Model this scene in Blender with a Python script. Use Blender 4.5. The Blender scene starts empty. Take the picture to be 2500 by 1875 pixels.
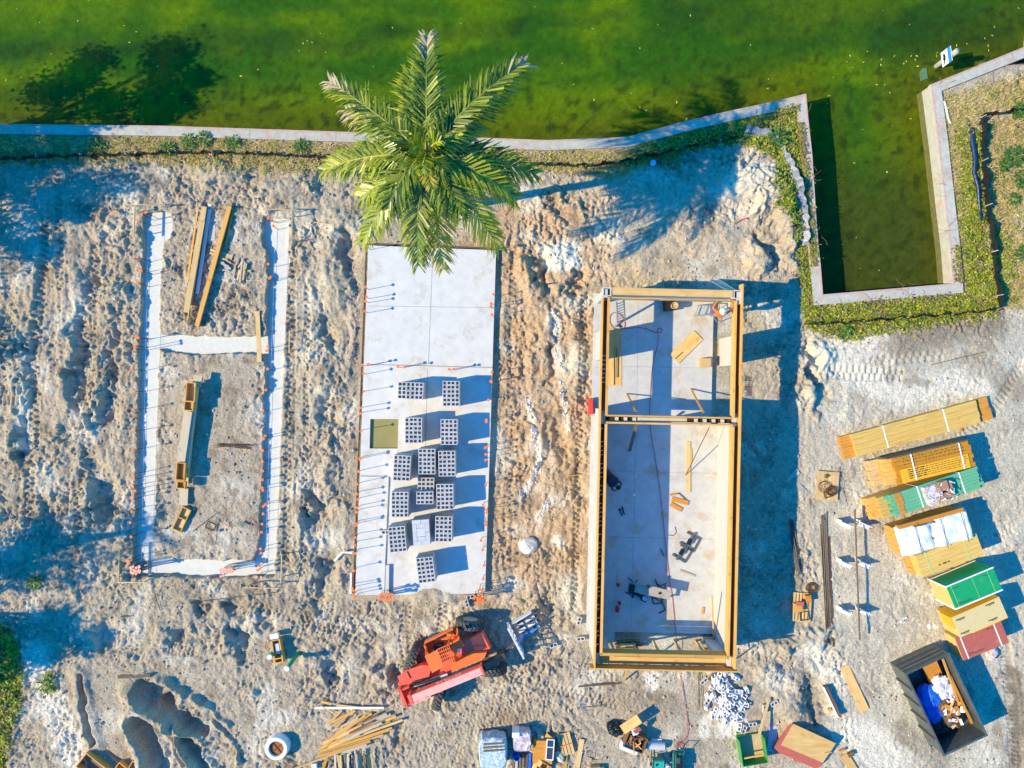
import bpy, math, random
import numpy as np
from mathutils import Vector, Matrix, Euler
R = random.Random(7)
C = bpy.context.scene.collection
sc = bpy.context.scene
rad = math.radians

# ------------------------------------------------------------------ camera, sky, sun, exposure
CAM_H = 38.0
cd = bpy.data.cameras.new("camera"); cam = bpy.data.objects.new("camera", cd); C.objects.link(cam)
cam.location = (0, 0, CAM_H); cam.rotation_euler = (0, 0, 0)
cd.sensor_width = 36; cd.lens = 36 * CAM_H / 50.0
cd.clip_end = 3000
sc.camera = cam
SUN_DIR = Vector((-1.25, -0.24, 1.0)).normalized()          # towards the sun
sl = bpy.data.lights.new("sun", 'SUN'); so = bpy.data.objects.new("sun", sl); C.objects.link(so)
sl.energy = 4.9; sl.angle = rad(0.5); sl.color = (1.0, 0.79, 0.45)
so.rotation_euler = (-SUN_DIR).to_track_quat('-Z', 'Y').to_euler(); so.location = (-30, -6, 40)
w = bpy.data.worlds.new("World"); sc.world = w; w.use_nodes = True
nt = w.node_tree; bg = nt.nodes['Background']
sky = nt.nodes.new('ShaderNodeTexSky'); sky.sky_type = 'NISHITA'; sky.sun_disc = False
sky.sun_elevation = math.asin(SUN_DIR.z); sky.sun_rotation = math.atan2(SUN_DIR.x, SUN_DIR.y)
sky.air_density = 1.6; sky.dust_density = 0.2; sky.ozone_density = 6.0
hs = nt.nodes.new('ShaderNodeHueSaturation'); hs.inputs['Saturation'].default_value = 1.9
nt.links.new(sky.outputs[0], hs.inputs['Color']); tn = nt.nodes.new('ShaderNodeVectorMath'); tn.operation = 'MULTIPLY'; tn.inputs[1].default_value = (.30, 1.18, 1.36); nt.links.new(hs.outputs[0], tn.inputs[0]); nt.links.new(tn.outputs[0], bg.inputs[0])
bg.inputs[1].default_value = 0.15
sc.view_settings.view_transform = 'Standard'; sc.view_settings.look = 'None'
sc.view_settings.exposure = 0.60; sc.view_settings.gamma = 1.0
sc.cycles.max_bounces = 6; sc.cycles.transparent_max_bounces = 12
sc.cycles.use_denoising = True

# ------------------------------------------------------------------ helpers
def P(px, py, z=0.0):
    """world point at height z of a spot measured in the photo"""
    k = (CAM_H - z) / CAM_H / 50.0
    return Vector(((px - 1250) * k, (937.5 - py) * k, z))

class MB:
    def __init__(s): s.v = []; s.f = []; s.m = []
    def add(s, vs, fs, m=0):
        n = len(s.v); s.v += [tuple(v) for v in vs]; s.f += [tuple(i + n for i in f) for f in fs]; s.m += [m] * len(fs)
    def box(s, c, d, rz=0, m=0, rx=0, ry=0):
        M = Euler((rx, ry, rz)).to_matrix(); c = Vector(c); h = Vector(d) / 2
        vs = [c + M @ Vector((sx * h.x, sy * h.y, sz * h.z)) for sz in (-1, 1) for sx, sy in ((-1, -1), (1, -1), (1, 1), (-1, 1))]
        s.add(vs, [(3, 2, 1, 0), (4, 5, 6, 7), (0, 1, 5, 4), (1, 2, 6, 5), (2, 3, 7, 6), (3, 0, 4, 7)], m)
    def prism(s, pts, z0, z1, m=0, top=None):
        """pts counter-clockwise (x,y); top = optional other outline for the upper face"""
        n = len(pts); t = top or pts
        ar = sum(pts[i][0] * pts[(i + 1) % n][1] - pts[(i + 1) % n][0] * pts[i][1] for i in range(n))
        if ar < 0: pts = pts[::-1]; t = t[::-1]
        vs = [(p[0], p[1], z0) for p in pts] + [(p[0], p[1], z1) for p in t]
        fs = [tuple(range(n - 1, -1, -1)), tuple(range(n, 2 * n))] + [(i, (i + 1) % n, n + (i + 1) % n, n + i) for i in range(n)]
        s.add(vs, fs, m)
    def tube(s, pts, r, seg=6, m=0, cap=True, r2=None):
        pts = [Vector(p) for p in pts]; n = len(pts); rings = []; prev = None
        for i, p in enumerate(pts):
            d = (pts[min(i + 1, n - 1)] - pts[max(i - 1, 0)])
            d = d.normalized() if d.length > 1e-9 else Vector((0, 0, 1))
            a = prev if prev and abs(prev.dot(d)) < .95 else (Vector((0, 0, 1)) if abs(d.z) < .9 else Vector((1, 0, 0)))
            u = (a - d * a.dot(d)).normalized(); v = d.cross(u); prev = u
            rr = r if r2 is None else r + (r2 - r) * i / max(1, n - 1)
            rings.append([p + (u * math.cos(2 * math.pi * k / seg) + v * math.sin(2 * math.pi * k / seg)) * rr for k in range(seg)])
        vs = [q for ring in rings for q in ring]
        fs = [(i * seg + k, i * seg + (k + 1) % seg, (i + 1) * seg + (k + 1) % seg, (i + 1) * seg + k) for i in range(n - 1) for k in range(seg)]
        if cap: fs += [tuple(range(seg - 1, -1, -1)), tuple((n - 1) * seg + k for k in range(seg))]
        s.add(vs, fs, m)
    def lathe(s, prof, c=(0, 0, 0), axis='z', seg=20, m=0, M=None):
        vs = []; c = Vector(c); n = len(prof)
        for r, h in prof:
            for k in range(seg):
                a = 2 * math.pi * k / seg; p = Vector((r * math.cos(a), r * math.sin(a), h))
                if M: p = M @ p
                vs.append(c + p)
        fs = [(i * seg + k, i * seg + (k + 1) % seg, (i + 1) * seg + (k + 1) % seg, (i + 1) * seg + k) for i in range(n - 1) for k in range(seg)]
        if prof[0][0] > 1e-4: fs.append(tuple(range(seg - 1, -1, -1)))
        if prof[-1][0] > 1e-4: fs.append(tuple((n - 1) * seg + k for k in range(seg)))
        s.add(vs, fs, m)
    def mesh(s, name, mats, smooth=False, off=None):
        me = bpy.data.meshes.new(name)
        vs = s.v if off is None else [(v[0] - off[0], v[1] - off[1], v[2] - off[2]) for v in s.v]
        me.from_pydata(vs, [], s.f); me.update()
        for mt in (mats if isinstance(mats, (list, tuple)) else [mats]): me.materials.append(mt)
        if any(s.m): me.polygons.foreach_set('material_index', s.m)
        if smooth: me.polygons.foreach_set('use_smooth', [True] * len(me.polygons))
        return me
def tag(o, label=None, cat=None, group=None, kind=None):
    if label: o['label'] = label
    if cat: o['category'] = cat
    if group: o['group'] = group
    if kind: o['kind'] = kind
    elif cat: o['kind'] = 'thing'
    return o
def thing(name, label, cat, loc=(0, 0, 0), rz=0.0, group=None):
    o = bpy.data.objects.new(name, None); C.objects.link(o); o.location = loc; o.rotation_euler = (0, 0, rz)
    o.empty_display_size = .1
    return tag(o, label, cat, group)
def part(name, mb, mat, parent, smooth=False, label=None):
    o = bpy.data.objects.new(name, mb.mesh(name, mat, smooth)); C.objects.link(o); o.parent = parent
    if label: o['label'] = label
    return o
def solo(name, mb, mat, label, cat, loc=(0, 0, 0), rz=0.0, group=None, smooth=False, kind=None, ry=0.0, rx=0.0):
    o = bpy.data.objects.new(name, mb.mesh(name, mat, smooth)); C.objects.link(o)
    o.location = loc; o.rotation_euler = (rx, ry, rz)
    return tag(o, label, cat, group, kind)
def dup(o, loc=None, rz=None, label=None, group=None, parent=None):
    c = o.copy(); C.objects.link(c)
    if parent is not None: c.parent = parent
    if loc is not None: c.location = loc
    if rz is not None: c.rotation_euler = (0, 0, rz)
    if label: c['label'] = label
    if group: c['group'] = group
    for ch in [x for x in KIDS.get(o.name, [])]:
        dup(ch, parent=c)
    return c
KIDS = {}
def kids(o):
    """remember the children of a prototype so that copies are quick"""
    KIDS[o.name] = list(o.children)
    for ch in o.children: kids(ch)
class F:
    """local frame of a thing on the ground: origin and heading, with photo spots brought into it"""
    def __init__(s, px, py, rz=0.0, z=0.0, zo=None):
        p = P(px, py, z); s.o = Vector((p.x, p.y, z if zo is None else zo)); s.a = rz; s.c, s.s = math.cos(rz), math.sin(rz)
    def l(s, px, py, z):
        p = P(px, py, z) - s.o
        return (p.x * s.c + p.y * s.s, -p.x * s.s + p.y * s.c, z - s.o.z)
def ang(p0, p1): return math.atan2(p1[1] - p0[1], p1[0] - p0[0])

# ------------------------------------------------------------------ materials
def newmat(name):
    m = bpy.data.materials.new(name); m.use_nodes = True; n = m.node_tree
    return m, n, n.nodes['Principled BSDF']
def N(n, t, **kw):
    x = n.nodes.new(t)
    for k, v in kw.items():
        if k in x.inputs: x.inputs[k].default_value = v
        else: setattr(x, k, v)
    return x
MATS = {}
def pm(name, col, rough=.7, metal=0.0, var=.18, scale=6.0, bump=.15, rnd=.12, stretch=(1, 1, 1), dirt=None, spec=.4, bdist=.02, dscale=1.5):
    """plain surface: noise-varied colour, per-object shade, fine bump, optional dirt patches"""
    if name in MATS: return MATS[name]
    m, n, b = newmat(name); L = n.links
    tc = N(n, 'ShaderNodeTexCoord'); mp = N(n, 'ShaderNodeMapping', Scale=stretch); L.new(tc.outputs['Object'], mp.inputs[0])
    oi = N(n, 'ShaderNodeObjectInfo')
    ad = N(n, 'ShaderNodeVectorMath', operation='ADD'); sc_ = N(n, 'ShaderNodeVectorMath', operation='SCALE'); sc_.inputs[3].default_value = 37
    cb = N(n, 'ShaderNodeCombineXYZ'); L.new(oi.outputs['Random'], cb.inputs[0]); L.new(oi.outputs['Random'], cb.inputs[2]); L.new(cb.outputs[0], sc_.inputs[0])
    L.new(mp.outputs[0], ad.inputs[0]); L.new(sc_.outputs[0], ad.inputs[1])
    no = N(n, 'ShaderNodeTexNoise', Scale=scale, Detail=6.0, Roughness=.65); L.new(ad.outputs[0], no.inputs['Vector'])
    mr = N(n, 'ShaderNodeMapRange'); mr.inputs[1].default_value = .3; mr.inputs[2].default_value = .7; mr.inputs[3].default_value = 1 - var; mr.inputs[4].default_value = 1 + var
    L.new(no.outputs[0], mr.inputs[0])
    mr2 = N(n, 'ShaderNodeMapRange'); mr2.inputs[3].default_value = 1 - rnd; mr2.inputs[4].default_value = 1 + rnd; L.new(oi.outputs['Random'], mr2.inputs[0])
    mu = N(n, 'ShaderNodeMath', operation='MULTIPLY'); L.new(mr.outputs[0], mu.inputs[0]); L.new(mr2.outputs[0], mu.inputs[1])
    vm = N(n, 'ShaderNodeVectorMath', operation='SCALE'); vm.inputs[0].default_value = col[:3]; L.new(mu.outputs[0], vm.inputs[3])
    out = vm.outputs[0]
    if dirt:
        n2 = N(n, 'ShaderNodeTexNoise', Scale=dscale, Detail=8.0, Roughness=.7); L.new(ad.outputs[0], n2.inputs['Vector'])
        cr = N(n, 'ShaderNodeMapRange'); cr.inputs[1].default_value = dirt[3]; cr.inputs[2].default_value = dirt[3] + .12; cr.inputs[4].default_value = dirt[4]; L.new(n2.outputs[0], cr.inputs[0])
        mx = N(n, 'ShaderNodeMix', data_type='RGBA'); L.new(cr.outputs[0], mx.inputs['Factor']); L.new(out, mx.inputs[6]); mx.inputs[7].default_value = (*dirt[:3], 1)
        out = mx.outputs[2]
    L.new(out, b.inputs['Base Color'])
    b.inputs['Roughness'].default_value = rough; b.inputs['Metallic'].default_value = metal; b.inputs['Specular IOR Level'].default_value = spec
    if bump:
        bp = N(n, 'ShaderNodeBump', Strength=bump, Distance=bdist); L.new(no.outputs[0], bp.inputs['Height']); L.new(bp.outputs[0], b.inputs['Normal'])
    MATS[name] = m; return m
def wood(name, c1, c2, rough=.75, grain=26.0):
    """lumber: streaky grain along the piece's own x axis, knots, a shade of its own per piece"""
    if name in MATS: return MATS[name]
    m, n, b = newmat(name); L = n.links
    tc = N(n, 'ShaderNodeTexCoord'); oi = N(n, 'ShaderNodeObjectInfo')
    mp = N(n, 'ShaderNodeMapping', Scale=(1.1, grain, grain)); L.new(tc.outputs['Object'], mp.inputs[0])
    cb = N(n, 'ShaderNodeCombineXYZ'); mu = N(n, 'ShaderNodeMath', operation='MULTIPLY'); mu.inputs[1].default_value = 53
    L.new(oi.outputs['Random'], mu.inputs[0]); L.new(mu.outputs[0], cb.inputs[0]); L.new(mu.outputs[0], cb.inputs[1])
    ad = N(n, 'ShaderNodeVectorMath', operation='ADD'); L.new(mp.outputs[0], ad.inputs[0]); L.new(cb.outputs[0], ad.inputs[1])
    no = N(n, 'ShaderNodeTexNoise', Scale=1.0, Detail=5.0, Roughness=.6, Distortion=.4); L.new(ad.outputs[0], no.inputs['Vector'])
    rp = N(n, 'ShaderNodeMapRange'); rp.inputs[1].default_value = .32; rp.inputs[2].default_value = .68; L.new(no.outputs[0], rp.inputs[0])
    mx = N(n, 'ShaderNodeMix', data_type='RGBA'); mx.inputs[6].default_value = (*c1, 1); mx.inputs[7].default_value = (*c2, 1); L.new(rp.outputs[0], mx.inputs['Factor'])
    n3 = N(n, 'ShaderNodeTexNoise', Scale=2.3, Detail=4.0); L.new(tc.outputs['Object'], n3.inputs['Vector'])
    r3 = N(n, 'ShaderNodeMapRange'); r3.inputs[1].default_value = .62; r3.inputs[2].default_value = .74; r3.inputs[4].default_value = .45; L.new(n3.outputs[0], r3.inputs[0])
    m3 = N(n, 'ShaderNodeMix', data_type='RGBA'); L.new(r3.outputs[0], m3.inputs['Factor']); L.new(mx.outputs[2], m3.inputs[6]); m3.inputs[7].default_value = (c2[0] * .55, c2[1] * .5, c2[2] * .5, 1)
    h = N(n, 'ShaderNodeHueSaturation'); L.new(m3.outputs[2], h.inputs['Color'])
    r4 = N(n, 'ShaderNodeMapRange'); r4.inputs[3].default_value = .82; r4.inputs[4].default_value = 1.14; L.new(oi.outputs['Random'], r4.inputs[0]); L.new(r4.outputs[0], h.inputs['Value'])
    L.new(h.outputs[0], b.inputs['Base Color']); b.inputs['Roughness'].default_value = rough; b.inputs['Specular IOR Level'].default_value = .25
    bp = N(n, 'ShaderNodeBump', Strength=.2, Distance=.004); L.new(no.outputs[0], bp.inputs['Height']); L.new(bp.outputs[0], b.inputs['Normal'])
    MATS[name] = m; return m

M_CONC = pm('concrete_pale', (.50, .495, .46), .85, var=.10, scale=3, dirt=(.40, .35, .25, .60, .5), dscale=1.1, bump=.1)
M_SLAB = pm('slab_concrete', (.55, .55, .51), .8, var=.09, scale=2.2, dirt=(.40, .35, .25, .53, .65), dscale=.9, bump=.06, rnd=.02)
M_FOOT = pm('footing_concrete', (.56, .58, .52), .85, var=.08, scale=5, bump=.3, rnd=.02)
M_CAP = pm('seawall_concrete', (.42, .41, .34), .85, var=.16, scale=4, dirt=(.44, .26, .19, .52, .6), dscale=1.1, bump=.2, rnd=.05)
M_BLOCK = pm('block_concrete', (.49, .49, .48), .95, var=.12, scale=14, bump=.4, rnd=.1)
M_CMU = pm('painted_block', (.50, .50, .47), .9, var=.08, scale=6, dirt=(.48, .45, .4, .63, .4), bump=.1)
M_REBAR = pm('rebar_steel', (.035, .03, .028), .7, metal=.3, bump=0)
M_RUST = pm('rusty_steel', (.14, .065, .03), .85, metal=.2, var=.3, scale=20, bump=.2)
M_STEEL = pm('dark_steel', (.10, .09, .085), .6, metal=.5, var=.25, scale=8)
M_ORANGE = pm('orange_plastic', (.85, .17, .03), .5, var=.1, bump=0)
M_PINK = pm('faded_orange_plastic', (.75, .33, .22), .6, var=.15, bump=0)
M_WHITE = pm('white_plastic', (.78, .78, .76), .5, var=.06, bump=.05)
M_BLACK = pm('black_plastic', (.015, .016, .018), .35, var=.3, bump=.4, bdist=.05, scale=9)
M_LUM = wood('yellow_lumber', (.68, .40, .11), (.54, .27, .06))
M_PALE = wood('pale_lumber', (.66, .49, .23), (.52, .34, .13))
M_PLY = wood('plywood', (.70, .48, .19), (.58, .34, .10), grain=5)
M_GREYW = wood('weathered_lumber', (.52, .49, .42), (.38, .34, .27))
M_BROWNW = wood('brown_lumber', (.22, .13, .07), (.13, .07, .035))
M_LVL = wood('orange_lumber', (.60, .29, .05), (.42, .17, .025), grain=34)
M_TANW = wood('tan_lumber', (.56, .48, .33), (.44, .36, .22))
M_DARKW = wood('dark_lumber', (.20, .16, .11), (.13, .1, .07))
M_ALU = pm('aluminium', (.55, .56, .57), .35, metal=.9, bump=0)
M_GALV = pm('galvanised_steel', (.45, .46, .47), .5, metal=.6, var=.2)
# ------------------------------------------------------------------ terrain
_rs = np.random.RandomState(11)
_perm = _rs.permutation(4096); _grad = _rs.uniform(0, 2 * np.pi, 4096); _gx, _gy = np.cos(_grad), np.sin(_grad)
def perlin(x, y, seed=0):
    xi = np.floor(x).astype(np.int64); yi = np.floor(y).astype(np.int64); fx = x - xi; fy = y - yi
    u = fx * fx * fx * (fx * (fx * 6 - 15) + 10); v = fy * fy * fy * (fy * (fy * 6 - 15) + 10)
    def g(ix, iy, dx, dy):
        h = _perm[(_perm[(ix + seed * 131) & 4095] + iy * 57) & 4095]
        return _gx[h] * dx + _gy[h] * dy
    a = g(xi, yi, fx, fy); b = g(xi + 1, yi, fx - 1, fy); c = g(xi, yi + 1, fx, fy - 1); d = g(xi + 1, yi + 1, fx - 1, fy - 1)
    return ((a + (b - a) * u) + ((c + (d - c) * u) - (a + (b - a) * u)) * v) * 1.5
def fbm(x, y, oct=4, seed=0, gain=.5, ridged=False):
    s = 0; a = 1; t = 0
    for i in range(oct):
        n = perlin(x * 2 ** i, y * 2 ** i, seed + i * 7)
        s = s + a * ((1 - 2 * np.abs(n)) if ridged else n); t += a; a *= gain
    return s / t
def sstep(e0, e1, x):
    t = np.clip((x - e0) / (e1 - e0), 0, 1); return t * t * (3 - 2 * t)
def G(px, py): return ((px - 1250) / 50.0, (937.5 - py) / 50.0)
def poly_px(pts): return np.array([G(*p) for p in pts])
def inside(poly, X, Y):
    r = np.zeros(X.shape, bool); n = len(poly)
    for i in range(n):
        x0, y0 = poly[i]; x1, y1 = poly[(i + 1) % n]
        if abs(y1 - y0) < 1e-12: continue
        c = ((y0 > Y) != (y1 > Y)) & (X < (x1 - x0) * (Y - y0) / (y1 - y0) + x0); r ^= c
    return r
def dist(pl, X, Y, closed=False):
    d = np.full(X.shape, 1e9); n = len(pl)
    for i in range(n if closed else n - 1):
        x0, y0 = pl[i]; x1, y1 = pl[(i + 1) % n]; dx, dy = x1 - x0, y1 - y0; l2 = dx * dx + dy * dy + 1e-12
        t = np.clip(((X - x0) * dx + (Y - y0) * dy) / l2, 0, 1)
        d = np.minimum(d, np.hypot(X - x0 - t * dx, Y - y0 - t * dy))
    return d
def sdf(poly, X, Y):
    """negative inside"""
    d = dist(poly, X, Y, True); return np.where(inside(poly, X, Y), -d, d)

# water-side edge of the seawall cap, west to east (photo spots)
SW = [(-3000, 282), (0, 305), (402, 310), (882, 326), (1200, 340), (1336, 345), (1469, 340), (1532, 337), (1659, 302), (1760, 278), (1900, 248), (1965, 232),
      (1970, 290), (1980, 380), (1989, 525), (1995, 600), (2001, 655), (2006, 721), (2325, 694), (2319, 608), (2306, 500), (2289, 348), (2271, 209), (2500, 117), (5500, -1090)]
WATER = poly_px(SW + [(5500, -9000), (-3000, -9000)])
CAPW = .46
WATER_Z = -1.25
TR_W = [(352, 520), (349, 640), (340, 900), (336, 1100), (331, 1300), (328, 1400), (372, 1403), (374, 1300), (379, 1100), (384, 900), (391, 640), (400, 590), (414, 582), (416, 520), (395, 512)]
TR_E = [(646, 530), (643, 600), (655, 610), (654, 700), (650, 900), (640, 1200), (634, 1330), (617, 1374), (617, 1404), (668, 1404), (676, 1300), (684, 1050), (690, 860), (701, 640), (705, 533)]
TR_M = [(384, 815), (500, 820), (655, 824), (655, 861), (560, 860), (470, 868), (440, 862), (384, 848)]
TR_S = [(340, 1366), (420, 1364), (440, 1370), (640, 1372), (640, 1408), (500, 1409), (420, 1405), (340, 1405)]
TRENCH = [poly_px(t) for t in (TR_W, TR_E, TR_M, TR_S)]
SLAB = [(893, 598), (1211, 610), (1184, 1449), (866, 1455)]
HOUSE = [(1462, 715), (1800, 715), (1772, 1590), (1434, 1590)]
PIT = [(904, 1023), (973, 1023), (971, 1095), (902, 1095)]
# mounds (+) and hollows (-): px, py, radius x, radius y (m), turn (deg), height (m)
BUMPS = [(845, 560, 1.0, .9, 0, .42), (850, 610, .5, .9, 0, -.45), (820, 700, .8, 1.2, 10, .3), (800, 800, .5, 1.0, 5, -.3), (790, 900, .6, 1.6, 0, .25), (800, 1010, .5, .8, 30, -.35),
    (775, 1240, .4, 1.4, 0, -.38), (735, 1240, .5, 1.8, 0, .22), (790, 1180, .5, .9, 0, .25), (760, 1400, .6, .8, 0, .25), (220, 690, .35, .9, 0, -.35), (280, 720, .9, .6, 0, .35),
    (200, 880, .25, 2.6, -3, -.34), (160, 880, .35, 2.5, -3, .26), (55, 860, .6, 2.8, 0, .26), (75, 900, .25, 2.2, 0, -.26), (275, 880, .25, 1.5, 0, -.3), (255, 1010, .5, 1.1, -15, -.38), (225, 1000, .5, 1.1, -15, .3),
    (230, 1150, .5, 1.2, 10, -.3), (265, 1230, .45, 1.2, -5, -.42), (215, 1230, .4, 1.0, 0, .34), (60, 1080, .35, 1.4, 5, -.28), (35, 1080, .3, 1.5, 0, .2),
    (1320, 660, .3, .9, 10, -.42), (1290, 680, .5, 1.3, 5, .3), (1410, 690, .4, .6, 0, -.42), (1380, 730, .6, .9, 0, .2), (1360, 620, .8, .4, 0, .2), (1330, 800, .4, 1.4, 0, .22), (1350, 890, .25, 1.5, 0, -.26), (1400, 880, .4, 2.0, 0, .18),
    (1365, 1080, .3, 1.4, 0, -.25), (1310, 1080, .4, 1.5, 5, .2), (1420, 1200, .3, 1.6, 0, -.18), (1300, 1480, .8, .9, 0, .15), (1340, 1480, .4, .5, 0, -.3),
    (1860, 460, 1.9, 1.1, -20, .62), (1930, 560, .55, 1.3, 25, .5), (1962, 600, .3, 1.2, 12, -.5), (1880, 615, .4, .8, 30, -.42), (1850, 640, .6, .8, 20, .45), (1700, 560, 2.2, 1.0, -10, .25), (1560, 620, 1.3, .9, 20, .2),
    (1400, 500, 1.6, .35, -35, .25), (1440, 520, 1.4, .2, -40, -.25), (1480, 560, 1.3, .3, -40, .2), (1330, 520, 1.0, .4, -30, .2), (1985, 900, .3, 1.4, 10, -.4), (1970, 940, .4, 1.4, 5, .3), (2010, 880, .4, 1.0, 15, .28),
    (430, 1560, .5, .5, 20, -.4), (410, 1550, .7, .4, 20, .3), (590, 1560, .4, .8, 10, -.36), (560, 1580, .4, .8, 0, .28), (590, 1490, .4, .5, 0, -.3), (495, 1490, .4, .4, 0, -.35), (640, 1520, .3, .5, 0, -.3), (565, 1475, .4, .4, 0, -.32),
    (250, 1560, .5, .8, -25, -.35), (225, 1550, .5, .8, -25, .3), (810, 1640, .25, .6, 25, -.3), (780, 1620, .4, .7, 25, .22), (960, 1640, .35, .7, 15, -.38), (930, 1650, .6, .8, 0, .3), (905, 1600, .4, .5, 0, -.2), (970, 1800, .2, .6, -20, -.22),
    (790, 1400, .4, 1.0, 5, -.3), (780, 1470, .5, .5, 0, -.25), (1940, 1720, .8, 1.2, 0, .35), (1970, 1690, .5, .9, 0, -.25), (1995, 1720, .35, .9, 0, -.3), (1870, 1640, .7, .5, 0, .22), (1975, 1560, 1.4, .35, 12, .3), (1880, 1580, 1.2, .3, 3, .2),
    (540, 420, 1.3, .5, -10, .3), (700, 470, 1.4, .6, 10, .28), (600, 445, .8, .3, 10, -.2), (330, 460, 1.0, .5, 0, .15), (1040, 1440, .5, .5, 0, .2), (1100, 1435, .6, .6, 20, .2), (290, 1390, .6, .6, 0, .3), (1850, 350, 1.6, .5, 12, .2)]
# dug ditches at the lower left: centre line, half width, depth
DITCH = [([(350, 1684), (375, 1696), (402, 1714)], .55, .45), ([(402, 1714), (450, 1752), (500, 1782)], .28, .4), ([(345, 1762), (366, 1800), (384, 1850), (392, 1890)], .42, .45), ([(460, 1805), (484, 1845), (508, 1890)], .26, .4), ([(196, 1650), (210, 1740), (228, 1815)], .16, .3)]
RIDGE = [([(322, 1690), (340, 1716), (385, 1742), (440, 1775)], .30, .55), ([(318, 1760), (330, 1800), (352, 1850), (362, 1890)], .30, .5), ([(440, 1800), (462, 1850), (480, 1890)], .2, .3), ([(415, 1755), (440, 1800), (465, 1850), (480, 1900)], .10, .2), ([(430, 1745), (460, 1790), (490, 1840), (510, 1890)], .10, .2), ([(400, 1770), (425, 1815), (440, 1870)], .1, .2),  # leading entries: banks added beside the ditches to throw shade into them
         ([(520, 1760), (560, 1800), (590, 1860)], .1, .18), ([(470, 1700), (520, 1735), (560, 1770)], .12, .2), ([(395, 1660), (440, 1690), (500, 1730)], .2, .25),
         ([(300, 1690), (330, 1730), (370, 1770), (400, 1840)], .18, .2), ([(1955, 520), (1960, 560), (1945, 640)], .3, .35)]
# tyre and track marks: line, width, bar pitch, depth
TRACK = [([(12, 965), (14, 965.1), (62, 966)], 1.0, .24, .10), ([(20, 1310), (110, 1315)], .9, .24, .07), ([(2015, 835), (2150, 832)], .25, .45, .05), ([(2015, 850), (2160, 848)], .2, .5, .05),
         ([(2005, 905), (2190, 915)], .8, .3, .06), ([(2140, 880), (2300, 865)], .6, .35, .05), ([(195, 780), (205, 850)], .5, .25, .1), ([(1000, 1440), (985, 1560), (1000, 1640)], .5, .25, .09), ([(1090, 1450), (1075, 1560)], .5, .25, .09),
         ([(400, 1585), (470, 1590)], .5, .2, .06), ([(1425, 585), (1490, 570)], .7, .22, .05), ([(1000, 1010), (1000, 1012)], .1, .3, .0), ([(2330, 1080), (2420, 1010), (2490, 900)], .5, .25, .05), ([(2060, 1150), (2080, 1230)], .5, .2, .05),
         ([(110, 560), (92, 800), (80, 1100), (70, 1260)], .5, .3, .10), ([(232, 600), (222, 900), (205, 1150), (190, 1300)], .45, .28, .10), ([(712, 640), (710, 1000), (700, 1380)], .45, .3, .08), ([(752, 700), (748, 1000), (742, 1400)], .3, .3, .08), ([(1257, 640), (1252, 900), (1238, 1380)], .5, .3, .06), ([(1428, 720), (1418, 1000), (1402, 1480)], .4, .26, .09), ([(140, 420), (150, 700)], .4, .3, .08), ([(1240, 1650), (1500, 1720)], .5, .24, .06), ([(620, 1480), (900, 1560)], .5, .26, .06), ([(880, 1475), (800, 1700)], .45, .26, .06), ([(2440, 1500), (2470, 1700), (2480, 1870)], .7, .22, .05), ([(2400, 1330), (2470, 1290)], .6, .22, .04)]
SMOOTH = [[(1990, 800), (2520, 800), (2520, 1890), (2070, 1890), (2070, 1700), (2040, 1500), (1990, 1480), (1980, 1000)], [(1500, 1640), (2070, 1700), (2070, 1890), (1450, 1890)], [(-20, 900), (60, 900), (60, 1010), (-20, 1010)], [(150, 1630), (300, 1640), (330, 1800), (400, 1890), (220, 1890)],
          [(400, 880), (640, 880), (620, 1360), (400, 1350)], [(900, 480), (1230, 480), (1230, 600), (900, 595)], [(1490, 560), (1830, 560), (1900, 690), (1480, 690)]]
SMOOTH = [poly_px(s) for s in SMOOTH]
STREAK = [poly_px(s) for s in ([(-50, 640), (320, 520), (320, 1420), (-50, 1420)], [(700, 520), (880, 620), (860, 1450), (690, 1450)], [(1225, 620), (1440, 620), (1430, 1500), (1200, 1450)])]
TREAD = poly_px([(1060, 1760), (1230, 1620), (1330, 1600), (1400, 1680), (1330, 1760), (1180, 1860), (920, 1880), (930, 1800)])
SLABW, HOUSEW = poly_px(SLAB), poly_px(HOUSE)
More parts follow.
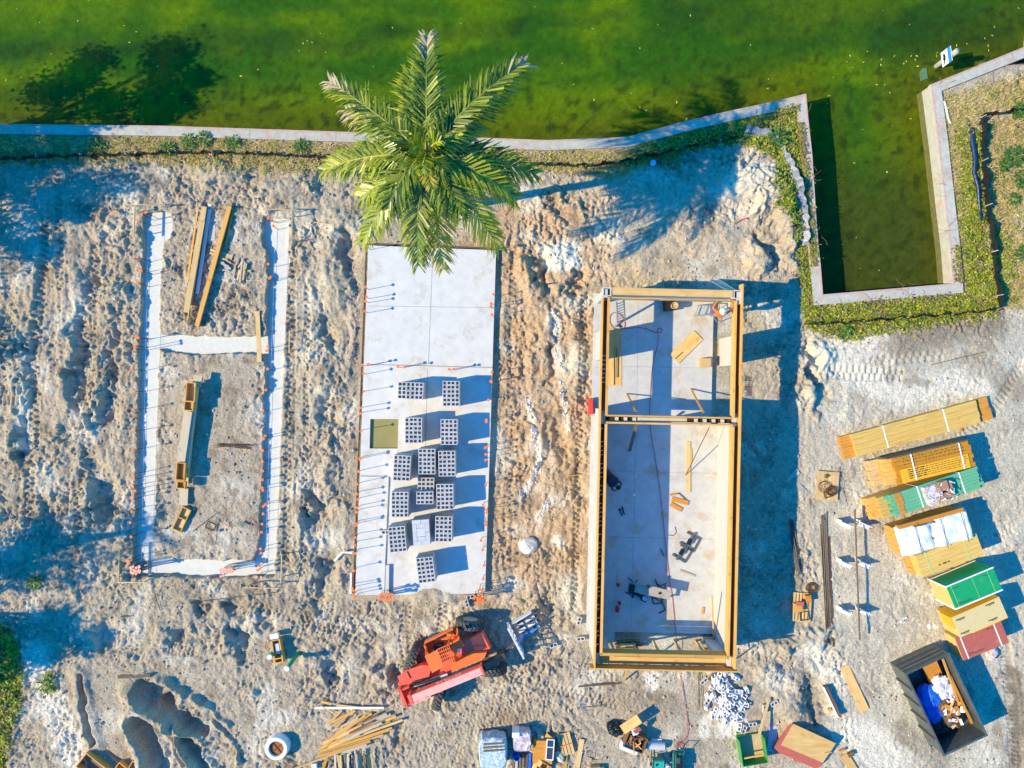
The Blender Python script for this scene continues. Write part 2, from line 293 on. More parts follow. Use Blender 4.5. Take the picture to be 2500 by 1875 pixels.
def terrain(X, Y):
    X = np.asarray(X, float); Y = np.asarray(Y, float)
    smooth = np.zeros(X.shape)
    for s in SMOOTH: smooth = np.maximum(smooth, 1 - sstep(-.5, .3, sdf(s, X, Y)))
    rough = 1 - .70 * smooth
    wx = X + .25 * fbm(X * 1.1, Y * 1.1, 2, 40); wy = Y + .25 * fbm(X * 1.1 + 9, Y * 1.1, 2, 50)
    h = .10 * fbm(X / 5, Y / 5, 3, 1)
    patch = .35 + .65 * sstep(-.25, .35, fbm(X / 2.6, Y / 2.6, 2, 90))
    clod = fbm(wx / .62, wy / .62, 4, 5, .55, True)
    h = h + rough * patch * (.26 * (.45 - clod) + .07 * (.4 - fbm(wx / .27, wy / .27, 3, 15, .6, True)) + .05 * fbm(wx / .3, wy / .3, 2, 17))
    h = h + (1 - rough) * .02 * fbm(wx / .3, wy / .3, 3, 25, .6)
    h = h + (.25 + .75 * rough * patch) * (.050 * fbm(X / .12, Y / .12, 2, 95, .8) + .034 * np.abs(perlin(X / .19, Y / .19, 97)))
    st = np.zeros(X.shape)
    for s in STREAK: st = np.maximum(st, 1 - sstep(-.4, .3, sdf(s, X, Y)))
    h = h + st * (.20 * fbm(wx / .85, Y / 3.6, 3, 33, .55) + .06 * fbm(wx / .3, Y / .9, 3, 36))
    bx_ = X + .75 * fbm(X / .95 + 3, Y / .95, 3, 44, .6); by_ = Y + .75 * fbm(X / .95, Y / .95 + 5, 3, 54, .6)
    for px, py, rx, ry, t, a in BUMPS:
        x0, y0 = G(px, py); c, s = math.cos(rad(t)), math.sin(rad(t)); dx = bx_ - x0; dy = by_ - y0
        u = (dx * c + dy * s) / rx; v = (-dx * s + dy * c) / ry
        q = u * u + v * v; h = h + a * 1.1 * np.exp(-q * np.sqrt(q + .05))
    for pl, hw, dep in DITCH:
        d = dist(poly_px(pl), wx, wy); h = h - dep * (1 - sstep(hw * .72, hw * 1.12, d)) + .16 * np.exp(-((d - hw * 1.5) / .25) ** 2)
    for pl, hw, a in RIDGE:
        d = dist(poly_px(pl), wx, wy); h = h + a * np.exp(-(d / hw) ** 2)
    for pl, wd, pitch, dep in TRACK:
        q = poly_px(pl); d = dist(q, X, Y); dx, dy = q[-1][0] - q[0][0], q[-1][1] - q[0][1]; l = math.hypot(dx, dy) + 1e-9
        s_ = ((X - q[0][0]) * dx + (Y - q[0][1]) * dy) / l
        h = h - dep * (1 - sstep(wd * .4, wd * .55, d)) * (.4 + .9 * sstep(-.3, .5, np.sin(s_ * 2 * np.pi / pitch + 1.2 * np.sign((X - q[0][0]) * dy - (Y - q[0][1]) * dx))))
    tr = 1 - sstep(-.6, .2, sdf(TREAD, X, Y))
    band = fbm(X / .7, Y / .7, 2, 60)
    a_ = X * math.cos(.38) + Y * math.sin(.38); b_ = -X * math.sin(.38) + Y * math.cos(.38)
    h = h + tr * .022 * (.4 + .8 * sstep(-.3, .3, fbm(X / .9, Y / .9, 2, 61))) * np.sin(a_ * 2 * np.pi / .21 + 3.2 * np.abs(((b_ / .33) % 1) * 2 - 1) + 1.5 * band)
    # worked ground under the slabs, the trenches
    ds = sdf(SLABW, X, Y); k = 1 - sstep(.05, .5, ds); h = h * (1 - k) + k * (-.03 + .02 * fbm(X / .4, Y / .4, 2, 70))
    mask_dirt = np.exp(-(((X - G(1055, 1440)[0]) / 1.35) ** 2 + ((Y - G(1055, 1452)[1]) / .55) ** 2) ** 2); h = h + .34 * mask_dirt * (1 + .3 * fbm(X / .35, Y / .35, 3, 71))
    ds = sdf(HOUSEW, X, Y); k = 1 - sstep(.0, .4, ds); h = h * (1 - k) + k * (-.02)
    for t in TRENCH:
        d = sdf(t, wx * .5 + X * .5, wy * .5 + Y * .5) + .05 * fbm(X / .25, Y / .25, 3, 81); k = 1 - sstep(-.02, .05, d); h = h * (1 - k) + k * -.5
    ed = sdf(WATER, X, Y)                                   # bank and canal bed
    k = 1 - sstep(.1, 1.0, ed - .45); h = h * (1 - .8 * k) - .02 * k
    bed = -1.75 - .5 * sstep(.3, 5, -ed) + .1 * fbm(X / 1.2, Y / 1.2, 3, 77)
    k = 1 - sstep(.16, .26, ed); h = h * (1 - k) + k * bed
    return h
def gz(x, y): return float(terrain(np.array([x]), np.array([y]))[0])
def GP(px, py, dz=0.0):
    p = P(px, py, 0); z = gz(p.x, p.y); return Vector((p.x, p.y, z + dz))

fx = np.arange(-26.5, 26.51, .045); fy = np.arange(-20.2, 15.6, .045)
cx = np.array([-900, -400, -200, -110, -70, -48, -38, -32, -29, -27.5]); cyn = np.array([-900, -400, -200, -110, -70, -48, -36, -28, -24, -21.5])
cyp = np.array([16.5, 18.5, 22, 28, 40, 60, 110, 200, 400, 900])
gx = np.concatenate([cx, fx, -cx[::-1]]); gy = np.concatenate([cyn, fy, cyp])
XX, YY = np.meshgrid(gx, gy); sh = XX.shape; X1, Y1 = XX.ravel(), YY.ravel(); ZZ = terrain(X1, Y1)

def mixc(a, b, k): return a + (np.array(b)[None, :] - a) * k[:, None]
col = np.tile(np.array([[.335, .300, .245]]), (X1.size, 1))
col = mixc(col, (.40, .28, .175), (sstep(-6, 0, X1) * (1 - sstep(4.2, 6.5, X1)) * (1 - sstep(8, 10.5, Y1)) * sstep(-12, -8, Y1) * .85) * (.6 + .4 * sstep(-.3, .3, fbm(X1 / 1.5, Y1 / 1.5, 3, 101))))
col = mixc(col, (.42, .36, .28), sstep(2, 5, X1) * (1 - sstep(11, 14, X1)) * sstep(4, 6, Y1) * .7)
col = mixc(col, (.40, .395, .35), sstep(13, 15.5, X1) * (1 - sstep(4, 6, Y1)) * .8)
col = mixc(col, (.50, .50, .46), (sstep(.0, .45, fbm(X1 / 2.2, Y1 / 2.2, 4, 111)) * .65))
col = mixc(col, (.20, .165, .125), (sstep(.08, .5, fbm(X1 / 1.3 + 20, Y1 / 1.3, 4, 121)) * .7) * (1 - .4 * sstep(13, 15, X1)))
col = mixc(col, (.155, .125, .095), sstep(.1, .35, fbm(X1 / .8, Y1 / .8, 4, 131)) * (sstep(-17, -16, X1) * (1 - sstep(-12.5, -12, X1)) * sstep(-9, -8, Y1) * (1 - sstep(7.5, 8.3, Y1))) * .55)
WHITE = [([(1330, 612), (1400, 608)], .45, .8), ([(1340, 645), (1405, 640)], .4, .9), ([(1350, 770), (1352, 800)], .4, .7), ([(1355, 820), (1368, 900)], .22, .5), ([(1370, 930), (1385, 1050)], .16, .4), ([(1287, 975), (1305, 1050), (1318, 1120), (1305, 1165), (1270, 1215)], .17, .7),
    ([(1345, 1220), (1310, 1270)], .2, .5), ([(1590, 1655), (1590, 1670)], .42, 1.0), ([(1770, 1780), (1800, 1770)], .55, .8), ([(1722, 1760), (1720, 1790)], .35, .7), ([(1980, 1600), (2050, 1660)], .8, .5), ([(2100, 1800), (2170, 1850)], 1.1, .6), ([(2000, 870), (2200, 960), (2400, 930)], .9, .55),
    ([(2060, 830), (2160, 840)], .9, .5), ([(2165, 830), (2175, 880)], .25, .9), ([(80, 1600), (130, 1720), (180, 1850)], .8, .7), ([(60, 950), (55, 1090)], .35, .5), ([(1360, 1320), (1370, 1330)], .3, .6), ([(1950, 350), (1840, 420), (1800, 500)], 1.2, .35), ([(500, 1430), (540, 1450)], .4, .6)]
for pl, wd, a in WHITE:
    d = dist(poly_px(pl), X1, Y1); col = mixc(col, (.64, .63, .58), a * (1 - sstep(wd * .4, wd * 1.25, d + .25 * wd * 2 * fbm(X1 / .35, Y1 / .35, 3, 141))))
DARK = [([(2190, 840), (2300, 800), (2420, 790)], 1.0, .7), ([(2380, 880), (2480, 950)], .8, .5), ([(2480, 1650), (2490, 1900)], .5, .8), ([(2440, 1640), (2430, 1780)], .25, .5), ([(2210, 1790), (2300, 1860)], .6, .5), ([(1960, 1640), (1990, 1760)], .7, .5), ([(1500, 1700), (1640, 1720)], .8, .35), ([(2170, 920), (2260, 935)], .3, .55), ([(440, 1440), (700, 1480)], .8, .35)]
for pl, wd, a in DARK:
    d = dist(poly_px(pl), X1, Y1); col = mixc(col, (.15, .125, .095), a * (1 - sstep(wd * .3, wd * 1.3, d + .5 * fbm(X1 / .6, Y1 / .6, 3, 151))))
VEG_DRY = [poly_px(p) for p in ([(-60, 325), (400, 328), (700, 338), (900, 348), (1336, 368), (1480, 362), (1600, 350), (1700, 340), (1640, 385), (1500, 440), (1300, 412), (1000, 405), (700, 425), (500, 415), (350, 395), (200, 400), (-60, 400)],
    [(2300, 230), (2700, 130), (2700, 745), (2440, 755), (2415, 560), (2395, 300), (2480, 290), (2480, 270), (2390, 280), (2360, 470), (2350, 700), (2330, 690)], [(2415, 720), (2440, 560), (2520, 400), (2520, 760)])]
VEG_GRN = [poly_px(p) for p in ([(1560, 345), (1700, 310), (1800, 292), (1900, 270), (1945, 262), (1962, 300), (1972, 400), (1985, 530), (1990, 640), (1998, 730), (2020, 745), (2330, 722), (2400, 690), (2440, 740), (2430, 768), (2270, 795), (2130, 812), (2080, 830), (2010, 818), (1965, 800), (1955, 700), (1945, 610), (1925, 540), (1895, 500), (1885, 440), (1900, 400), (1860, 365), (1780, 350), (1690, 362), (1600, 395), (1500, 410)],
    [(2340, 300), (2385, 320), (2395, 480), (2430, 740), (2360, 720), (2345, 560)], [(-40, 1520), (22, 1530), (50, 1600), (55, 1720), (30, 1760), (10, 1900), (-40, 1900)], [(2415, 560), (2465, 580), (2470, 680), (2440, 740), (2420, 640)], [(110, 1640), (130, 1650), (135, 1680), (118, 1690)])]
vd = np.zeros(X1.size); vg = np.zeros(X1.size); en = .25 * fbm(X1 / .5, Y1 / .5, 3, 161)
for p in VEG_DRY: vd = np.maximum(vd, 1 - sstep(-.25, .15, sdf(p, X1, Y1) + en))
for p in VEG_GRN: vg = np.maximum(vg, 1 - sstep(-.25, .15, sdf(p, X1, Y1) + en))
col = mixc(col, (.30, .235, .105), vd * .8); col = mixc(col, (.12, .13, .035), vg * .9)
col = mixc(col, (.45, .45, .42), (1 - sstep(-.3, .2, sdf(poly_px([(2475, 510), (2520, 490), (2520, 690), (2480, 640)]), X1, Y1) + en)))
col = mixc(col, (.07, .085, .02), 1 - sstep(.1, .3, sdf(WATER, X1, Y1)))          # canal bed: weed and silt
col = mixc(col, (.025, .035, .012), (1 - sstep(.1, .3, sdf(WATER, X1, Y1))) * sstep(.05, .35, fbm(X1 / .7, Y1 / .7, 4, 171)) * .8)
col *= np.array([1.30, 1.24, 1.08])
col *= (1 + .16 * fbm(X1 / .18, Y1 / .18, 3, 181))[:, None]
col = np.clip(col, .01, .75)

me = bpy.data.meshes.new("ground"); nx_, ny_ = len(gx), len(gy)
me.vertices.add(X1.size); me.vertices.foreach_set('co', np.column_stack([X1, Y1, ZZ]).astype(np.float32).ravel())
ii, jj = np.meshgrid(np.arange(nx_ - 1), np.arange(ny_ - 1)); v0 = (jj * nx_ + ii).ravel()
q = np.column_stack([v0, v0 + 1, v0 + nx_ + 1, v0 + nx_]).astype(np.int32); nf = len(q)
me.loops.add(nf * 4); me.loops.foreach_set('vertex_index', q.ravel()); me.polygons.add(nf)
me.polygons.foreach_set('loop_start', np.arange(0, nf * 4, 4, dtype=np.int32)); me.update(calc_edges=True)
at = me.color_attributes.new('soil', 'FLOAT_COLOR', 'POINT'); at.data.foreach_set('color', np.column_stack([col, np.ones(X1.size)]).astype(np.float32).ravel())
m, n, b = newmat('soil'); L = n.links
av = N(n, 'ShaderNodeVertexColor', layer_name='soil'); tc = N(n, 'ShaderNodeTexCoord')
no = N(n, 'ShaderNodeTexNoise', Scale=9.0, Detail=9.0, Roughness=.75); L.new(tc.outputs['Object'], no.inputs['Vector'])
mr = N(n, 'ShaderNodeMapRange'); mr.inputs[1].default_value = .3; mr.inputs[2].default_value = .7; mr.inputs[3].default_value = .72; mr.inputs[4].default_value = 1.26; L.new(no.outputs[0], mr.inputs[0])
sm = N(n, 'ShaderNodeVectorMath', operation='SCALE'); L.new(av.outputs[0], sm.inputs[0]); L.new(mr.outputs[0], sm.inputs[3]); ng = N(n, 'ShaderNodeTexNoise', Scale=24.0, Detail=7.0, Roughness=.8); L.new(tc.outputs['Object'], ng.inputs['Vector'])
mg = N(n, 'ShaderNodeMapRange'); mg.inputs[1].default_value = .36; mg.inputs[2].default_value = .56; mg.inputs[3].default_value = .50; mg.inputs[4].default_value = 1.14; L.new(ng.outputs[0], mg.inputs[0])
sg = N(n, 'ShaderNodeVectorMath', operation='SCALE'); L.new(sm.outputs[0], sg.inputs[0]); L.new(mg.outputs[0], sg.inputs[3]); L.new(sg.outputs[0], b.inputs['Base Color'])
b.inputs['Roughness'].default_value = .95; b.inputs['Specular IOR Level'].default_value = .1
vo = N(n, 'ShaderNodeTexVoronoi', Scale=14.0); L.new(tc.outputs['Object'], vo.inputs['Vector'])
bp = N(n, 'ShaderNodeBump', Strength=.9, Distance=.07); L.new(no.outputs[0], bp.inputs['Height'])
bp2 = N(n, 'ShaderNodeBump', Strength=.35, Distance=.03); L.new(vo.outputs['Distance'], bp2.inputs['Height']); L.new(bp.outputs[0], bp2.inputs['Normal']); L.new(bp2.outputs[0], b.inputs['Normal'])
me.materials.append(m); go = bpy.data.objects.new("ground", me); C.objects.link(go); tag(go, kind='structure')

# ------------------------------------------------------------------ canal water
wx_ = np.concatenate([[-900, -300, -80, -40], np.arange(-28, 28.1, .16), [40, 80, 300, 900]]); wy_ = np.concatenate([np.arange(3.5, 21, .16), [26, 40, 80, 300, 900]])
WX, WY = np.meshgrid(wx_, wy_); a, c_ = WX.ravel(), WY.ravel(); wm = bpy.data.meshes.new("water")
nx2, ny2 = len(wx_), len(wy_); ii, jj = np.meshgrid(np.arange(nx2 - 1), np.arange(ny2 - 1)); v0 = (jj * nx2 + ii).ravel()
keep = sdf(WATER, a[v0] + .12, c_[v0] + .12) < .2
keep |= (np.abs(a[v0]) > 26) & (c_[v0] > 8) | (c_[v0] > 20)
v0 = v0[keep]; q = np.column_stack([v0, v0 + 1, v0 + nx2 + 1, v0 + nx2])
wm.from_pydata(np.column_stack([a, c_, np.zeros(a.size)]).tolist(), [], q.tolist()); wm.update()
a0_, c0_ = a, c_; a = a0_ + .8 * fbm(a0_ / 2.3 + 7, c0_ / 2.3, 3, 230); c_ = c0_ + .8 * fbm(a0_ / 2.3, c0_ / 2.3 + 4, 3, 240)
d = -sdf(WATER, a0_, c0_); near = 1 - sstep(0, 3.6, d)
wc = np.tile(np.array([[.028, .112, .006]]), (a.size, 1))
wc = mixc(wc, (.115, .215, .002), sstep(-.3, .5, fbm(a / 6, c_ / 3, 3, 201)))
wc = mixc(wc, (.10, .115, .003), near * .85)
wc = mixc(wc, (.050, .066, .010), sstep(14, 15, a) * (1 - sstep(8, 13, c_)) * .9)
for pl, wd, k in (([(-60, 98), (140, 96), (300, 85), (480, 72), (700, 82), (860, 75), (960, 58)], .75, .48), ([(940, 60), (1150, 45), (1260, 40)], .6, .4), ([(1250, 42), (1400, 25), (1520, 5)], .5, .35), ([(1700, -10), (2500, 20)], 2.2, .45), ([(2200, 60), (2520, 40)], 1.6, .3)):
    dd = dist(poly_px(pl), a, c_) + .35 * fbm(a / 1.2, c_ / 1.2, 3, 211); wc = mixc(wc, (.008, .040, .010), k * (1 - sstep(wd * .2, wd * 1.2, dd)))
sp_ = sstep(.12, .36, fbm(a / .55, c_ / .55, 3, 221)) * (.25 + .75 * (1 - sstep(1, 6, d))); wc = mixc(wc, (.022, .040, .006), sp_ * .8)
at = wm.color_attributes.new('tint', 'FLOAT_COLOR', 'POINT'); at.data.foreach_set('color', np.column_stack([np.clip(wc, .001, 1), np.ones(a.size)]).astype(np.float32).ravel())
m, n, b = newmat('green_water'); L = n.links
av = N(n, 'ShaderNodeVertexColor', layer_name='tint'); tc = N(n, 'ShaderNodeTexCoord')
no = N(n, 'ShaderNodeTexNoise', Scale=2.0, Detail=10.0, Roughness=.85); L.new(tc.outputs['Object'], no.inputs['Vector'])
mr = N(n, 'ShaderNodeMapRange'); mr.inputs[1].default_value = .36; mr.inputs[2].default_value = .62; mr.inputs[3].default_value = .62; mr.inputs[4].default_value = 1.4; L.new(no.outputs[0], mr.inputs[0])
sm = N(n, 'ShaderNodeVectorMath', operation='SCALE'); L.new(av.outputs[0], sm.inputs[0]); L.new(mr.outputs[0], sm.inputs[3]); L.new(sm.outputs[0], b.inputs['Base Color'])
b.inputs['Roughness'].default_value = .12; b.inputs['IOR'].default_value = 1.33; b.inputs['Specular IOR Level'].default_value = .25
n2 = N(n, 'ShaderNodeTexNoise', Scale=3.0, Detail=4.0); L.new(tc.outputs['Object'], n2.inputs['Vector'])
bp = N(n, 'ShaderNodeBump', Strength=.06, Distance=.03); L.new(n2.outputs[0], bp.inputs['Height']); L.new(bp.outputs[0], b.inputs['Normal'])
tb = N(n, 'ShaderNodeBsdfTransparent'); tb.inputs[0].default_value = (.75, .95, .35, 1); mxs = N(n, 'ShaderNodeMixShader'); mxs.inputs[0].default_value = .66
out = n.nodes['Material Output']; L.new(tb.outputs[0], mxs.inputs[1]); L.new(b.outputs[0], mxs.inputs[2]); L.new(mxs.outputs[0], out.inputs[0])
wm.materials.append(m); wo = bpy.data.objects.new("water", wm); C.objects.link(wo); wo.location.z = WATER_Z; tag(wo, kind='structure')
M_JOINT = pm('joint_grey', (.22, .22, .21), .9, bump=0)
# ------------------------------------------------------------------ seawalls round the canal
pts = [np.array(G(*p)) for p in SW]
def offs(i, d):
    a = pts[max(i - 1, 0)]; b = pts[i]; c = pts[min(i + 1, len(pts) - 1)]
    t1 = (b - a) / (np.linalg.norm(b - a) + 1e-9) if i > 0 else None; t2 = (c - b) / (np.linalg.norm(c - b) + 1e-9) if i < len(pts) - 1 else None
    if t1 is None: t1 = t2
    if t2 is None: t2 = t1
    n1 = np.array([t1[1], -t1[0]]); n2 = np.array([t2[1], -t2[0]]); m_ = n1 + n2; m_ /= np.linalg.norm(m_)
    return b + m_ * d / max(.3, float(m_ @ n1))
for i0, i1, lab in ((0, 11, "long pale concrete seawall along the canal, north of the building plots"), (11, 17, "concrete seawall on the west side of the inlet, overgrown with vines"),
                    (17, 18, "short concrete seawall across the south end of the inlet"), (18, 22, "sunlit concrete seawall on the east side of the inlet"), (22, 24, "concrete seawall running to the upper right corner past the sign")):
    o = pts[i0]; t = thing('seawall', lab, 'seawall', (o[0], o[1], 0))
    cap, pan, stn, alg = MB(), MB(), MB(), MB()
    for i in range(i0, i1):
        q = [offs(i, -.03), offs(i, CAPW), offs(i + 1, CAPW), offs(i + 1, -.03)]
        cap.prism([(p[0] - o[0], p[1] - o[1]) for p in q], -.12, .10)
        q = [offs(i, .0), offs(i, .24), offs(i + 1, .24), offs(i + 1, .0)]
        pan.prism([(p[0] - o[0], p[1] - o[1]) for p in q], -2.2, -.125)
        q = [offs(i, -.012), offs(i, .1), offs(i + 1, .1), offs(i + 1, -.012)]; alg.prism([(p[0] - o[0], p[1] - o[1]) for p in q], -1.8, -.78)
        q = [offs(i, -.028), offs(i, .06), offs(i + 1, .06), offs(i + 1, -.028)]; stn.prism([(p[0] - o[0], p[1] - o[1]) for p in q], .098, .103)
    cp_ = part('cap', cap, M_CAP, t); wp_ = part('wall_panel', pan, M_CAP, t); part('algae_band', alg, pm('algae_band', (.12, .115, .035), .8, var=.3, scale=6), wp_); part('stained_edge', stn, pm('stained_edge', (.50, .30, .25), .9, var=.2, scale=5, dirt=(.40, .38, .31, .48, 1), dscale=1.2), cp_)
    for i in range(i0, i1):
        a, b_ = pts[i], pts[i + 1]; ln = np.linalg.norm(b_ - a); d = (b_ - a) / ln; nn = np.array([d[1], -d[0]])
        for k in range(1, int(ln / 4.2) + 1):
            c_ = a + d * min(ln, 4.2 * k) + nn * (CAPW / 2)
            if abs(c_[0]) > 27: continue
            mb = MB(); mb.box((c_[0] - o[0], c_[1] - o[1], .1005), (.02, CAPW - .02, .005), math.atan2(d[1], d[0])); part('joint', mb, M_JOINT, cp_)

# ------------------------------------------------------------------ strip footing of the west plot
o = Vector((-16, 0, 0)); t = thing('strip_footing', 'pale ladder-shaped concrete footing lying in trenches on the west plot', 'footing', o)
FZ = -.27
for k, tr in enumerate(TRENCH):
    c_ = tr.mean(0); mb = MB(); n_ = len(tr); big = []
    for i in range(n_):
        a = tr[i - 1]; b_ = tr[i]; c2 = tr[(i + 1) % n_]; t1 = (b_ - a) / np.linalg.norm(b_ - a); t2 = (c2 - b_) / np.linalg.norm(c2 - b_)
        s_ = 1 if sum(tr[j][0] * tr[(j + 1) % n_][1] - tr[(j + 1) % n_][0] * tr[j][1] for j in range(n_)) > 0 else -1
        nn = s_ * (np.array([t1[1], -t1[0]]) + np.array([t2[1], -t2[0]])) / 2; big.append(tuple(b_ + nn * .14 - np.array([o.x, o.y])))
    mb.prism(big, -.6, FZ - .003 * k); part('concrete_strip', mb, M_FOOT, t)
# string lines over the footing
def string(px0, px1, z, lab):
    a, b_ = P(*px0, z), P(*px1, z); mb = MB(); mb.tube([(0, 0, 0), tuple(b_ - a)], .008, 4); return solo('string_line', mb, M_WHITE, lab, 'string line', a, group='string lines over the footing')
string((397, 540), (364, 1415), -.20, 'taut builder string along the west footing strip'); string((702, 535), (668, 1400), -.20, 'taut builder string along the outer edge of the east footing strip')
string((672, 560), (648, 1395), -.2, 'taut builder string along the middle of the east footing strip'); string((362, 560), (345, 1385), -.2, 'taut builder string along the inner edge of the west footing strip')

# ------------------------------------------------------------------ concrete slab of the middle plot
SZ = .25
def sp(px, py, z=SZ): p = P(px, py, z); return (p.x, p.y)
o = P(1040, 1030, 0); t = thing('foundation_slab', 'white concrete house slab with block stacks on its south half', 'slab', o)
def sl_(pts_px, z0, z1, mb): mb.prism([(sp(*p, z1)[0] - o.x, sp(*p, z1)[1] - o.y) for p in pts_px], z0, z1)
def lx(y): return 899 + (867 - 899) * (y - 599) / (1453 - 599)
def rx(y): return 1211 + (1185 - 1211) * (y - 611) / (1449 - 611)
mb = MB(); sl_([(899, 599), (1211, 611), (rx(896), 896), (lx(888), 888)], -.3, SZ + .012, mb)
sl_([(lx(888), 888), (rx(896), 896), (rx(1023), 1023), (lx(1023), 1023)], -.3, SZ, mb)
sl_([(lx(1023), 1023), (904, 1023), (902, 1095), (lx(1095), 1095)], -.3, SZ, mb); sl_([(973, 1023), (rx(1023), 1023), (rx(1095), 1095), (971, 1095)], -.3, SZ, mb)
sl_([(lx(1095), 1095), (rx(1095), 1095), (1184, 1449), (867, 1453)], -.3, SZ, mb)
part('slab', mb, M_SLAB, t)
mb = MB(); sl_([(lx(1163), 1163), (949, 1165), (940, 1378), (938, 1452), (868, 1452)], SZ - .02, SZ + .07, mb); part('raised_strip', mb, M_SLAB, t)
mb = MB(); sl_([(942, 1380), (950, 1380), (949, 1450), (940, 1450)], SZ - .02, SZ + .16, mb); part('kerb', mb, M_CONC, t)
M_JOINT = pm('joint_grey', (.22, .22, .21), .9, bump=0)
mb = MB()
for a, b_ in (((1057, 608), (1046, 886)), ((897, 747), (1206, 751)), ((1044, 900), (1037, 1160)), ((lx(1160), 1160), (948, 1161))):
    pa, pb = P(*a, SZ), P(*b_, SZ); d = (pb - pa); zc = SZ + (.012 if a[1] < 890 else 0) + .002; mb.box(((pa.x + pb.x) / 2 - o.x, (pa.y + pb.y) / 2 - o.y, zc), (d.length, .018, .006), math.atan2(d.y, d.x))
pa, pb = P(894, 889.5, SZ), P(1203, 897.5, SZ); d = pb - pa; mb.box(((pa.x + pb.x) / 2 - o.x, (pa.y + pb.y) / 2 - o.y, SZ + .012), (d.length, .03, .02), math.atan2(d.y, d.x))
part('joint', mb, M_JOINT, t)
mb = MB(); mb.prism([(sp(*p)[0] - o.x, sp(*p)[1] - o.y) for p in ((903, 1022), (974, 1022), (972, 1096), (901, 1096))], -.28, -.02); part('pit_floor', mb, M_CONC, t)
M_PUD = pm('pit_water', (.27, .24, .08), .08, var=.06, scale=1.5, bump=.02, rnd=0)
mb = MB(); mb.prism([(sp(*p)[0] - o.x, sp(*p)[1] - o.y) for p in ((903, 1022), (974, 1022), (972, 1096), (901, 1096))], -.01, .12); part('pit_water', mb, M_PUD, t)
def edge_board(p0, p1, lab):
    a, b_ = P(*p0, .12), P(*p1, .12); d = b_ - a; mb = MB(); mb.box((0, 0, 0), (d.length, .04, .22)); m_ = (a + b_) / 2
    return solo('form_board', mb, M_BROWNW, lab, 'form board', (m_.x, m_.y, .12), ang(a, b_), 'form boards at the slab edge')
edge_board((894.5, 602), (862.5, 1448), 'brown form board along the west edge of the white slab'); edge_board((900, 596), (1211, 608), 'brown form board along the north edge of the white slab')

# ------------------------------------------------------------------ rebar dowels with safety caps
def dowel(zb, zt, matcap, lab):
    t = thing('rebar_dowel', lab, 'rebar'); mb = MB(); mb.tube([(0, 0, 0), (.004, 0, (zt - zb) * .5), (0, 0, zt - zb)], .014, 5); part('rod', mb, M_REBAR, t)
    mb = MB(); mb.box((0, 0, zt - zb), (.115, .115, .028)); mb.lathe([(.032, -.07), (.036, 0)], (0, 0, zt - zb), seg=8); part('cap', mb, matcap, t); kids(t); return t
def place_dowels(lst, zb, zt, mat, lab, group, proto=None):
    pr = None
    for px, py in lst:
        p = P(px, py, zt); lo = (p.x, p.y, zb); rz = R.uniform(0, 1.5)
        if pr is None: pr = dowel(zb, zt, mat, lab); pr['group'] = group; pr.location = lo; pr.rotation_euler = (R.uniform(-.03, .03), R.uniform(-.03, .03), rz)
        else:
            c_ = dup(pr, lo, rz); c_.rotation_euler = (R.uniform(-.04, .04), R.uniform(-.04, .04), rz)
def z1(l): return [(x / 3.16, 900 + y / 3.16) for x, y in l]
def z0(l): return [(x / 3.16, 450 + y / 3.16) for x, y in l]
def z4(l): return [(600 + x / 3.16, 450 + y / 3.16) for x, y in l]
def z5(l): return [(600 + x / 3.16, 900 + y / 3.16) for x, y in l]
def z6(l): return [(600 + x / 3.16, 1350 + y / 3.16) for x, y in l]
W_ROW = z0([(1125, 222), (1095, 232), (1075, 278), (1070, 562), (1065, 640), (1080, 665), (1052, 765), (1070, 1178), (1055, 1185), (1040, 1250), (1040, 1270), (1020, 1435)]) + z1([(1037, 175), (1030, 315), (1027, 480), (1020, 630), (1023, 820), (1027, 858), (1032, 910), (1037, 940), (1025, 982), (1020, 1012), (1010, 1100), (1008, 1195), (1000, 1298), (995, 1402), (990, 1480), (990, 1510)])
E_ROW = z0([(2070, 265), (2100, 270), (2103, 320), (2072, 615), (2080, 715), (2083, 728), (2065, 1252), (2060, 1288), (2060, 1427), (2050, 1587)]) + z1([(2030, 330), (2040, 520), (2038, 540), (2032, 630), (2027, 720), (2030, 795), (2030, 858), (2022, 915), (2030, 940), (2040, 1045), (2035, 1060), (2033, 1122), (2027, 1195), (2017, 1257), (2013, 1395), (2008, 1425), (2010, 1520), (2003, 1548), (1985, 1560)])
place_dowels(W_ROW, FZ - .05, 1.05, M_ORANGE, 'thin steel dowel with orange cap standing in the west footing strip', 'dowels of the west footing strip')
place_dowels(E_ROW, FZ - .05, .62, M_ORANGE, 'thin steel dowel with orange cap standing in the east footing strip', 'dowels of the east footing strip')
place_dowels(z1([(1752, 1222), (1775, 1228)]), FZ - .05, .6, M_PINK, 'steel dowel with faded cap in the middle footing strip', 'dowels of the middle footing strip')
place_dowels(z1([(1012 + 17 * (i % 5), 1532 + 22 * (i // 5)) for i in range(15)]), FZ - .05, .95, M_PINK, 'faded red cap of the dense dowel cluster at the southwest footing corner', 'southwest dowel cluster')
place_dowels(z1([(1705 + 20 * (i % 5) + R.uniform(-4, 4), 1548 + 24 * (i // 5)) for i in range(12)]), FZ - .05, .8, M_PINK, 'pale orange cap of the dowel cluster on the south footing strip', 'south dowel cluster')
place_dowels(z1([(1978, 1607), (2010, 1607)]), FZ - .05, .75, M_PINK, 'pale orange cap just south of the southeast footing corner', 'southeast dowel pair')
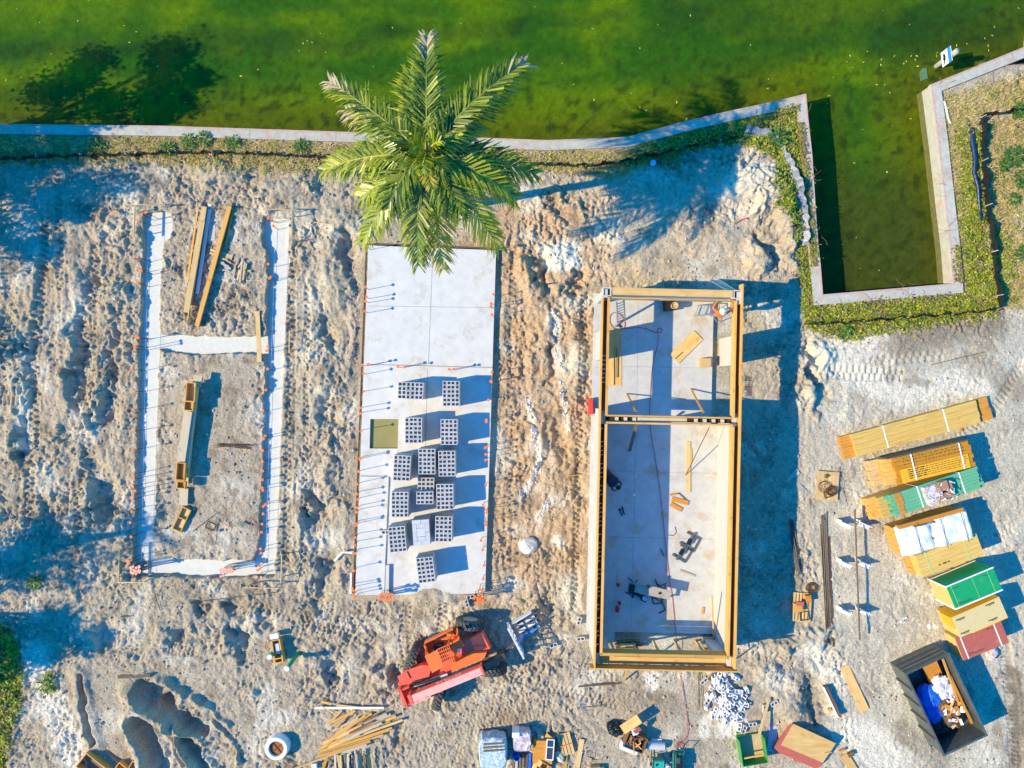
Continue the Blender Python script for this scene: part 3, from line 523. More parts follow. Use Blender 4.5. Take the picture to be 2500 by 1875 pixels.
SLW = z4([(935, 478), (922, 793), (925, 865), (918, 897), (912, 978), (945, 1392), (905, 1397), (900, 1462), (907, 1595)]) + z5([(882, 300), (884, 340), (879, 480), (882, 690), (884, 702), (875, 797), (863, 895), (860, 963), (862, 1015), (864, 1075), (858, 1105), (850, 1195), (848, 1215), (844, 1297), (841, 1357), (845, 1420), (836, 1565)]) + z6([(822, 268), (825, 292), (833, 327), (843, 350)])
place_dowels(SLW, SZ, 1.2, M_ORANGE, 'orange-capped dowel on the west edge of the white slab', 'dowels of the white slab west edge')
place_dowels(z4([(1177, 1410), (1228, 1405), (1573, 1428), (1610, 1428)]), SZ, 1.2, M_ORANGE, 'orange-capped dowel across the middle of the white slab', 'dowels across the white slab')
SLE = z4([(1913, 845), (1893, 912), (1893, 940), (1900, 1005), (1895, 1447), (1892, 1525), (1890, 478), (1910, 490)]) + z5([(1895, 100), (1867, 243), (1860, 398), (1858, 412), (1853, 600), (1845, 617), (1858, 660), (1850, 705), (1858, 895), (1835, 1053), (1860, 1095), (1858, 1112), (1847, 1180), (1855, 1205), (1818, 1330), (1830, 1405), (1838, 1520), (1835, 1625)])
place_dowels(SLE, SZ, 1.15, M_ORANGE, 'orange-capped dowel on the east edge of the white slab', 'dowels of the white slab east edge')
place_dowels(z6([(1038 + 17 * (i % 6) + R.uniform(-4, 4), 322) for i in range(6)] + [(1035 + 16 * i, 362 - 2 * (i % 3)) for i in range(6)] + [(1092, 325), (1122, 350), (1128, 335)]), .1, 1.15, M_ORANGE, 'orange cap in the dowel row at the south end of the kerb', 'dowels by the kerb')
place_dowels(z6([(1805, 275), (1825, 290), (1770, 330), (1790, 318), (1812, 325), (1832, 335), (1765, 352), (1785, 360), (1805, 350), (1828, 358), (1772, 378), (1795, 388), (1818, 380), (1832, 378), (1800, 370)]), .1, 1.1, M_ORANGE, 'orange cap in the dense cluster at the southeast corner of the white slab', 'southeast slab dowel cluster')

# ------------------------------------------------------------------ concrete blocks in stacks
def block_mesh():
    mb = MB(); xs = [-.195, -.162, -.02, .02, .162, .195]; ys = [-.095, -.062, .062, .095]; z = [0, .19]
    def v(i, j, k): return (xs[i], ys[j], z[k])
    for i in range(5):
        for j in range(3):
            if j == 1 and i in (1, 3):
                for k in ((0, 1, 2, 3),):
                    A = [v(i, j, 1), v(i + 1, j, 1), v(i + 1, j + 1, 1), v(i, j + 1, 1)]; B = [v(i, j, 0), v(i + 1, j, 0), v(i + 1, j + 1, 0), v(i, j + 1, 0)]
                    for e in range(4): f = (e + 1) % 4; mb.add([A[e], A[f], B[f], B[e]], [(0, 1, 2, 3)])
                continue
            mb.add([v(i, j, 1), v(i + 1, j, 1), v(i + 1, j + 1, 1), v(i, j + 1, 1)], [(0, 1, 2, 3)]); mb.add([v(i, j, 0), v(i + 1, j, 0), v(i + 1, j + 1, 0), v(i, j + 1, 0)], [(3, 2, 1, 0)])
    c4 = [(-.195, -.095), (.195, -.095), (.195, .095), (-.195, .095)]
    for e in range(4): a, b_ = c4[e], c4[(e + 1) % 4]; mb.add([(*a, 0), (*b_, 0), (*b_, .19), (*a, .19)], [(0, 1, 2, 3)])
    return mb
BLK = block_mesh().mesh('concrete_block', M_BLOCK); sb = MB(); sb.box((0, 0, .095), (.39, .19, .19)); SOLID = sb.mesh('solid_block', pm('solid_block_concrete', (.47, .49, .49), .9, var=.06, rnd=.06, bump=.2))
def block(loc, rz, label, group, mesh=BLK, rx=0, ry=0):
    o = bpy.data.objects.new('concrete_block', mesh); C.objects.link(o); o.location = loc; o.rotation_euler = (rx, ry, rz); return tag(o, label, 'block', group)
def pattern(kinds):
    r = []; row = 0
    for k in kinds:
        if k == 'A':
            r += [(0, row + .5, 1), (3, row + .5, 1), (1.5, row, 0), (1.5, row + 1, 0)]; row += 2
        else: r += [(.5, row, 0), (2.5, row, 0)]; row += 1
    return r, row
low = MB()
STACKS = [(1002, 954, 'ABBA', 90 - 2, 'wide stack at the north end of the west column'), (1101, 961, 'AABB', 0, 'northernmost stack of the east column'), (1009, 1051, 'ABBA', 0, 'stack just east of the water-filled pit'),
          (1096, 1055, 'ABBA', 0, 'second stack from the north in the east column'), (981, 1143, 'ABBB', -3, 'stack south-east of the water-filled pit'), (1042, 1127, 'BBAA', 0, 'stack between two others south-east of the pit'),
          (1091, 1132, 'ABBBB', 1, 'third stack from the north in the east column'), (1037, 1200, 'split', 0, 'low-stepped stack with two heights'), (976, 1232, 'ABBA', 0, 'stack beside the raised strip, second from the south'),
          (1086, 1213, 'BBBBA', 1, 'fourth stack from the north in the east column'), (1028, 1300, 'solid', 4, 'stack topped with smooth solid blocks'), (970, 1317, 'BBBABB'[:5], 5, 'tilted stack beside the raised strip near the kerb'),
          (1083, 1292, 'ABBA', -1, 'southernmost stack of the east column'), (1039, 1392, 'BBBBBB', 7, 'lone turned stack near the dirt at the south end')]
for si, (px, py, kd, dg, lab) in enumerate(STACKS):
    nl = 6; zt = SZ + nl * .2; a = rad(dg); split = kd == 'split'; solid = kd == 'solid'
    pat, rows = pattern('BBBBBB' if split or solid else kd)
    if solid: pat, rows = pattern('BAAB')
    while rows < 6: p2, r2 = pattern('B'); pat += [(x, y + rows, k) for x, y, k in p2]; rows += r2
    ctr = P(px, py, zt)
    for lev in range(nl):
        for x, y, k in pat:
            if split and lev > 3 and y < 2.5: continue
            u, v_ = (x - 1.5) * .2, ((rows - 1) / 2 - y) * .2
            jx, jy = R.uniform(-.004, .004), R.uniform(-.004, .004)
            wxy = (ctr.x + u * math.cos(a) - v_ * math.sin(a) + jx, ctr.y + u * math.sin(a) + v_ * math.cos(a) + jy); rz = a + (math.pi / 2 if k else 0) + R.uniform(-.012, .012)
            if lev == nl - 1 or (split and lev == 3 and y < 2.5):
                block((*wxy, SZ + lev * .2 + .003), rz, ('smooth solid block' if solid else 'grey two-hole block') + ' topping the ' + lab, 'top course of the ' + lab, SOLID if solid else BLK)
            else: low.box((*wxy, SZ + lev * .2 + .1), (.392, .192, .194), rz)
solo('lower_block_courses', low, M_BLOCK, 'lower courses of the grey concrete block stacks on the slab', 'blocks', kind='stuff')
# ------------------------------------------------------------------ block house shell of the east plot
HZ = 2.9; HA = rad(-1.25); FLZ = .2
h0 = P(1479, 711, HZ); HO = Vector((h0.x, h0.y, 0)); HW, HL, MY = 6.02, 16.62, -5.75
class HF(F):
    def __init__(s): s.o = HO.copy(); s.a = HA; s.c, s.s = math.cos(HA), math.sin(HA)
hf = HF()
def hw_(x, y, z): return Vector((HO.x + x * hf.c - y * hf.s, HO.y + x * hf.s + y * hf.c, z))
hs_ = thing('house_shell', 'roofless house shell of white block walls topped with yellow form boards', 'building', HO, HA)
mb = MB(); mb.prism([(-.22, .22), (HW - .45, .22), (HW - .45, -.5), (HW - .45, -6.0), (HW + .15, -6.0), (HW + .15, -16.2), (-.26, -16.2)], -.3, FLZ)
M_FLOOR = pm('floor_concrete', (.42, .43, .41), .75, var=.12, scale=2.4, dirt=(.44, .32, .17, .54, .75), dscale=1.0, bump=.06)
part('floor_slab', mb, M_FLOOR, hs_)
mb = MB()
for a, b_ in (((1.9, -.2), (1.95, -5.6)), ((1.95, -6.0), (1.9, -16)), ((.1, -3.3), (5.3, -3.3)), ((.1, -8.4), (5.9, -8.4)), ((.1, -11.6), (5.9, -11.6))):
    l_ = math.hypot(b_[0] - a[0], b_[1] - a[1]); mb.box(((a[0] + b_[0]) / 2, (a[1] + b_[1]) / 2, FLZ + .001), (l_, .012, .006), math.atan2(b_[1] - a[1], b_[0] - a[0]))
part('joint', mb, M_JOINT, hs_)
mb = MB(); mb.box((.55, -14.4, FLZ + .02), (1.1, 4.6, .05)); part('raised_strip', mb, M_FLOOR, hs_)
T = .19; WT = 2.6; HEAD = 2.42
def wall(segs, name='wall'):
    mb = MB()
    for x0, x1, y0, y1, za, zb in segs: mb.box(((x0 + x1) / 2, (y0 + y1) / 2, (za + zb) / 2), (x1 - x0, y1 - y0, zb - za))
    return part(name, mb, M_CMU, hs_)
wall([(-T / 2, T / 2, -.28, .1, -.2, HZ - .05), (-T / 2, T / 2, -3.05, -1.7, -.2, HEAD), (-T / 2, T / 2, -16.9, -5.35, -.2, HEAD), (-T / 2, T / 2, -16.9, -.282, HEAD + .002, WT)])
wall([(HW - T / 2, HW + T / 2, -.45, .1, -.2, HZ - .05), (HW - T / 2, HW + T / 2, -3.2, -1.85, -.2, HEAD), (HW - T / 2, HW + T / 2, -16.9, -5.6, -.2, HEAD), (HW - T / 2, HW + T / 2, -16.9, -.452, HEAD + .002, WT)])
wall([(T / 2 + .002, HW - T / 2 - .002, -.09, .1, -.2, WT - .01)])
wall([(T / 2 + .002, 1.2, MY - .095, MY + .095, 0, HEAD - .01), (3.9, HW - T / 2 - .002, MY - .095, MY + .095, 0, HEAD - .01), (T / 2 + .002, HW - T / 2 - .002, MY - .095, MY + .095, HEAD - .008, WT - .02)])
wall([(T / 2 + .002, .62, -16.55, -16.36, -.2, 2.3)]); wall([(HW - .62, HW - T / 2 - .002, -16.55, -16.36, -.2, 2.3)])
# hollow corner columns
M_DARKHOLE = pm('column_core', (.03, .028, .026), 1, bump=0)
for x in (0, HW):
    mb = MB()
    for dx, dy, sx, sy in ((-.17, 0, .05, .4), (.17, 0, .05, .4), (0, .175, .29, .05), (0, -.175, .29, .05)): mb.box((x + dx + (.06 if x == 0 else -.06), -.02 + dy, (HZ + 2.4) / 2), (sx, sy, HZ - 2.4))
    c_ = part('corner_column', mb, M_CMU, hs_); mb = MB(); mb.box((x + (.06 if x == 0 else -.06), -.02, 2.62), (.29, .3, .012)); part('column_core', mb, M_DARKHOLE, c_)
# top forms
def board(x0, y0, x1, y1, z0, z1, th, mat=M_LUM, name='form_board'):
    """long board built along its own x axis so that the grain follows it"""
    l_ = math.hypot(x1 - x0, y1 - y0); mb = MB(); mb.box((0, 0, 0), (l_, th, z1 - z0)); o = part(name, mb, mat, hs_); o.location = ((x0 + x1) / 2, (y0 + y1) / 2, (z0 + z1) / 2); o.rotation_euler = (0, 0, math.atan2(y1 - y0, x1 - x0)); return o
M_CORE = pm('form_core', (.16, .085, .05), .9, var=.3, scale=8)
e = .128
board(-e, -.30, -e, -9.0, 2.5, 2.94, .065); board(-e - .003, -9.0, -e - .003, -17.0, 2.5, 2.93, .065)
board(e + .02, -.26, e + .02, -5.6, 2.5, 2.95, .10); board(e + .02, -5.98, e + .02, -16.4, 2.5, 2.95, .10)
board(HW + e, .45, HW + e, -4.1, 2.5, 3.0, .07); board(HW + e + .03, -4.1, HW + e + .03, -16.9, 2.5, 2.97, .08)
board(HW - e - .02, -.30, HW - e - .02, -5.6, 2.5, 2.95, .10); board(HW - e - .02, -5.98, HW - e - .02, -16.5, 2.5, 2.95, .11)
board(.30, .01, HW - .3, .0, 2.90, 2.935, .33, M_PLY, 'cover_board')
board(.2, -.28, HW * .42, -.28, 2.5, 2.9, .045); board(HW * .42, -.31, HW - .2, -.29, 2.5, 2.88, .045)
board(.16, MY + .15, HW - .16, MY + .15, 2.45, 2.94, .075); board(.16, MY - .17, HW - .16, MY - .17, 2.45, 2.94, .08)
for x in (0, HW):
    mb = MB(); mb.box((x, -2.9 - .0, 2.612), (.19, 5.0, .012)); part('form_core', mb, M_CORE, hs_)
mb = MB(); mb.box((HW, -11.2, 2.612), (.19, 10.4, .012)); part('form_core', mb, M_CORE, hs_)
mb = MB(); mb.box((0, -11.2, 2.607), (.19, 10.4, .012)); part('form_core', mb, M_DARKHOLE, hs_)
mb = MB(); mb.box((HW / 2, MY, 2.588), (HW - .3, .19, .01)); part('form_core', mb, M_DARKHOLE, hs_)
cell = MB()
y = -6.2
while y > -16.2:
    if R.random() < .72: cell.box((R.uniform(-.03, .03), y, 2.66), (.12, .03, .09)); cell.box((-.06, y - .07, 2.655), (.03, .1, .08))
    y -= .2
for yy in np.arange(-2.9, -4.2, -.2): cell.box((0, yy, 2.66), (.18, .05, .08))
for xx in np.arange(.45, 5.7, .2):
    if xx < 1.5 or xx > 3.9: cell.box((xx, MY, 2.65), (.15, .16, .10)) if int(xx * 10) % 4 else None
    elif R.random() < .3: cell.box((xx, MY, 2.62), (.2, .17, .04))
tag(part('block_web', cell, M_BLOCK, hs_), kind='stuff')
mb = MB(); mb.box((2.7, MY, 2.615), (2.3, .17, .03)); part('bond_beam', mb, M_CONC, hs_)
# deep header trough over the wide south opening
board(.1, -16.36, HW - .14, -16.36, 2.35, 2.95, .13, M_LUM, 'header_board'); board(-.35, -17.02, HW + .28, -17.02, 2.35, 2.95, .06, M_LUM, 'header_board')
b_ = board(.12, -16.70, HW - .12, -16.70, 2.33, 2.37, .52, M_PLY, 'header_bottom')
board(.75, -16.42, HW - .75, -16.42, 2.55, 2.85, .02, M_BROWNW, 'header_board').location.y -= .05
for x in (0, HW): mb = MB(); mb.box((x, -16.93, 1.2), (.19, .14, 2.3)); part('post', mb, M_PALE, hs_)
for k in range(5): mb = MB(); mb.box((.9 + k * 1.05, -16.62, 1.16), (.09, .09, 2.32)); part('shore_post', mb, M_PALE, hs_)
# ------------------------------------------------------------------ loose boards around and inside the shell
def plank(px0, px1, wd, th, z0, z1, mat, name, label, cat, group=None, jit=0):
    """a straight board lying or leaning between two photo spots; z0, z1 = height of its underside at the ends"""
    a, b_ = P(*px0, z0), P(*px1, z1); d = b_ - a; mb = MB(); mb.box((0, 0, th / 2), (d.length, wd, th))
    o = solo(name, mb, mat, label, cat, (a + b_) / 2, math.atan2(d.y, d.x), group); o.rotation_euler = (jit, -math.atan2(d.z, math.hypot(d.x, d.y)), math.atan2(d.y, d.x)); return o
F0 = FLZ + .003
plank((1531, 962), (1553, 1006), .09, .045, F0, 2.4, M_LUM, 'brace', 'slanting yellow brace on the west half of the cross wall', 'brace')
plank((1687, 950), (1719, 1012), .09, .045, F0, 2.4, M_LUM, 'brace', 'slanting yellow brace on the east half of the cross wall', 'brace')
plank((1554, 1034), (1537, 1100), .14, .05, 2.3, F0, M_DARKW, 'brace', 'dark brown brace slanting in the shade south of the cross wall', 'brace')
plank((1732, 1042), (1674, 1160), .03, .03, 2.2, F0, M_RUST, 'steel_bar', 'long bent dark bar leaning on the cross wall', 'bar')
plank((1680, 1078), (1680, 1202), .21, .045, F0, F0, M_PALE, 'plank', 'long pale plank lying on the sunlit floor strip', 'plank')
plank((1687, 1096), (1687, 1132), .06, .04, F0, F0, M_LUM, 'lumber_piece', 'short orange stick lying against the long pale plank', 'lumber')
plank((1501, 803), (1502, 942), .62, .02, F0, F0, M_PLY, 'plywood_sheet', 'plywood sheet on the floor along the west wall of the north room', 'plywood')
plank((1486, 803), (1486, 940), .5, .02, F0 + .06, F0 + .06, M_PLY, 'plywood_sheet', 'narrow plywood strip lying over the sheet by the west wall', 'plywood')
plank((1505, 850), (1504, 922), .04, .04, F0 + .09, F0 + .09, M_BROWNW, 'lumber_piece', 'thin dark stick lying on the plywood by the west wall', 'lumber')
plank((1646, 876), (1705, 818), .62, .02, F0 + .03, F0 + .03, M_PLY, 'plywood_sheet', 'orange plywood sheet lying diagonally in the north room', 'plywood')
plank((1648, 876), (1666, 860), .035, .035, F0 + .055, F0 + .055, M_DARKW, 'hammer', 'dark hammer lying on the diagonal plywood sheet', 'hammer')
for (a, b_, wd, lb) in (((1640, 1218), (1680, 1228), .22, 'larger orange lumber offcut in the middle of the floor'), ((1637, 1230), (1664, 1245), .2, 'southern orange lumber offcut in the middle of the floor'), ((1636, 1208), (1654, 1205), .09, 'short orange offcut, northernmost of the offcut trio'), ((1657, 1204), (1680, 1226), .05, 'thin brown stick across the orange lumber offcut')):
    plank(a, b_, wd, .045, F0, F0 + .02, M_LVL if wd > .06 else M_BROWNW, 'lumber_offcut', lb, 'offcut', 'offcuts in the middle of the house floor')
plank((1660, 1392), (1697, 1406), .09, .045, F0, F0, M_GREYW, 'lumber_piece', 'grey stick lying on the sunlit floor near the east wall', 'lumber')
plank((1717, 1482), (1714, 1498), .1, .05, F0, F0, M_LUM, 'lumber_piece', 'short yellow block near the south-east corner of the floor', 'lumber')
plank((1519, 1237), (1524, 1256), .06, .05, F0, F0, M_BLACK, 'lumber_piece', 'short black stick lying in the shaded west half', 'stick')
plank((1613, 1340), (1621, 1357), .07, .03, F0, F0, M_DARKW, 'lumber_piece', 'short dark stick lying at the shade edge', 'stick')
plank((1738, 1455), (1742, 1575), .05, .09, 1.9, F0, M_LUM, 'lumber_piece', 'upright yellow stud leaning inside the east wall', 'lumber')
plank((1532, 1630), (1524, 1661), .09, .04, 2.2, .02, M_LUM, 'brace', 'short yellow brace outside the west part of the south header', 'brace')
plank((1740, 1638), (1727, 1655), .09, .04, 2.2, .05, M_LUM, 'brace', 'short yellow brace outside the east part of the south header', 'brace')
# lumber stacked in the south corners
k = 0
for (cx_, cy_, n_, l0) in ((1522, 1573, 15, 1.5), (1738, 1572, 12, 1.0)):
    west = cx_ < 1600
    for i in range(n_):
        z = F0 + (i // 3) * .05 * (2.6 if west else 2.2); dx = R.uniform(-8, 8) + (10 if west else -4); dy = (i % 3 - 1) * 9 + R.uniform(-4, 4)
        l_ = l0 * R.uniform(.55, 1.0) * (1 - i / n_ * .4) * 25
        plank((cx_ + dx - l_, cy_ + dy + R.uniform(-2, 2)), (cx_ + dx + l_, cy_ + dy), .1, .09, z, z, R.choice([M_BROWNW, M_DARKW, M_PALE, M_LUM, M_BROWNW]) if west else R.choice([M_LUM, M_PALE, M_BROWNW]), 'lumber_piece',
              'timber in the brown lumber heap in the south-west corner of the house' if west else 'timber in the yellow lumber heap in the south-east corner of the house', 'lumber', 'south-west lumber heap' if west else 'south-east lumber heap')
# ------------------------------------------------------------------ plants
def leafmat(name, c1, c2, rough=.45, trans=.25):
    m, n, b = newmat(name); L = n.links; tc = N(n, 'ShaderNodeTexCoord')
    gi = N(n, 'ShaderNodeNewGeometry'); no = N(n, 'ShaderNodeTexNoise', Scale=1.7, Detail=3.0); L.new(tc.outputs['Object'], no.inputs['Vector'])
    mx = N(n, 'ShaderNodeMix', data_type='RGBA'); mx.inputs[6].default_value = (*c1, 1); mx.inputs[7].default_value = (*c2, 1)
    a_ = N(n, 'ShaderNodeMath', operation='ADD'); L.new(gi.outputs['Random Per Island'], a_.inputs[0]); L.new(no.outputs[0], a_.inputs[1])
    mr = N(n, 'ShaderNodeMapRange'); mr.inputs[1].default_value = .45; mr.inputs[2].default_value = 1.45; L.new(a_.outputs[0], mr.inputs[0]); L.new(mr.outputs[0], mx.inputs['Factor'])
    L.new(mx.outputs[2], b.inputs['Base Color']); b.inputs['Roughness'].default_value = rough; b.inputs['Specular IOR Level'].default_value = .5
    t = N(n, 'ShaderNodeBsdfTranslucent'); L.new(mx.outputs[2], t.inputs[0]); ms = N(n, 'ShaderNodeMixShader'); ms.inputs[0].default_value = trans
    L.new(b.outputs[0], ms.inputs[1]); L.new(t.outputs[0], ms.inputs[2]); L.new(ms.outputs[0], n.nodes['Material Output'].inputs[0]); return m
M_FROND = leafmat('palm_green', (.030, .080, .008), (.27, .34, .02), .3)
M_FROND2 = leafmat('palm_yellow_green', (.17, .27, .015), (.46, .46, .03), .38)
M_FRONDY = leafmat('palm_yellow', (.42, .34, .03), (.62, .46, .06), .4)
M_FRONDD = leafmat('palm_straw', (.42, .33, .20), (.62, .50, .33), .6)
M_RACHIS = pm('palm_midrib', (.50, .42, .06), .5, bump=0, rnd=.05); M_RACHG = pm('palm_midrib_green', (.20, .26, .04), .5, bump=0, rnd=.05)
M_TRUNK = pm('palm_trunk', (.40, .38, .34), .9, var=.2, scale=5, stretch=(1, 1, 6), bump=.4)
M_SHAFT = pm('palm_crownshaft', (.12, .17, .04), .5, bump=.1)
def frond(tip, base, rise, droop, mats, root, ll=.85, n=74, rib=None, dry_from=2.0, yaw=0, twist=0.0):
    """one feather leaf: arched midrib with two combs of drooping leaflets"""
    tip = Vector(tip); base = Vector(base); mid = base.lerp(tip, .5) + Vector((0, 0, rise)); side = (tip - base).cross(Vector((0, 0, 1))).normalized(); mid += side * yaw
    def at(t): return base * (1 - t) ** 2 + mid * 2 * t * (1 - t) + tip * t * t
    rb = MB(); rb.tube([at(i / 12) for i in range(13)], .045, 5, r2=.010)
    mb = MB()
    for i in range(n):
        t = .10 + .90 * (i + .5) / n; p = at(t); d = (at(min(1, t + .02)) - at(t - .02)).normalized(); up = Vector((0, 0, 1)); s0 = d.cross(up).normalized(); up = s0.cross(d)
        for sg in (-1, 1):
            if R.random() < .05: continue
            l_ = ll * (.42 + .9 * math.sin(math.pi * min(1, .16 + .80 * t)) ** .8) * R.uniform(.8, 1.1) * .78
            sw = .55 + .5 * t + R.uniform(-.12, .12)
            lift = R.choice([.35, .1, -.15]) + R.uniform(-.15, .15) + twist * sg
            dr = (s0 * sg * math.cos(sw) + d * math.sin(sw) + up * lift).normalized()
            p1 = p + dr * l_ * .55; p2 = p + dr * l_ * .95 - Vector((0, 0, l_ * droop * R.uniform(.6, 1.3)))
            wv = dr.cross(up).normalized() * .031 * R.uniform(.7, 1.35)
            mi = 1 if t > dry_from + R.uniform(-.08, .08) else (2 if len(mats) > 2 and R.random() < .12 else 0)
            mb.add([p + wv * .6, p - wv * .6, p1 - wv, p1 + wv, p2 - wv * .15, p2 + wv * .15], [(0, 1, 2, 3), (3, 2, 4, 5)], mi)
    f = part('frond', mb, mats, root); part('midrib', rb, rib or M_RACHG, f); return f
PC = P(1045, 378, 9.7); PB_ = GP(1104, 507)
palm = thing('palm_tree', 'tall palm with a wide feathery crown at the canal seawall', 'palm tree', PB_)
pc = PC - PB_
mb = MB(); mb.tube([(0, 0, -.3), (0, 0, .3), pc * .2 + Vector((.02, 0, 0)), pc * .5, pc * .8, pc * .90], .24, 12, r2=.15); part('trunk', mb, M_TRUNK, palm, True)
mb = MB(); mb.tube([pc * .89, pc * .95, pc * 1.0, pc + Vector((0, 0, .5))], .19, 10, r2=.05); part('crownshaft', mb, M_SHAFT, palm, True)
FR = [(1042, 92, 9.9, .9, 'd', .82), (1030, 150, 9.0, .8, 'g', 2), (1000, 175, 9.2, .9, 'y', 2), (806, 200, 9.3, 1.0, 'd', .80), (845, 268, 8.3, .7, 'd', .62), (1284, 152, 10.1, 1.0, 'g', .9), (1225, 215, 9.1, .9, 'g', 2), (1180, 235, 9.0, .6, 'g', 2),
      (792, 415, 8.9, .8, 'y', 2), (880, 480, 8.7, .8, 'y', 2), (905, 430, 8.4, .7, 'g', 2), (885, 592, 7.6, 1.1, 'y', 2), (950, 500, 9.4, .6, 'g', 2), (1022, 648, 7.8, 1.1, 'g', 2), (1082, 655, 6.6, 1.2, 'o', 2), (1216, 606, 7.6, 1.1, 'y', 2), (1255, 480, 8.8, .8, 'y', 2),
      (1230, 440, 8.6, .7, 'g', 2), (1308, 425, 8.2, .9, 'g', 2), (1120, 520, 9.2, .5, 'g', 2), (960, 300, 9.8, .7, 'g', 2), (1130, 300, 9.9, .7, 'g', 2), (935, 370, 9.4, .6, 'g', 2), (1150, 400, 9.5, .6, 'g', 2)]
for px, py, z, rise, kd, dry in FR:
    mats = {'g': [M_FROND, M_FRONDD, M_FROND2], 'y': [M_FROND2, M_FRONDD, M_FROND], 'd': [M_FROND, M_FRONDD, M_FROND2], 'o': [M_FRONDY, M_FRONDD, M_FROND2]}[kd]
    frond(P(px, py, z) - PB_, pc + Vector((R.uniform(-.06, .06), R.uniform(-.06, .06), R.uniform(-.1, .25))), rise * 1.1, .40 if z > 9 else .55, mats, palm, rib=M_RACHIS if kd in 'yo' else None, dry_from=dry, yaw=R.uniform(-.25, .25), ll=1.18)
for px, py, z, kd in ((1052, 455, 10.3, 'o'), (1010, 355, 10.9, 'y'), (1072, 345, 10.8, 'y'), (1030, 420, 10.7, 'y'), (1085, 415, 10.4, 'g'), (1000, 410, 10.4, 'g')):
    mats = {'g': [M_FROND, M_FRONDD, M_FROND2], 'y': [M_FROND2, M_FRONDD, M_FROND], 'o': [M_FRONDY, M_FRONDD, M_FROND2]}[kd]
    frond(P(px, py, z) - PB_, pc + Vector((0, 0, .3)), .35, .1, mats, palm, ll=.55, n=26, rib=M_RACHIS, twist=.2)
kids(palm)
b_ = GP(-235, 1405); t = thing('palm_tree', 'very tall slender palm beyond the left edge casting a long thin shadow', 'palm tree', b_); mb = MB(); mb.tube([(0, 0, -.3), (.1, 0, 4), (.1, .1, 7), (0, 0, 9.2)], .26, 10, r2=.14); part('trunk', mb, M_TRUNK, t, True)
for k in range(9): a = k * .7; frond((1.5 * math.cos(a), 1.5 * math.sin(a), 8.7 + .5 * (k % 3)), (0, 0, 9.1), .5, .4, [M_FROND, M_FRONDD, M_FROND2], t, ll=.5, n=16)

# trees beyond the left edge, whose shadows fall into the picture
M_LEAF = leafmat('tree_leaf', (.02, .05, .01), (.07, .12, .02), .5); M_BARK = pm('tree_bark', (.16, .13, .10), .9, bump=.4)
def tree(px, py, zc, rx_, rz_, n, lab, seed, gap=.0):
    rr = random.Random(seed); b_ = GP(px, py); t = thing('shade_tree', lab, 'tree', b_, group='trees beyond the left edge')
    mb = MB(); mb.tube([(0, 0, -.3), (.05, 0, zc * .4), (0, .1, zc * .75)], .22, 8, r2=.12)
    cl = []
    for k in range(16):
        a = rr.uniform(0, 6.28); q = rr.uniform(.3, 1) ** .5; e_ = Vector((math.cos(a) * q * rx_, math.sin(a) * q * rx_, zc + rr.uniform(-1, 1) * rz_)); cl.append((e_, rr.uniform(.45, .95)))
        mb.tube([(0, .05, zc * rr.uniform(.45, .7)), e_ * .55 + Vector((0, 0, zc * .35)), e_], .07, 5, r2=.02)
    part('trunk', mb, M_BARK, t, True); mb = MB()
    for i in range(n):
        c_, r_ = rr.choice(cl); v_ = Vector((rr.gauss(0, .5), rr.gauss(0, .5), rr.gauss(0, .45))) * r_ + c_; u = Vector((rr.gauss(0, 1), rr.gauss(0, 1), rr.gauss(0, .6))).normalized(); w_ = u.cross(Vector((rr.gauss(0, 1), rr.gauss(0, 1), rr.gauss(0, 1)))).normalized(); s_ = rr.uniform(.09, .17)
        mb.add([v_ - u * s_, v_ + w_ * s_ * .5, v_ + u * s_, v_ - w_ * s_ * .5], [(0, 1, 2, 3)])
    part('crown', mb, M_LEAF, t)
tree(-262, 335, 6.4, 2.9, 1.9, 13000, 'broad leafy tree beyond the left edge by the seawall, shading canal and cap', 3)
tree(-330, 500, 5.5, 2.3, 2.2, 8500, 'leafy tree beyond the left edge beside the seawall tree', 4)
tree(-300, 560, 5.4, 2.6, 2.4, 6500, 'bushy tree beyond the left edge between the leafy pair and the sparse one', 12); tree(-380, 640, 6.8, 2.2, 1.8, 2600, 'sparse tree beyond the left edge south of the leafy pair', 5)
tree(-300, 890, 4.6, 1.3, 1.2, 600, 'small sparse tree beyond the left edge at mid height', 8)
tree(-270, 1530, 5.6, 2.9, 2.2, 9500, 'dense tree beyond the lower left edge', 6); tree(-330, 1660, 4.4, 2.0, 1.8, 4500, 'lower bushy tree beyond the lower left edge south of the dense one', 9)
tree(-430, 1470, 8.4, 2.2, 1.6, 1600, 'taller thin tree beyond the lower left edge', 7)

# ground cover: dry grass and creeping vines
M_DRY = leafmat('dry_grass', (.46, .37, .13), (.68, .56, .26), .7, .2); M_GRN = leafmat('vine_leaf', (.10, .19, .008), (.46, .47, .025), .5, .25); M_GRN2 = leafmat('weed_leaf', (.03, .12, .012), (.12, .26, .03), .5, .25)
M_RED = leafmat('dead_vine', (.20, .10, .06), (.32, .20, .13), .8, .1)
rg = np.random.RandomState(5)
def scatter(polys, dens, edge=.12, seed=0, clump=.0):
    out = []
    for pl in polys:
        x0, y0 = pl.min(0); x1, y1 = pl.max(0); x0 = max(x0, -26.3); x1 = min(x1, 26.3); n_ = int((x1 - x0) * (y1 - y0) * dens)
        x = rg.uniform(x0, x1, n_); y = rg.uniform(y0, y1, n_); k = sdf(pl, x, y) < edge * rg.randn(n_)
        k &= sdf(WATER, x, y) > .48
        if clump > -1: k &= fbm(x / .55, y / .55, 3, 300 + seed) > rg.uniform(-.5, .5, n_) + clump
        out.append(np.column_stack([x[k], y[k]]))
    return np.concatenate(out)
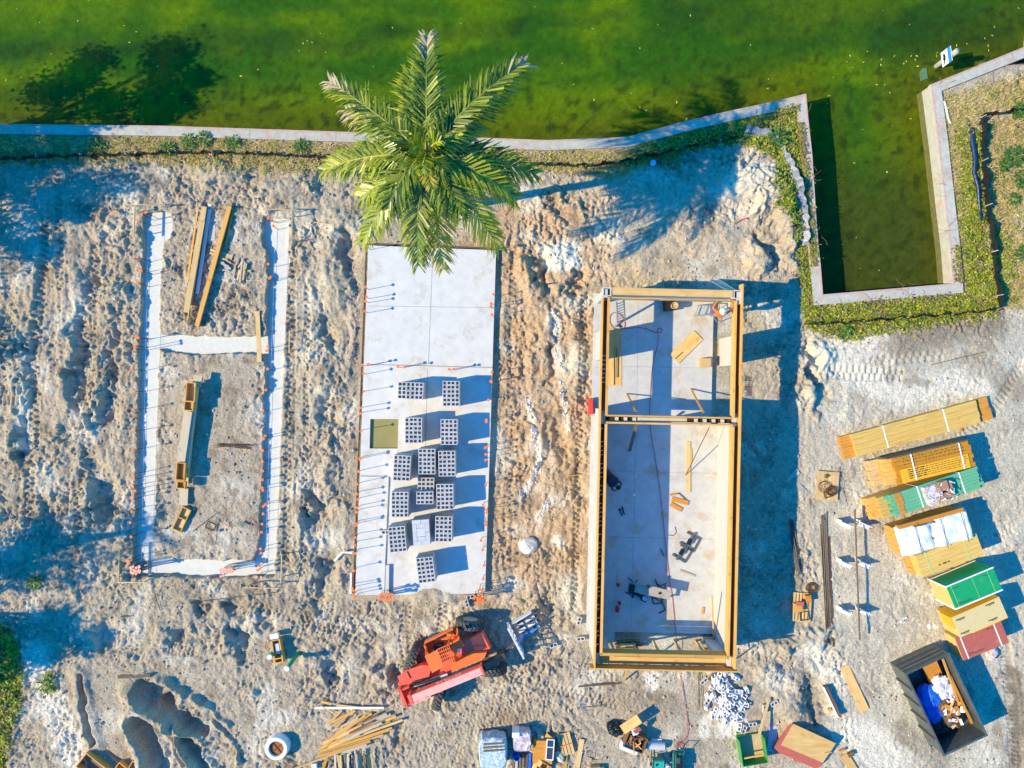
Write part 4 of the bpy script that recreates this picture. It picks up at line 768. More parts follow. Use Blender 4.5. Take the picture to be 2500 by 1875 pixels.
def blades(pts_, nb, ln, wd, lean, rr):
    mb = MB(); zz = terrain(pts_[:, 0], pts_[:, 1])
    for (x, y), z in zip(pts_, zz):
        for _ in range(nb):
            a = rr.uniform(0, 6.283); l_ = ln * rr.uniform(.5, 1.3); h_ = l_ * rr.uniform(.15, 1) * (1 - lean) + .03; dx, dy = math.cos(a), math.sin(a); xx, yy = x + rr.uniform(-.06, .06), y + rr.uniform(-.06, .06); w_ = wd * rr.uniform(.7, 1.3)
            mb.add([(xx - dy * w_, yy + dx * w_, z - .01), (xx + dy * w_, yy - dx * w_, z - .01), (xx + dx * l_ * .6 + dy * w_ * .7, yy + dy * l_ * .6 - dx * w_ * .7, z + h_), (xx + dx * l_ * .6 - dy * w_ * .7, yy + dy * l_ * .6 + dx * w_ * .7, z + h_), (xx + dx * l_, yy + dy * l_, z + h_ * .75)], [(0, 1, 2, 3), (3, 2, 4)])
    return mb
def leaves(pts_, nb, sz, hmax, rr):
    mb = MB(); zz = terrain(pts_[:, 0], pts_[:, 1])
    for (x, y), z in zip(pts_, zz):
        for _ in range(nb):
            s_ = sz * rr.uniform(.6, 1.4); xx, yy = x + rr.gauss(0, .09), y + rr.gauss(0, .09); q = Vector((xx, yy, z + rr.uniform(.02, hmax))); u = Vector((rr.gauss(0, 1), rr.gauss(0, 1), rr.gauss(0, .45))).normalized(); w_ = u.cross(Vector((rr.gauss(0, .5), rr.gauss(0, .5), 1))).normalized() * .55
            mb.add([q - u * s_, q + w_ * s_, q + u * s_, q - w_ * s_], [(0, 1, 2, 3)])
    return mb
rr = random.Random(21)
solo('dry_grass', blades(np.concatenate([scatter(VEG_DRY, 75, seed=1, clump=-.1), scatter(VEG_GRN, 40, seed=6, clump=.16)]), 5, .20, .012, .35, rr), M_DRY, 'dry straw coloured grass along the seawall banks', 'grass', kind='stuff')
solo('green_grass', blades(scatter(VEG_DRY + VEG_GRN, 34, seed=2, clump=.05), 5, .17, .014, .3, rr), M_GRN, 'green grass tufts along the seawall banks', 'grass', kind='stuff')
solo('creeping_vines', leaves(scatter(VEG_GRN, 150, seed=3, clump=-.12), 4, .065, .13, rr), M_GRN, 'low yellow-green vines covering the inlet banks', 'ground cover', kind='stuff')
solo('dead_vines', leaves(scatter(VEG_GRN, 20, edge=.3, seed=4, clump=.05), 4, .06, .14, rr), M_RED, 'reddish dead vine patches among the green vines', 'ground cover', kind='stuff')
# runners trailing over the caps
mb = MB()
for px, py, n_ in ((1900, 262, 5), (1985, 420, 8), (1992, 560, 8), (2080, 722, 8), (2200, 712, 10), (2320, 470, 10), (2330, 560, 10), (2335, 620, 8), (2325, 330, 6), (1480, 355, 4), (1560, 350, 4), (2340, 200, 3)):
    for _ in range(n_):
        q = P(px + rr.gauss(0, 28) * (1 if 1990 > px or px > 2250 else 2), py + rr.gauss(0, 28), .1); a = rr.uniform(0, 6.28); pts_ = []
        if abs(float(sdf(WATER, np.array([q.x]), np.array([q.y]))[0]) - .3) > .5: continue
        for i in range(7): pts_.append((q.x, q.y, .125 + .03 * math.sin(i))); a += rr.uniform(-.7, .7); q = q + Vector((math.cos(a), math.sin(a), 0)) * .09
        mb.tube(pts_, .007, 4)
solo('vine_runners', mb, M_RED, 'thin dry vine runners trailing over the seawall caps', 'vines', kind='stuff')
mb2 = MB(); mb3 = MB()
for (a, b_, dn) in (((1968, 300), (1988, 520), 900), ((1988, 520), (2000, 650), 900), ((2322, 600), (2330, 690), 300), ((2100, 730), (2320, 712), 200), ((1890, 262), (1950, 250), 250)):
    for _ in range(dn):
        f = rr.random(); q = P(a[0] + (b_[0] - a[0]) * f, a[1] + (b_[1] - a[1]) * f, .1); hor = abs(b_[0] - a[0]) > abs(b_[1] - a[1]); o_ = abs(rr.gauss(0, .16)); sg_ = 1 if a[0] > 2310 else -1
        q = q + (Vector((0, -.42 + o_, 0)) if hor else Vector((sg_ * (.40 - o_), 0, 0))); q.z = .11 + rr.uniform(0, .08); s_ = rr.uniform(.04, .09); u = Vector((rr.gauss(0, 1), rr.gauss(0, 1), rr.gauss(0, .3))).normalized(); w_ = u.cross(Vector((rr.gauss(0, .5), rr.gauss(0, .5), 1))).normalized() * .55
        (mb2 if rr.random() < .5 else mb3).add([q - u * s_, q + w_ * s_, q + u * s_, q - w_ * s_], [(0, 1, 2, 3)])
solo('creeping_vines', mb2, M_GRN, 'green vines creeping over the inlet seawall caps', 'ground cover', kind='stuff'); solo('dead_vines', mb3, M_RED, 'brown dead vines lying over the inlet seawall caps', 'ground cover', kind='stuff')
def weed(px, py, r_, h_, n_, lab, mat=None, group=None):
    b_ = GP(px, py); t = thing('weed_plant', lab, 'plant', b_, group=group); mb = MB(); sm_ = MB()
    for i in range(n_):
        a = rr.uniform(0, 6.28); q = r_ * rr.uniform(.1, 1) ** .7; z = h_ * rr.uniform(.3, 1) * (1 - .5 * q / r_); c_ = Vector((math.cos(a) * q, math.sin(a) * q, z)); sm_.tube([(0, 0, -.05), c_ * .6, c_], .007, 3) if i % 4 == 0 else None
        s_ = rr.uniform(.06, .13); u = Vector((math.cos(a) + rr.gauss(0, .4), math.sin(a) + rr.gauss(0, .4), rr.uniform(-.3, .5))).normalized(); w_ = u.cross(Vector((rr.gauss(0, .3), rr.gauss(0, .3), 1))).normalized() * .38
        mb.add([c_ - u * s_ * .5, c_ + w_ * s_, c_ + u * s_ * 1.2, c_ - w_ * s_], [(0, 1, 2, 3)])
    part('foliage', mb, mat or M_GRN2, t); part('stem', sm_, M_SHAFT, t)
weed(2470, 385, .55, .6, 150, 'bright green weed on the dry grass at the right edge, upper one'); weed(2488, 440, .45, .5, 120, 'bright green weed at the right edge below the upper one'); weed(2445, 405, .35, .45, 90, 'small bright green weed left of the pair at the right edge')
weed(2482, 275, .4, .5, 110, 'bright green weed beside the fence end at the right edge'); weed(2474, 488, .3, .4, 80, 'blue-green weed on dry grass at the right edge'); weed(2490, 620, .4, .4, 110, 'green weed at the edge of the pale bare patch')
for px, py, lab in ((410, 365, 'leafy green weed on the dry grass bank, westernmost in the sun'), (462, 348, 'tall leafy weed on the bank below the seawall cap'), (500, 340, 'green weed close under the seawall cap left of the palm'), (570, 350, 'dark small green weed on the bank left of the palm'), (738, 358, 'green weed beside the dry tuft left of the palm'), (240, 360, 'spiky shaded shrub by the seawall at the left'),
                     (1560, 385, 'dark leafy weed beside the silt fence curve'), (1640, 395, 'dark leafy weed south of the silt fence curve'), (1745, 335, 'bright weed under the bending seawall'), (1890, 340, 'yellow-green shrub at the headland corner'), (2060, 810, 'lush weed clump south of the inlet fence'), (90, 1420, 'tiny weed in the lower left sand'), (118, 1665, 'small weed patch on pale gravel at the lower left')):
    weed(px, py, rr.uniform(.32, .5), .45, 90, lab)
b_ = GP(2475, 415); mb = MB()
# leaves floating on the water
lf = MB(); lf.add([(-.055, 0, .004), (0, -.022, .012), (.055, 0, .004), (0, .022, .012)], [(0, 1, 2, 3)]); LM = lf.mesh('floating_leaf', pm('floating_leaf', (.55, .45, .09), .6, var=.1, bump=0, rnd=.3))
LP = [(42, 22), (1125, 58), (958, 68), (782, 82), (740, 106), (750, 100), (762, 104), (730, 124), (630, 170), (795, 128), (912, 163), (1832, 110), (1562, 118), (1606, 60), (1685, 38), (1446, 70), (1306, 17), (1372, 155), (1400, 206), (1450, 244), (1540, 228), (1562, 262), (1577, 270), (1652, 250), (1676, 290), (1876, 193), (1874, 216), (2156, 26), (2220, 60), (2117, 126), (2075, 136), (2067, 151), (2080, 164), (2083, 166), (2108, 152), (2151, 145), (2150, 159), (2183, 137), (2206, 155), (2212, 150), (2224, 137), (2238, 137), (2234, 146), (2240, 162), (2288, 129), (2286, 137), (2335, 111), (2360, 107), (2404, 94), (2422, 87), (2412, 112), (2413, 123), (2486, 20), (2427, 66), (2034, 189), (2024, 234), (2020, 252), (2106, 316), (2172, 226), (2160, 207), (2140, 207), (2085, 398), (2165, 420), (2223, 290), (2090, 580), (2100, 656), (2146, 660), (2056, 632), (15, 196), (52, 190), (112, 165), (316, 104), (333, 78), (420, 228), (452, 250), (385, 162), (375, 152), (588, 186), (125, 132), (218, 1), (97, 55), (190, 51), (303, 63)]
for px, py in LP:
    p = P(px, py, WATER_Z); o = bpy.data.objects.new('floating_leaf', LM); C.objects.link(o); o.location = (p.x, p.y, WATER_Z + .006); s_ = R.uniform(.7, 1.5); o.scale = (s_, s_, 1); o.rotation_euler = (0, 0, R.uniform(0, 6.28)); tag(o, 'small yellow leaf floating on the green canal water', 'leaf', 'leaves floating on the canal')
# clods and stones strewn over the soil
mb = MB(); n_ = 26000; x = rg.uniform(-26, 26, n_); y = rg.uniform(-19.5, 11.5, n_)
k = (sdf(WATER, x, y) > .7) & (sdf(SLABW, x, y) > .2) & (sdf(HOUSEW, x, y) > .3); k &= (np.minimum.reduce([sdf(t_, x, y) for t_ in TRENCH]) > .1)
dens = np.clip(.45 + 1.3 * fbm(x / 1.6, y / 1.6, 3, 400), 0, 1) * np.where(x > 14, .45, 1); k &= rg.uniform(0, 1, n_) < dens; x, y = x[k], y[k]; z = terrain(x, y)
for a, b_, c_ in zip(x, y, z):
    s_ = .022 + .075 * rr.random() ** 3.5; v_ = [Vector(q) * s_ * rr.uniform(.7, 1.3) + Vector((a, b_, c_ + s_ * .3)) for q in ((1, 0, 0), (0, 1, 0), (-1, 0, 0), (0, -1, 0), (0, 0, .8), (0, 0, -.8))]
    mb.add(v_, [(0, 1, 4), (1, 2, 4), (2, 3, 4), (3, 0, 4), (1, 0, 5), (2, 1, 5), (3, 2, 5), (0, 3, 5)])
M_CLOD = leafmat('clods', (.20, .17, .13), (.50, .47, .41), .95, 0)
solo('soil_clods', mb, M_CLOD, 'loose clods and pebbles strewn over the bare soil', 'clods', kind='stuff')
# ------------------------------------------------------------------ silt fences, sign in the water
M_FAB = pm('silt_fabric', (.012, .014, .017), .45, var=.3, bump=.4, scale=4, bdist=.04); M_FABG = pm('silt_fabric_grey', (.20, .22, .26), .32, var=.3, bump=.6, scale=5, bdist=.05, stretch=(1, 1, 1)); M_FABB = pm('blue_fabric', (.008, .035, .09), .3, var=.4, bump=.5, scale=6, bdist=.04)
def fence(pp, h, lab, lean=0.0, mat=None, wid=.02, st=2.2):
    o = GP(*pp[0]); t = thing('silt_fence', lab, 'fence', o); L_ = [Vector((*G(*p), 0)) for p in pp]; q = []
    for a, b_ in zip(L_[:-1], L_[1:]):
        n_ = max(1, int((b_ - a).length / .15)); q += [a.lerp(b_, i / n_) for i in range(n_)]
    q.append(L_[-1]); zz = terrain(np.array([p.x for p in q]), np.array([p.y for p in q])); mb = MB(); n_ = len(q); rows = []
    for i, p in enumerate(q):
        d = (q[min(i + 1, n_ - 1)] - q[max(i - 1, 0)]).normalized(); s_ = Vector((-d.y, d.x, 0)); wv = (.2 if lean else 1) * .04 * math.sin(i * .9) + .03 * math.sin(i * 2.3 + 1); z = zz[i] - o.z; hh = h * (1 + .12 * math.sin(i * .37))
        a = Vector((p.x - o.x, p.y - o.y, z - .05)); m_ = a + s_ * (lean * .5 + wv) + Vector((0, 0, hh * .55)); c_ = a + s_ * (lean + wv * 1.8) + Vector((0, 0, hh)); w_ = s_ * wid
        rows.append([a, m_, c_, c_ + w_, m_ + w_, a + w_])
    vs = [v for r_ in rows for v in r_]; fs = [(i * 6 + k, (i + 1) * 6 + k, (i + 1) * 6 + (k + 1) % 6, i * 6 + (k + 1) % 6) for i in range(n_ - 1) for k in range(6)]
    mb.add(vs, fs); part('fabric', mb, mat or M_FAB, t)
    i = 4
    while i < n_: mb = MB(); mb.box((q[i].x - o.x, q[i].y - o.y, zz[i] - o.z + h * .5), (.035, .035, h * 1.25)); part('stake', mb, M_GREYW, t); i += int(st / .15)
    return t
fence([(-40, 394), (100, 387), (200, 383), (330, 380), (420, 376), (540, 377), (640, 380), (760, 386), (815, 388)], .42, 'low black silt fence along the canal bank west of the palm')
fence([(1300, 404), (1370, 406), (1440, 407), (1500, 401), (1560, 388), (1620, 376), (1680, 362), (1740, 350), (1800, 338)], .42, 'low black silt fence curving toward the headland east of the palm')
fence([(1815, 334), (1860, 343), (1890, 362), (1905, 390), (1922, 425), (1930, 455), (1938, 490), (1947, 527), (1950, 600)], .26, 'grey silt fabric slumped along the headland bank west of the inlet', .42, M_FABG)
fence([(1962, 794), (2040, 790), (2130, 783), (2230, 774), (2330, 768), (2432, 757)], .40, 'black silt fence south of the inlet')
fence([(2437, 752), (2428, 700), (2420, 640), (2415, 560), (2408, 520), (2400, 470), (2393, 380), (2391, 290)], .5, 'black silt fence running north east of the inlet')
fence([(2391, 287), (2410, 285), (2470, 275), (2530, 266)], .5, 'short black silt fence crossing the dry grass at the right edge')
mb = MB(); o = GP(2373, 315); pp = [GP(*q) - o for q in ((2370, 315), (2372, 350), (2376, 390), (2374, 425), (2382, 460), (2388, 510), (2394, 540))]
mb.tube([p + Vector((0, 0, .12)) for p in pp], .16, 9, r2=.06); solo('fabric_roll', mb, M_FABB, 'crumpled blue-black fabric roll lying beside the east silt fence', 'fabric', o, smooth=True)
mb = MB(); o = GP(2304, 248); pp = [GP(*q) - o for q in ((2304, 248), (2310, 270), (2314, 290), (2319, 302))]; mb.tube([p + Vector((0, 0, .05)) for p in pp], .06, 6); solo('plastic_strip', mb, M_WHITE, 'white plastic strip lying on the grass behind the inlet seawall', 'plastic', o)
b_ = P(2286, 162, WATER_Z); t = thing('warning_sign', 'white sign with blue header on a post standing in the canal', 'sign', b_)
mb = MB(); mb.tube([(0, 0, -1), (0, 0, 1.85)], .13, 12); part('post', mb, pm('grey_piling', (.36, .34, .28), .8, bump=.3, scale=8), t, True)
rz = math.atan2(-.99, .13); M_ = Matrix.Rotation(rz, 3, 'Z')       # local x along the board, its face towards -y of that frame turned west
nrm = Vector((-.99, -.13, 0)); wd = Vector((.13, -.99, 0))
def sgn(mb, u0, u1, v0, v1, d0, d1):
    q = [wd * u0 + nrm * d0, wd * u1 + nrm * d0, wd * u1 + nrm * d1, wd * u0 + nrm * d1]; mb.prism([(p.x, p.y) for p in q], v0, v1)
tilt = 0
mb = MB(); sgn(mb, -.36, .36, .78, 1.62, .14, .17); part('panel', mb, M_WHITE, t)
mb = MB(); sgn(mb, -.36, .36, 1.36, 1.62, .172, .18); part('header', mb, pm('sign_blue', (.03, .22, .65), .5, bump=0, var=.03), t)
mb = MB(); sil = [(-.24, 1.0), (-.16, 1.12), (-.02, 1.15), (.10, 1.11), (.18, 1.05), (.25, 1.07), (.27, .98), (.2, .97), (.12, .99), (.04, .95), (-.02, .90), (-.05, .97), (-.16, .96)]
vs = [wd * u + nrm * .171 + Vector((0, 0, v)) for u, v in sil] + [wd * u + nrm * .178 + Vector((0, 0, v)) for u, v in sil]; n_ = len(sil)
mb.add(vs, [tuple(range(n_)), tuple(range(2 * n_ - 1, n_ - 1, -1))] + [(i, n_ + i, n_ + (i + 1) % n_, (i + 1) % n_) for i in range(n_)]); part('emblem', mb, M_BLACK, t)
p = P(2254, 182, WATER_Z + .02); mb = MB(); mb.prism([(-.13, -.34), (.22, -.2), (.16, .32), (-.05, .30), (-.2, .1)], 0, .03); solo('sunken_panel', mb, pm('algae_panel', (.10, .20, .10), .6), 'greenish sunken panel in the water just below the sign', 'panel', p)

# ------------------------------------------------------------------ timber on the west plot
g0 = .08
def gp_plank(a, b_, wd, th, mat, name, label, cat, z=None, group=None, lift=0.0):
    za = GP(*a).z + .01 + lift if z is None else z; zb = GP(*b_).z + .01 + lift if z is None else z
    zc = max(za, zb) if z is None else z; return plank(a, b_, wd, th, zc, zc, mat, name, label, cat, group)
zb_ = max(GP(x, y).z for x, y in ((490, 520), (480, 620), (465, 740), (520, 560), (560, 520), (500, 720))) + .0
for k in range(3): plank((500, 505), (462, 745), .24, .075, zb_ + k * .085, zb_ + k * .085, M_PALE, 'long_beam', 'lower beam in the pale stack inside the west footing, layer %s from the ground' % ('one', 'two', 'three')[k], 'beam', 'pale beam stack in the west footing')
plank((494, 541), (455, 763), .27, .05, zb_ + .26, zb_ + .26, M_PALE, 'long_beam', 'wide pale beam topping the stack inside the west footing', 'beam')
plank((485, 502), (458, 688), .08, .06, zb_, zb_ , M_LUM, 'long_beam', 'thin yellow board on the west side of the pale beam stack', 'beam')
plank((514, 500), (482, 718), .15, .07, zb_, zb_, M_WHITE, 'long_beam', 'long white beam on the east side of the pale beam stack', 'beam')
plank((519, 549), (518, 588), .30, .05, zb_ - .02, zb_ - .02, M_GREYW, 'board', 'short grey board beside the long white beam', 'board')
for k in range(3): plank((562, 504), (482, 797), .22 - .01 * k, .09, zb_ + k * .095, zb_ + k * .095, M_LUM, 'long_beam', 'yellow beam in the slanting pile east of the white beam, %s layer' % ('bottom', 'middle', 'top')[k], 'beam', 'slanting yellow beam pile')
plank((571, 507), (551, 600), .08, .06, zb_, zb_, M_LUM, 'long_beam', 'thin yellow stick beside the north end of the slanting beams', 'beam')
gp_plank((464, 752), (457, 785), .05, .04, M_LUM, 'stick', 'thin stick at the south end of the pale beam stack', 'stick')
plank((629, 760), (634, 884), .21, .045, .08, .08, M_PALE, 'plank', 'pale plank bridging the middle and east footing strips', 'plank')
SCR = [(1625, 505, 1795, 560), (1620, 530, 1790, 577), (1700, 575, 1757, 582), (1695, 595, 1780, 655), (1720, 600, 1815, 770), (1685, 660, 1870, 670), (1790, 700, 1838, 578), (1838, 645, 1866, 600), (1832, 742, 1850, 660), (1872, 570, 1850, 762), (1907, 610, 1866, 762), (1880, 662, 1938, 672), (1700, 555, 1782, 610), (1815, 640, 1800, 722), (1890, 600, 1876, 740), (1740, 560, 1800, 545)]
for i, (a, b_, c_, d) in enumerate(SCR): gp_plank((a / 3.16, 450 + b_ / 3.16), (c_ / 3.16, 450 + d / 3.16), R.choice([.06, .08, .09, .12]), .04, R.choice([M_GREYW, M_PALE, M_PALE, M_GREYW]), 'scrap_stick', 'scrap lumber stick in the loose pile beside the slanting beams', 'stick', group='scrap stick pile in the west footing', lift=.03 * (i % 5))
def formbox(px, py, l_, w_, h_, rz, z, lab, mid=None, floor=M_LUM):
    p = P(px, py, z); t = thing('form_box', lab, 'box', (p.x, p.y, z), rz)
    for sx, sy, dx, dy in ((0, 1, l_, .04), (0, -1, l_, .04), (1, 0, .04, w_ - .082), (-1, 0, .04, w_ - .082)):
        mb = MB(); mb.box((sx * (l_ / 2 - .02), sy * (w_ / 2 - .02), h_ / 2), (dx, dy, h_)); part('side_board', mb, M_LUM, t)
    if mid is not None: mb = MB(); mb.box((mid, 0, h_ / 2), (.05, w_ - .082, h_ * .9)); part('divider', mb, M_LUM, t)
    mb = MB(); mb.box((0, 0, .015), (l_ - .082, w_ - .082, .03)); part('bottom_board', mb, floor, t); return t
zq = GP(462, 1060).z + .05
for k in range(4):
    for j in range(2): plank((478 + j * 9 - 4, 925 + 18 * k % 23), (452 + j * 9 - 4, 1180 - 13 * k), .16, .11, zq + k * .12, zq + k * .12, R.choice([M_PALE, M_LUM, M_GREYW]), 'form_beam', 'long form beam in the long stack between the footing strips, hidden under boxes', 'beam', 'long form beam stack')
plank((484, 916), (480, 945), .42, .05, zq + .50, zq + .50, M_TANW, 'board', 'grey board at the north tip of the long form stack', 'board')
formbox(470, 957, .92, .46, .26, rad(86), zq + .5, 'yellow form box at the north end of the long form stack'); formbox(465, 991, .46, .46, .22, rad(86), zq + .48, 'small yellow form box just south of the northern box')
plank((460, 1004), (442, 1129), .40, .05, zq + .56, zq + .56, M_TANW, 'board', 'long weathered grey board on top of the form stack', 'board')
formbox(445, 1150, .86, .44, .22, rad(86), zq + .5, 'orange-floored form box at the south end of the form stack', floor=M_LVL); formbox(446, 1183, .36, .42, .2, rad(86), zq + .4, 'little form box south of the orange-floored box', floor=M_LVL)
plank((450, 1192), (448, 1233), .42, .05, zq + .12, zq + .12, M_TANW, 'board', 'grey board at the south tip of the form stack', 'board')
formbox(447, 1267, 1.2, .46, .2, rad(65), GP(447, 1267).z + .02, 'open two-bay form box turned askew south of the stack', .05, M_PALE)
for i in range(7): 
    a, b_ = GP(515 + R.uniform(0, 25), 1084 + R.uniform(-3, 8), .03 + .02 * i), GP(600 + R.uniform(0, 24), 1085 + R.uniform(-3, 12), .03 + .02 * i); mb = MB(); mb.tube([(0, 0, 0), b_ - a], .014, 5); solo('rebar_rod', mb, M_RUST, 'rusty bar in the small bundle beside the long form stack', 'rebar', a, group='rusty bar bundle in the west footing')
def stirrup(px, py, w_, h_, rz, lab, group=None, dz=.05, n_=3, z=None, mat=None):
    o = GP(px, py, dz) if z is None else P(px, py, z); mb = MB()
    for k in range(n_): c4 = [(-w_ / 2, -h_ / 2), (w_ / 2, -h_ / 2), (w_ / 2, h_ / 2), (-w_ / 2, h_ / 2), (-w_ / 2, -h_ / 2)]; j = R.uniform(-.02, .02); mb.tube([(x + j, y + j, .03 * k) for x, y in c4], .011, 4)
    return solo('stirrup', mb, mat or M_RUST, lab, 'rebar', o, rz, group)
stirrup(517, 1283, .42, .32, -.5, 'small bent rebar frame on the soil in the south of the west plot'); stirrup(430, 1335, .5, .4, .6, 'half buried rebar frame near the south footing strip', n_=1)
for a, b_, lab in (((471, 1297), (532, 1251), 'thin rod lying askew near the bent rebar frame'), ((535, 1265), (527, 1330), 'thin rod lying north-south near the bent rebar frame'), ((395, 1480), (680, 1445), 'long thin wire lying across the soil south of the footing'), ((744, 1385), (714, 1446), 'dark bar lying in the rut between the west plots')):
    a, b_ = GP(*a, .04), GP(*b_, .04); mb = MB(); mb.tube([(0, 0, 0), b_ - a], .012, 4); solo('rebar_rod', mb, M_STEEL, lab, 'rebar', a)
def batter(rails, lab, zt=.55):
    o = GP(*rails[0][0]); t = thing('batter_board', lab, 'batter board', o)
    for a, b_ in rails:
        pa, pb = P(*a, o.z + zt) - o, P(*b_, o.z + zt) - o; d = pb - pa; mb = MB(); mb.box((0, 0, 0), (d.length, .04, .085)); r_ = part('rail', mb, M_PALE, t); r_.location = (pa + pb) / 2; r_.rotation_euler = (0, 0, math.atan2(d.y, d.x))
        for f in (.12, .88): q = pa.lerp(pb, f); mb = MB(); mb.box((q.x, q.y + .03, zt / 2 - .1), (.04, .04, zt + .35)); part('stake', mb, M_GREYW, t)
batter([((303, 500), (403, 501)), ((329, 504), (326, 578))], 'corner batter board at the northwest corner of the west footing'); batter([((643, 511), (724, 512)), ((714, 514), (713, 595))], 'corner batter board at the northeast corner of the west footing')
batter([((707, 806), (706, 862))], 'short batter board beside the east footing strip'); batter([((292, 1342), (290, 1420)), ((286, 1421), (363, 1422))], 'corner batter board at the southwest corner of the west footing'); batter([((688, 1352), (686, 1424)), ((595, 1434), (681, 1436))], 'corner batter board at the southeast corner of the west footing')
def stake(a, b_, lab, mat=None, flag=True, r=.022):
    a, b_ = GP(*a, .05), GP(*b_, .07); t = thing('survey_stake', lab, 'stake', a); d = b_ - a; mb = MB(); mb.tube([(0, 0, 0), d], r, 4); part('shaft', mb, mat or M_PALE, t)
    if flag: mb = MB(); mb.add([(d.x, d.y, .02), (d.x + .1, d.y + .05, .05), (d.x + .14, d.y - .06, .04), (d.x + .03, d.y - .08, .02), (d.x, d.y, .03), (d.x + .1, d.y + .05, .06), (d.x + .14, d.y - .06, .05), (d.x + .03, d.y - .08, .03)], [(0, 1, 2, 3), (7, 6, 5, 4)]); part('flag', mb, pm('pink_flag', (.85, .08, .20), .6, bump=0), t)
stake((763, 542), (821, 554), 'flagged stake lying north-west of the white slab'); stake((1095, 560), (1127, 560), 'orange stick lying between the palm and the white slab', M_LVL, False); stake((1232, 526), (1252, 500), 'twig-like stake lying east of the palm trunk', M_LVL, False)
stake((1385, 1162), (1420, 1159), 'yellow stick lying west of the house shell', M_LUM, False); stake((348, 1566), (402, 1586), 'pale stick lying alone on the soil south of the west plot', M_PALE, False); stake((2275, 890), (2400, 860), 'long thin rod lying on the sand south of the inlet', M_RUST, False, .014); stake((1790, 548), (1812, 535), 'short red-tipped stake on the mound north of the house', M_LVL); stake((290, 1652), (372, 1646), 'thick dark timber lying at the head of the ditches', M_DARKW, False, .09)
stake((295, 1505), (318, 1505), 'thin dark stick lying in the shadow south-west of the footing', M_DARKW, False); stake((387, 1440), (403, 1482), 'grey stick in the small trio south of the footing, eastern one', M_GREYW, False); stake((378, 1448), (392, 1490), 'dark stick in the small trio south of the footing, western one', M_DARKW, False)
for (a, b_, lab) in (((1305, 700), (1358, 690), 'dark survey pin shadowed beside the rut, northern one'), ((1408, 704), (1412, 700), 'orange survey pin in the hollow west of the house'), ((1433, 555), (1440, 558), 'orange survey pin on the sand north of the house')): stake(a, b_, lab, M_STEEL, False, .02)
formbox(238, 1868, 1.5, .85, .42, rad(-38), GP(238, 1868).z, 'large open wooden frame at the bottom left edge', floor=M_DARKW); stake((229, 1806), (298, 1862), 'long dark timber lying beside the wooden frame at the bottom left edge', M_DARKW, False, .11); formbox(303, 1868, .5, .34, .3, rad(-38), GP(303, 1868).z, 'small yellow box beside the wooden frame at the bottom left', floor=M_LUM); formbox(331, 1866, .55, .34, .3, rad(60), GP(331, 1866).z, 'second small yellow box at the bottom left edge', floor=M_GREYW)
# utility riser box, green pipes, manhole
z = GP(683, 1583).z; t = thing('riser_box', 'narrow wooden frame with a white inner box south of the west plot', 'wooden frame', (*P(683, 1583, z).xy, z), rad(99))
for sx, sy, dx, dy in ((0, 1, 1.15, .06), (0, -1, 1.15, .06), (1, 0, .05, .32), (-1, 0, .05, .32), (-.35, 0, .05, .32)): mb = MB(); mb.box((sx * (.55 if abs(sx) == 1 else 1), sy * .19, .22), (dx, dy, .44)); part('side_board', mb, M_LUM, t)
mb = MB(); mb.box((.1, 0, .19), (.5, .2, .34)); part('inner_box', mb, pm('pale_blue_plastic', (.42, .5, .58), .5), t); mb = MB(); mb.box((.75, .02, .36), (.26, .42, .22)); part('cover', mb, M_WHITE, t)
M_GPIPE = pm('green_pipe', (.015, .30, .08), .45, var=.08, bump=0)
for a, top, h_, lab in (((667, 1592), (658, 1604), .75, 'short green pipe with white cap beside the wooden frame'), ((729, 1594), (700, 1632), 1.35, 'tall leaning green pipe with white cap south of the west plot')):
    o = GP(*a); t = thing('sewer_pipe', lab, 'pipe', o); d = P(*top, o.z + h_) - o; mb = MB(); mb.tube([(0, 0, -.2), d], .10, 12); part('pipe', mb, M_GPIPE, t, True); mb = MB(); mb.tube([d - d.normalized() * .05, d + d.normalized() * .04], .125, 12); part('cap', mb, M_WHITE, t)
o = GP(681, 1818); t = thing('manhole', 'white concrete manhole ring with rusty brown lid', 'manhole', o); mb = MB(); mb.lathe([(.60, -.2), (.56, .30), (.53, .34), (.38, .34), (.36, .28), (.36, .1)], seg=28); part('ring', mb, M_WHITE, t, False)
mb = MB(); mb.lathe([(.0, .20), (.355, .20), (.355, .08)], seg=28); part('lid', mb, pm('rusty_lid', (.33, .12, .03), .8, var=.3, scale=5), t); mb = MB(); mb.box((0, 0, .215), (.62, .05, .03), .7); mb.box((0, 0, .217), (.62, .05, .03), 2.27); part('cross_rib', mb, M_RUST, t)
o = GP(858, 1432); mb = MB(); mb.tube([(0, 0, .1), (.02, 1.0, .1)], .06, 10); solo('white_pipe', mb, M_WHITE, 'short white pipe lying along the slab edge at the south-west', 'pipe', GP(858, 1448)); mb = MB(); mb.tube([(-.9, -.35, .03), (-.5, 0.1, .12), (0, .1, .2)], .05, 8); solo('white_pipe', mb, M_WHITE, 'bent white pipe leaving the west edge of the white slab', 'pipe', P(862, 1352, .1))

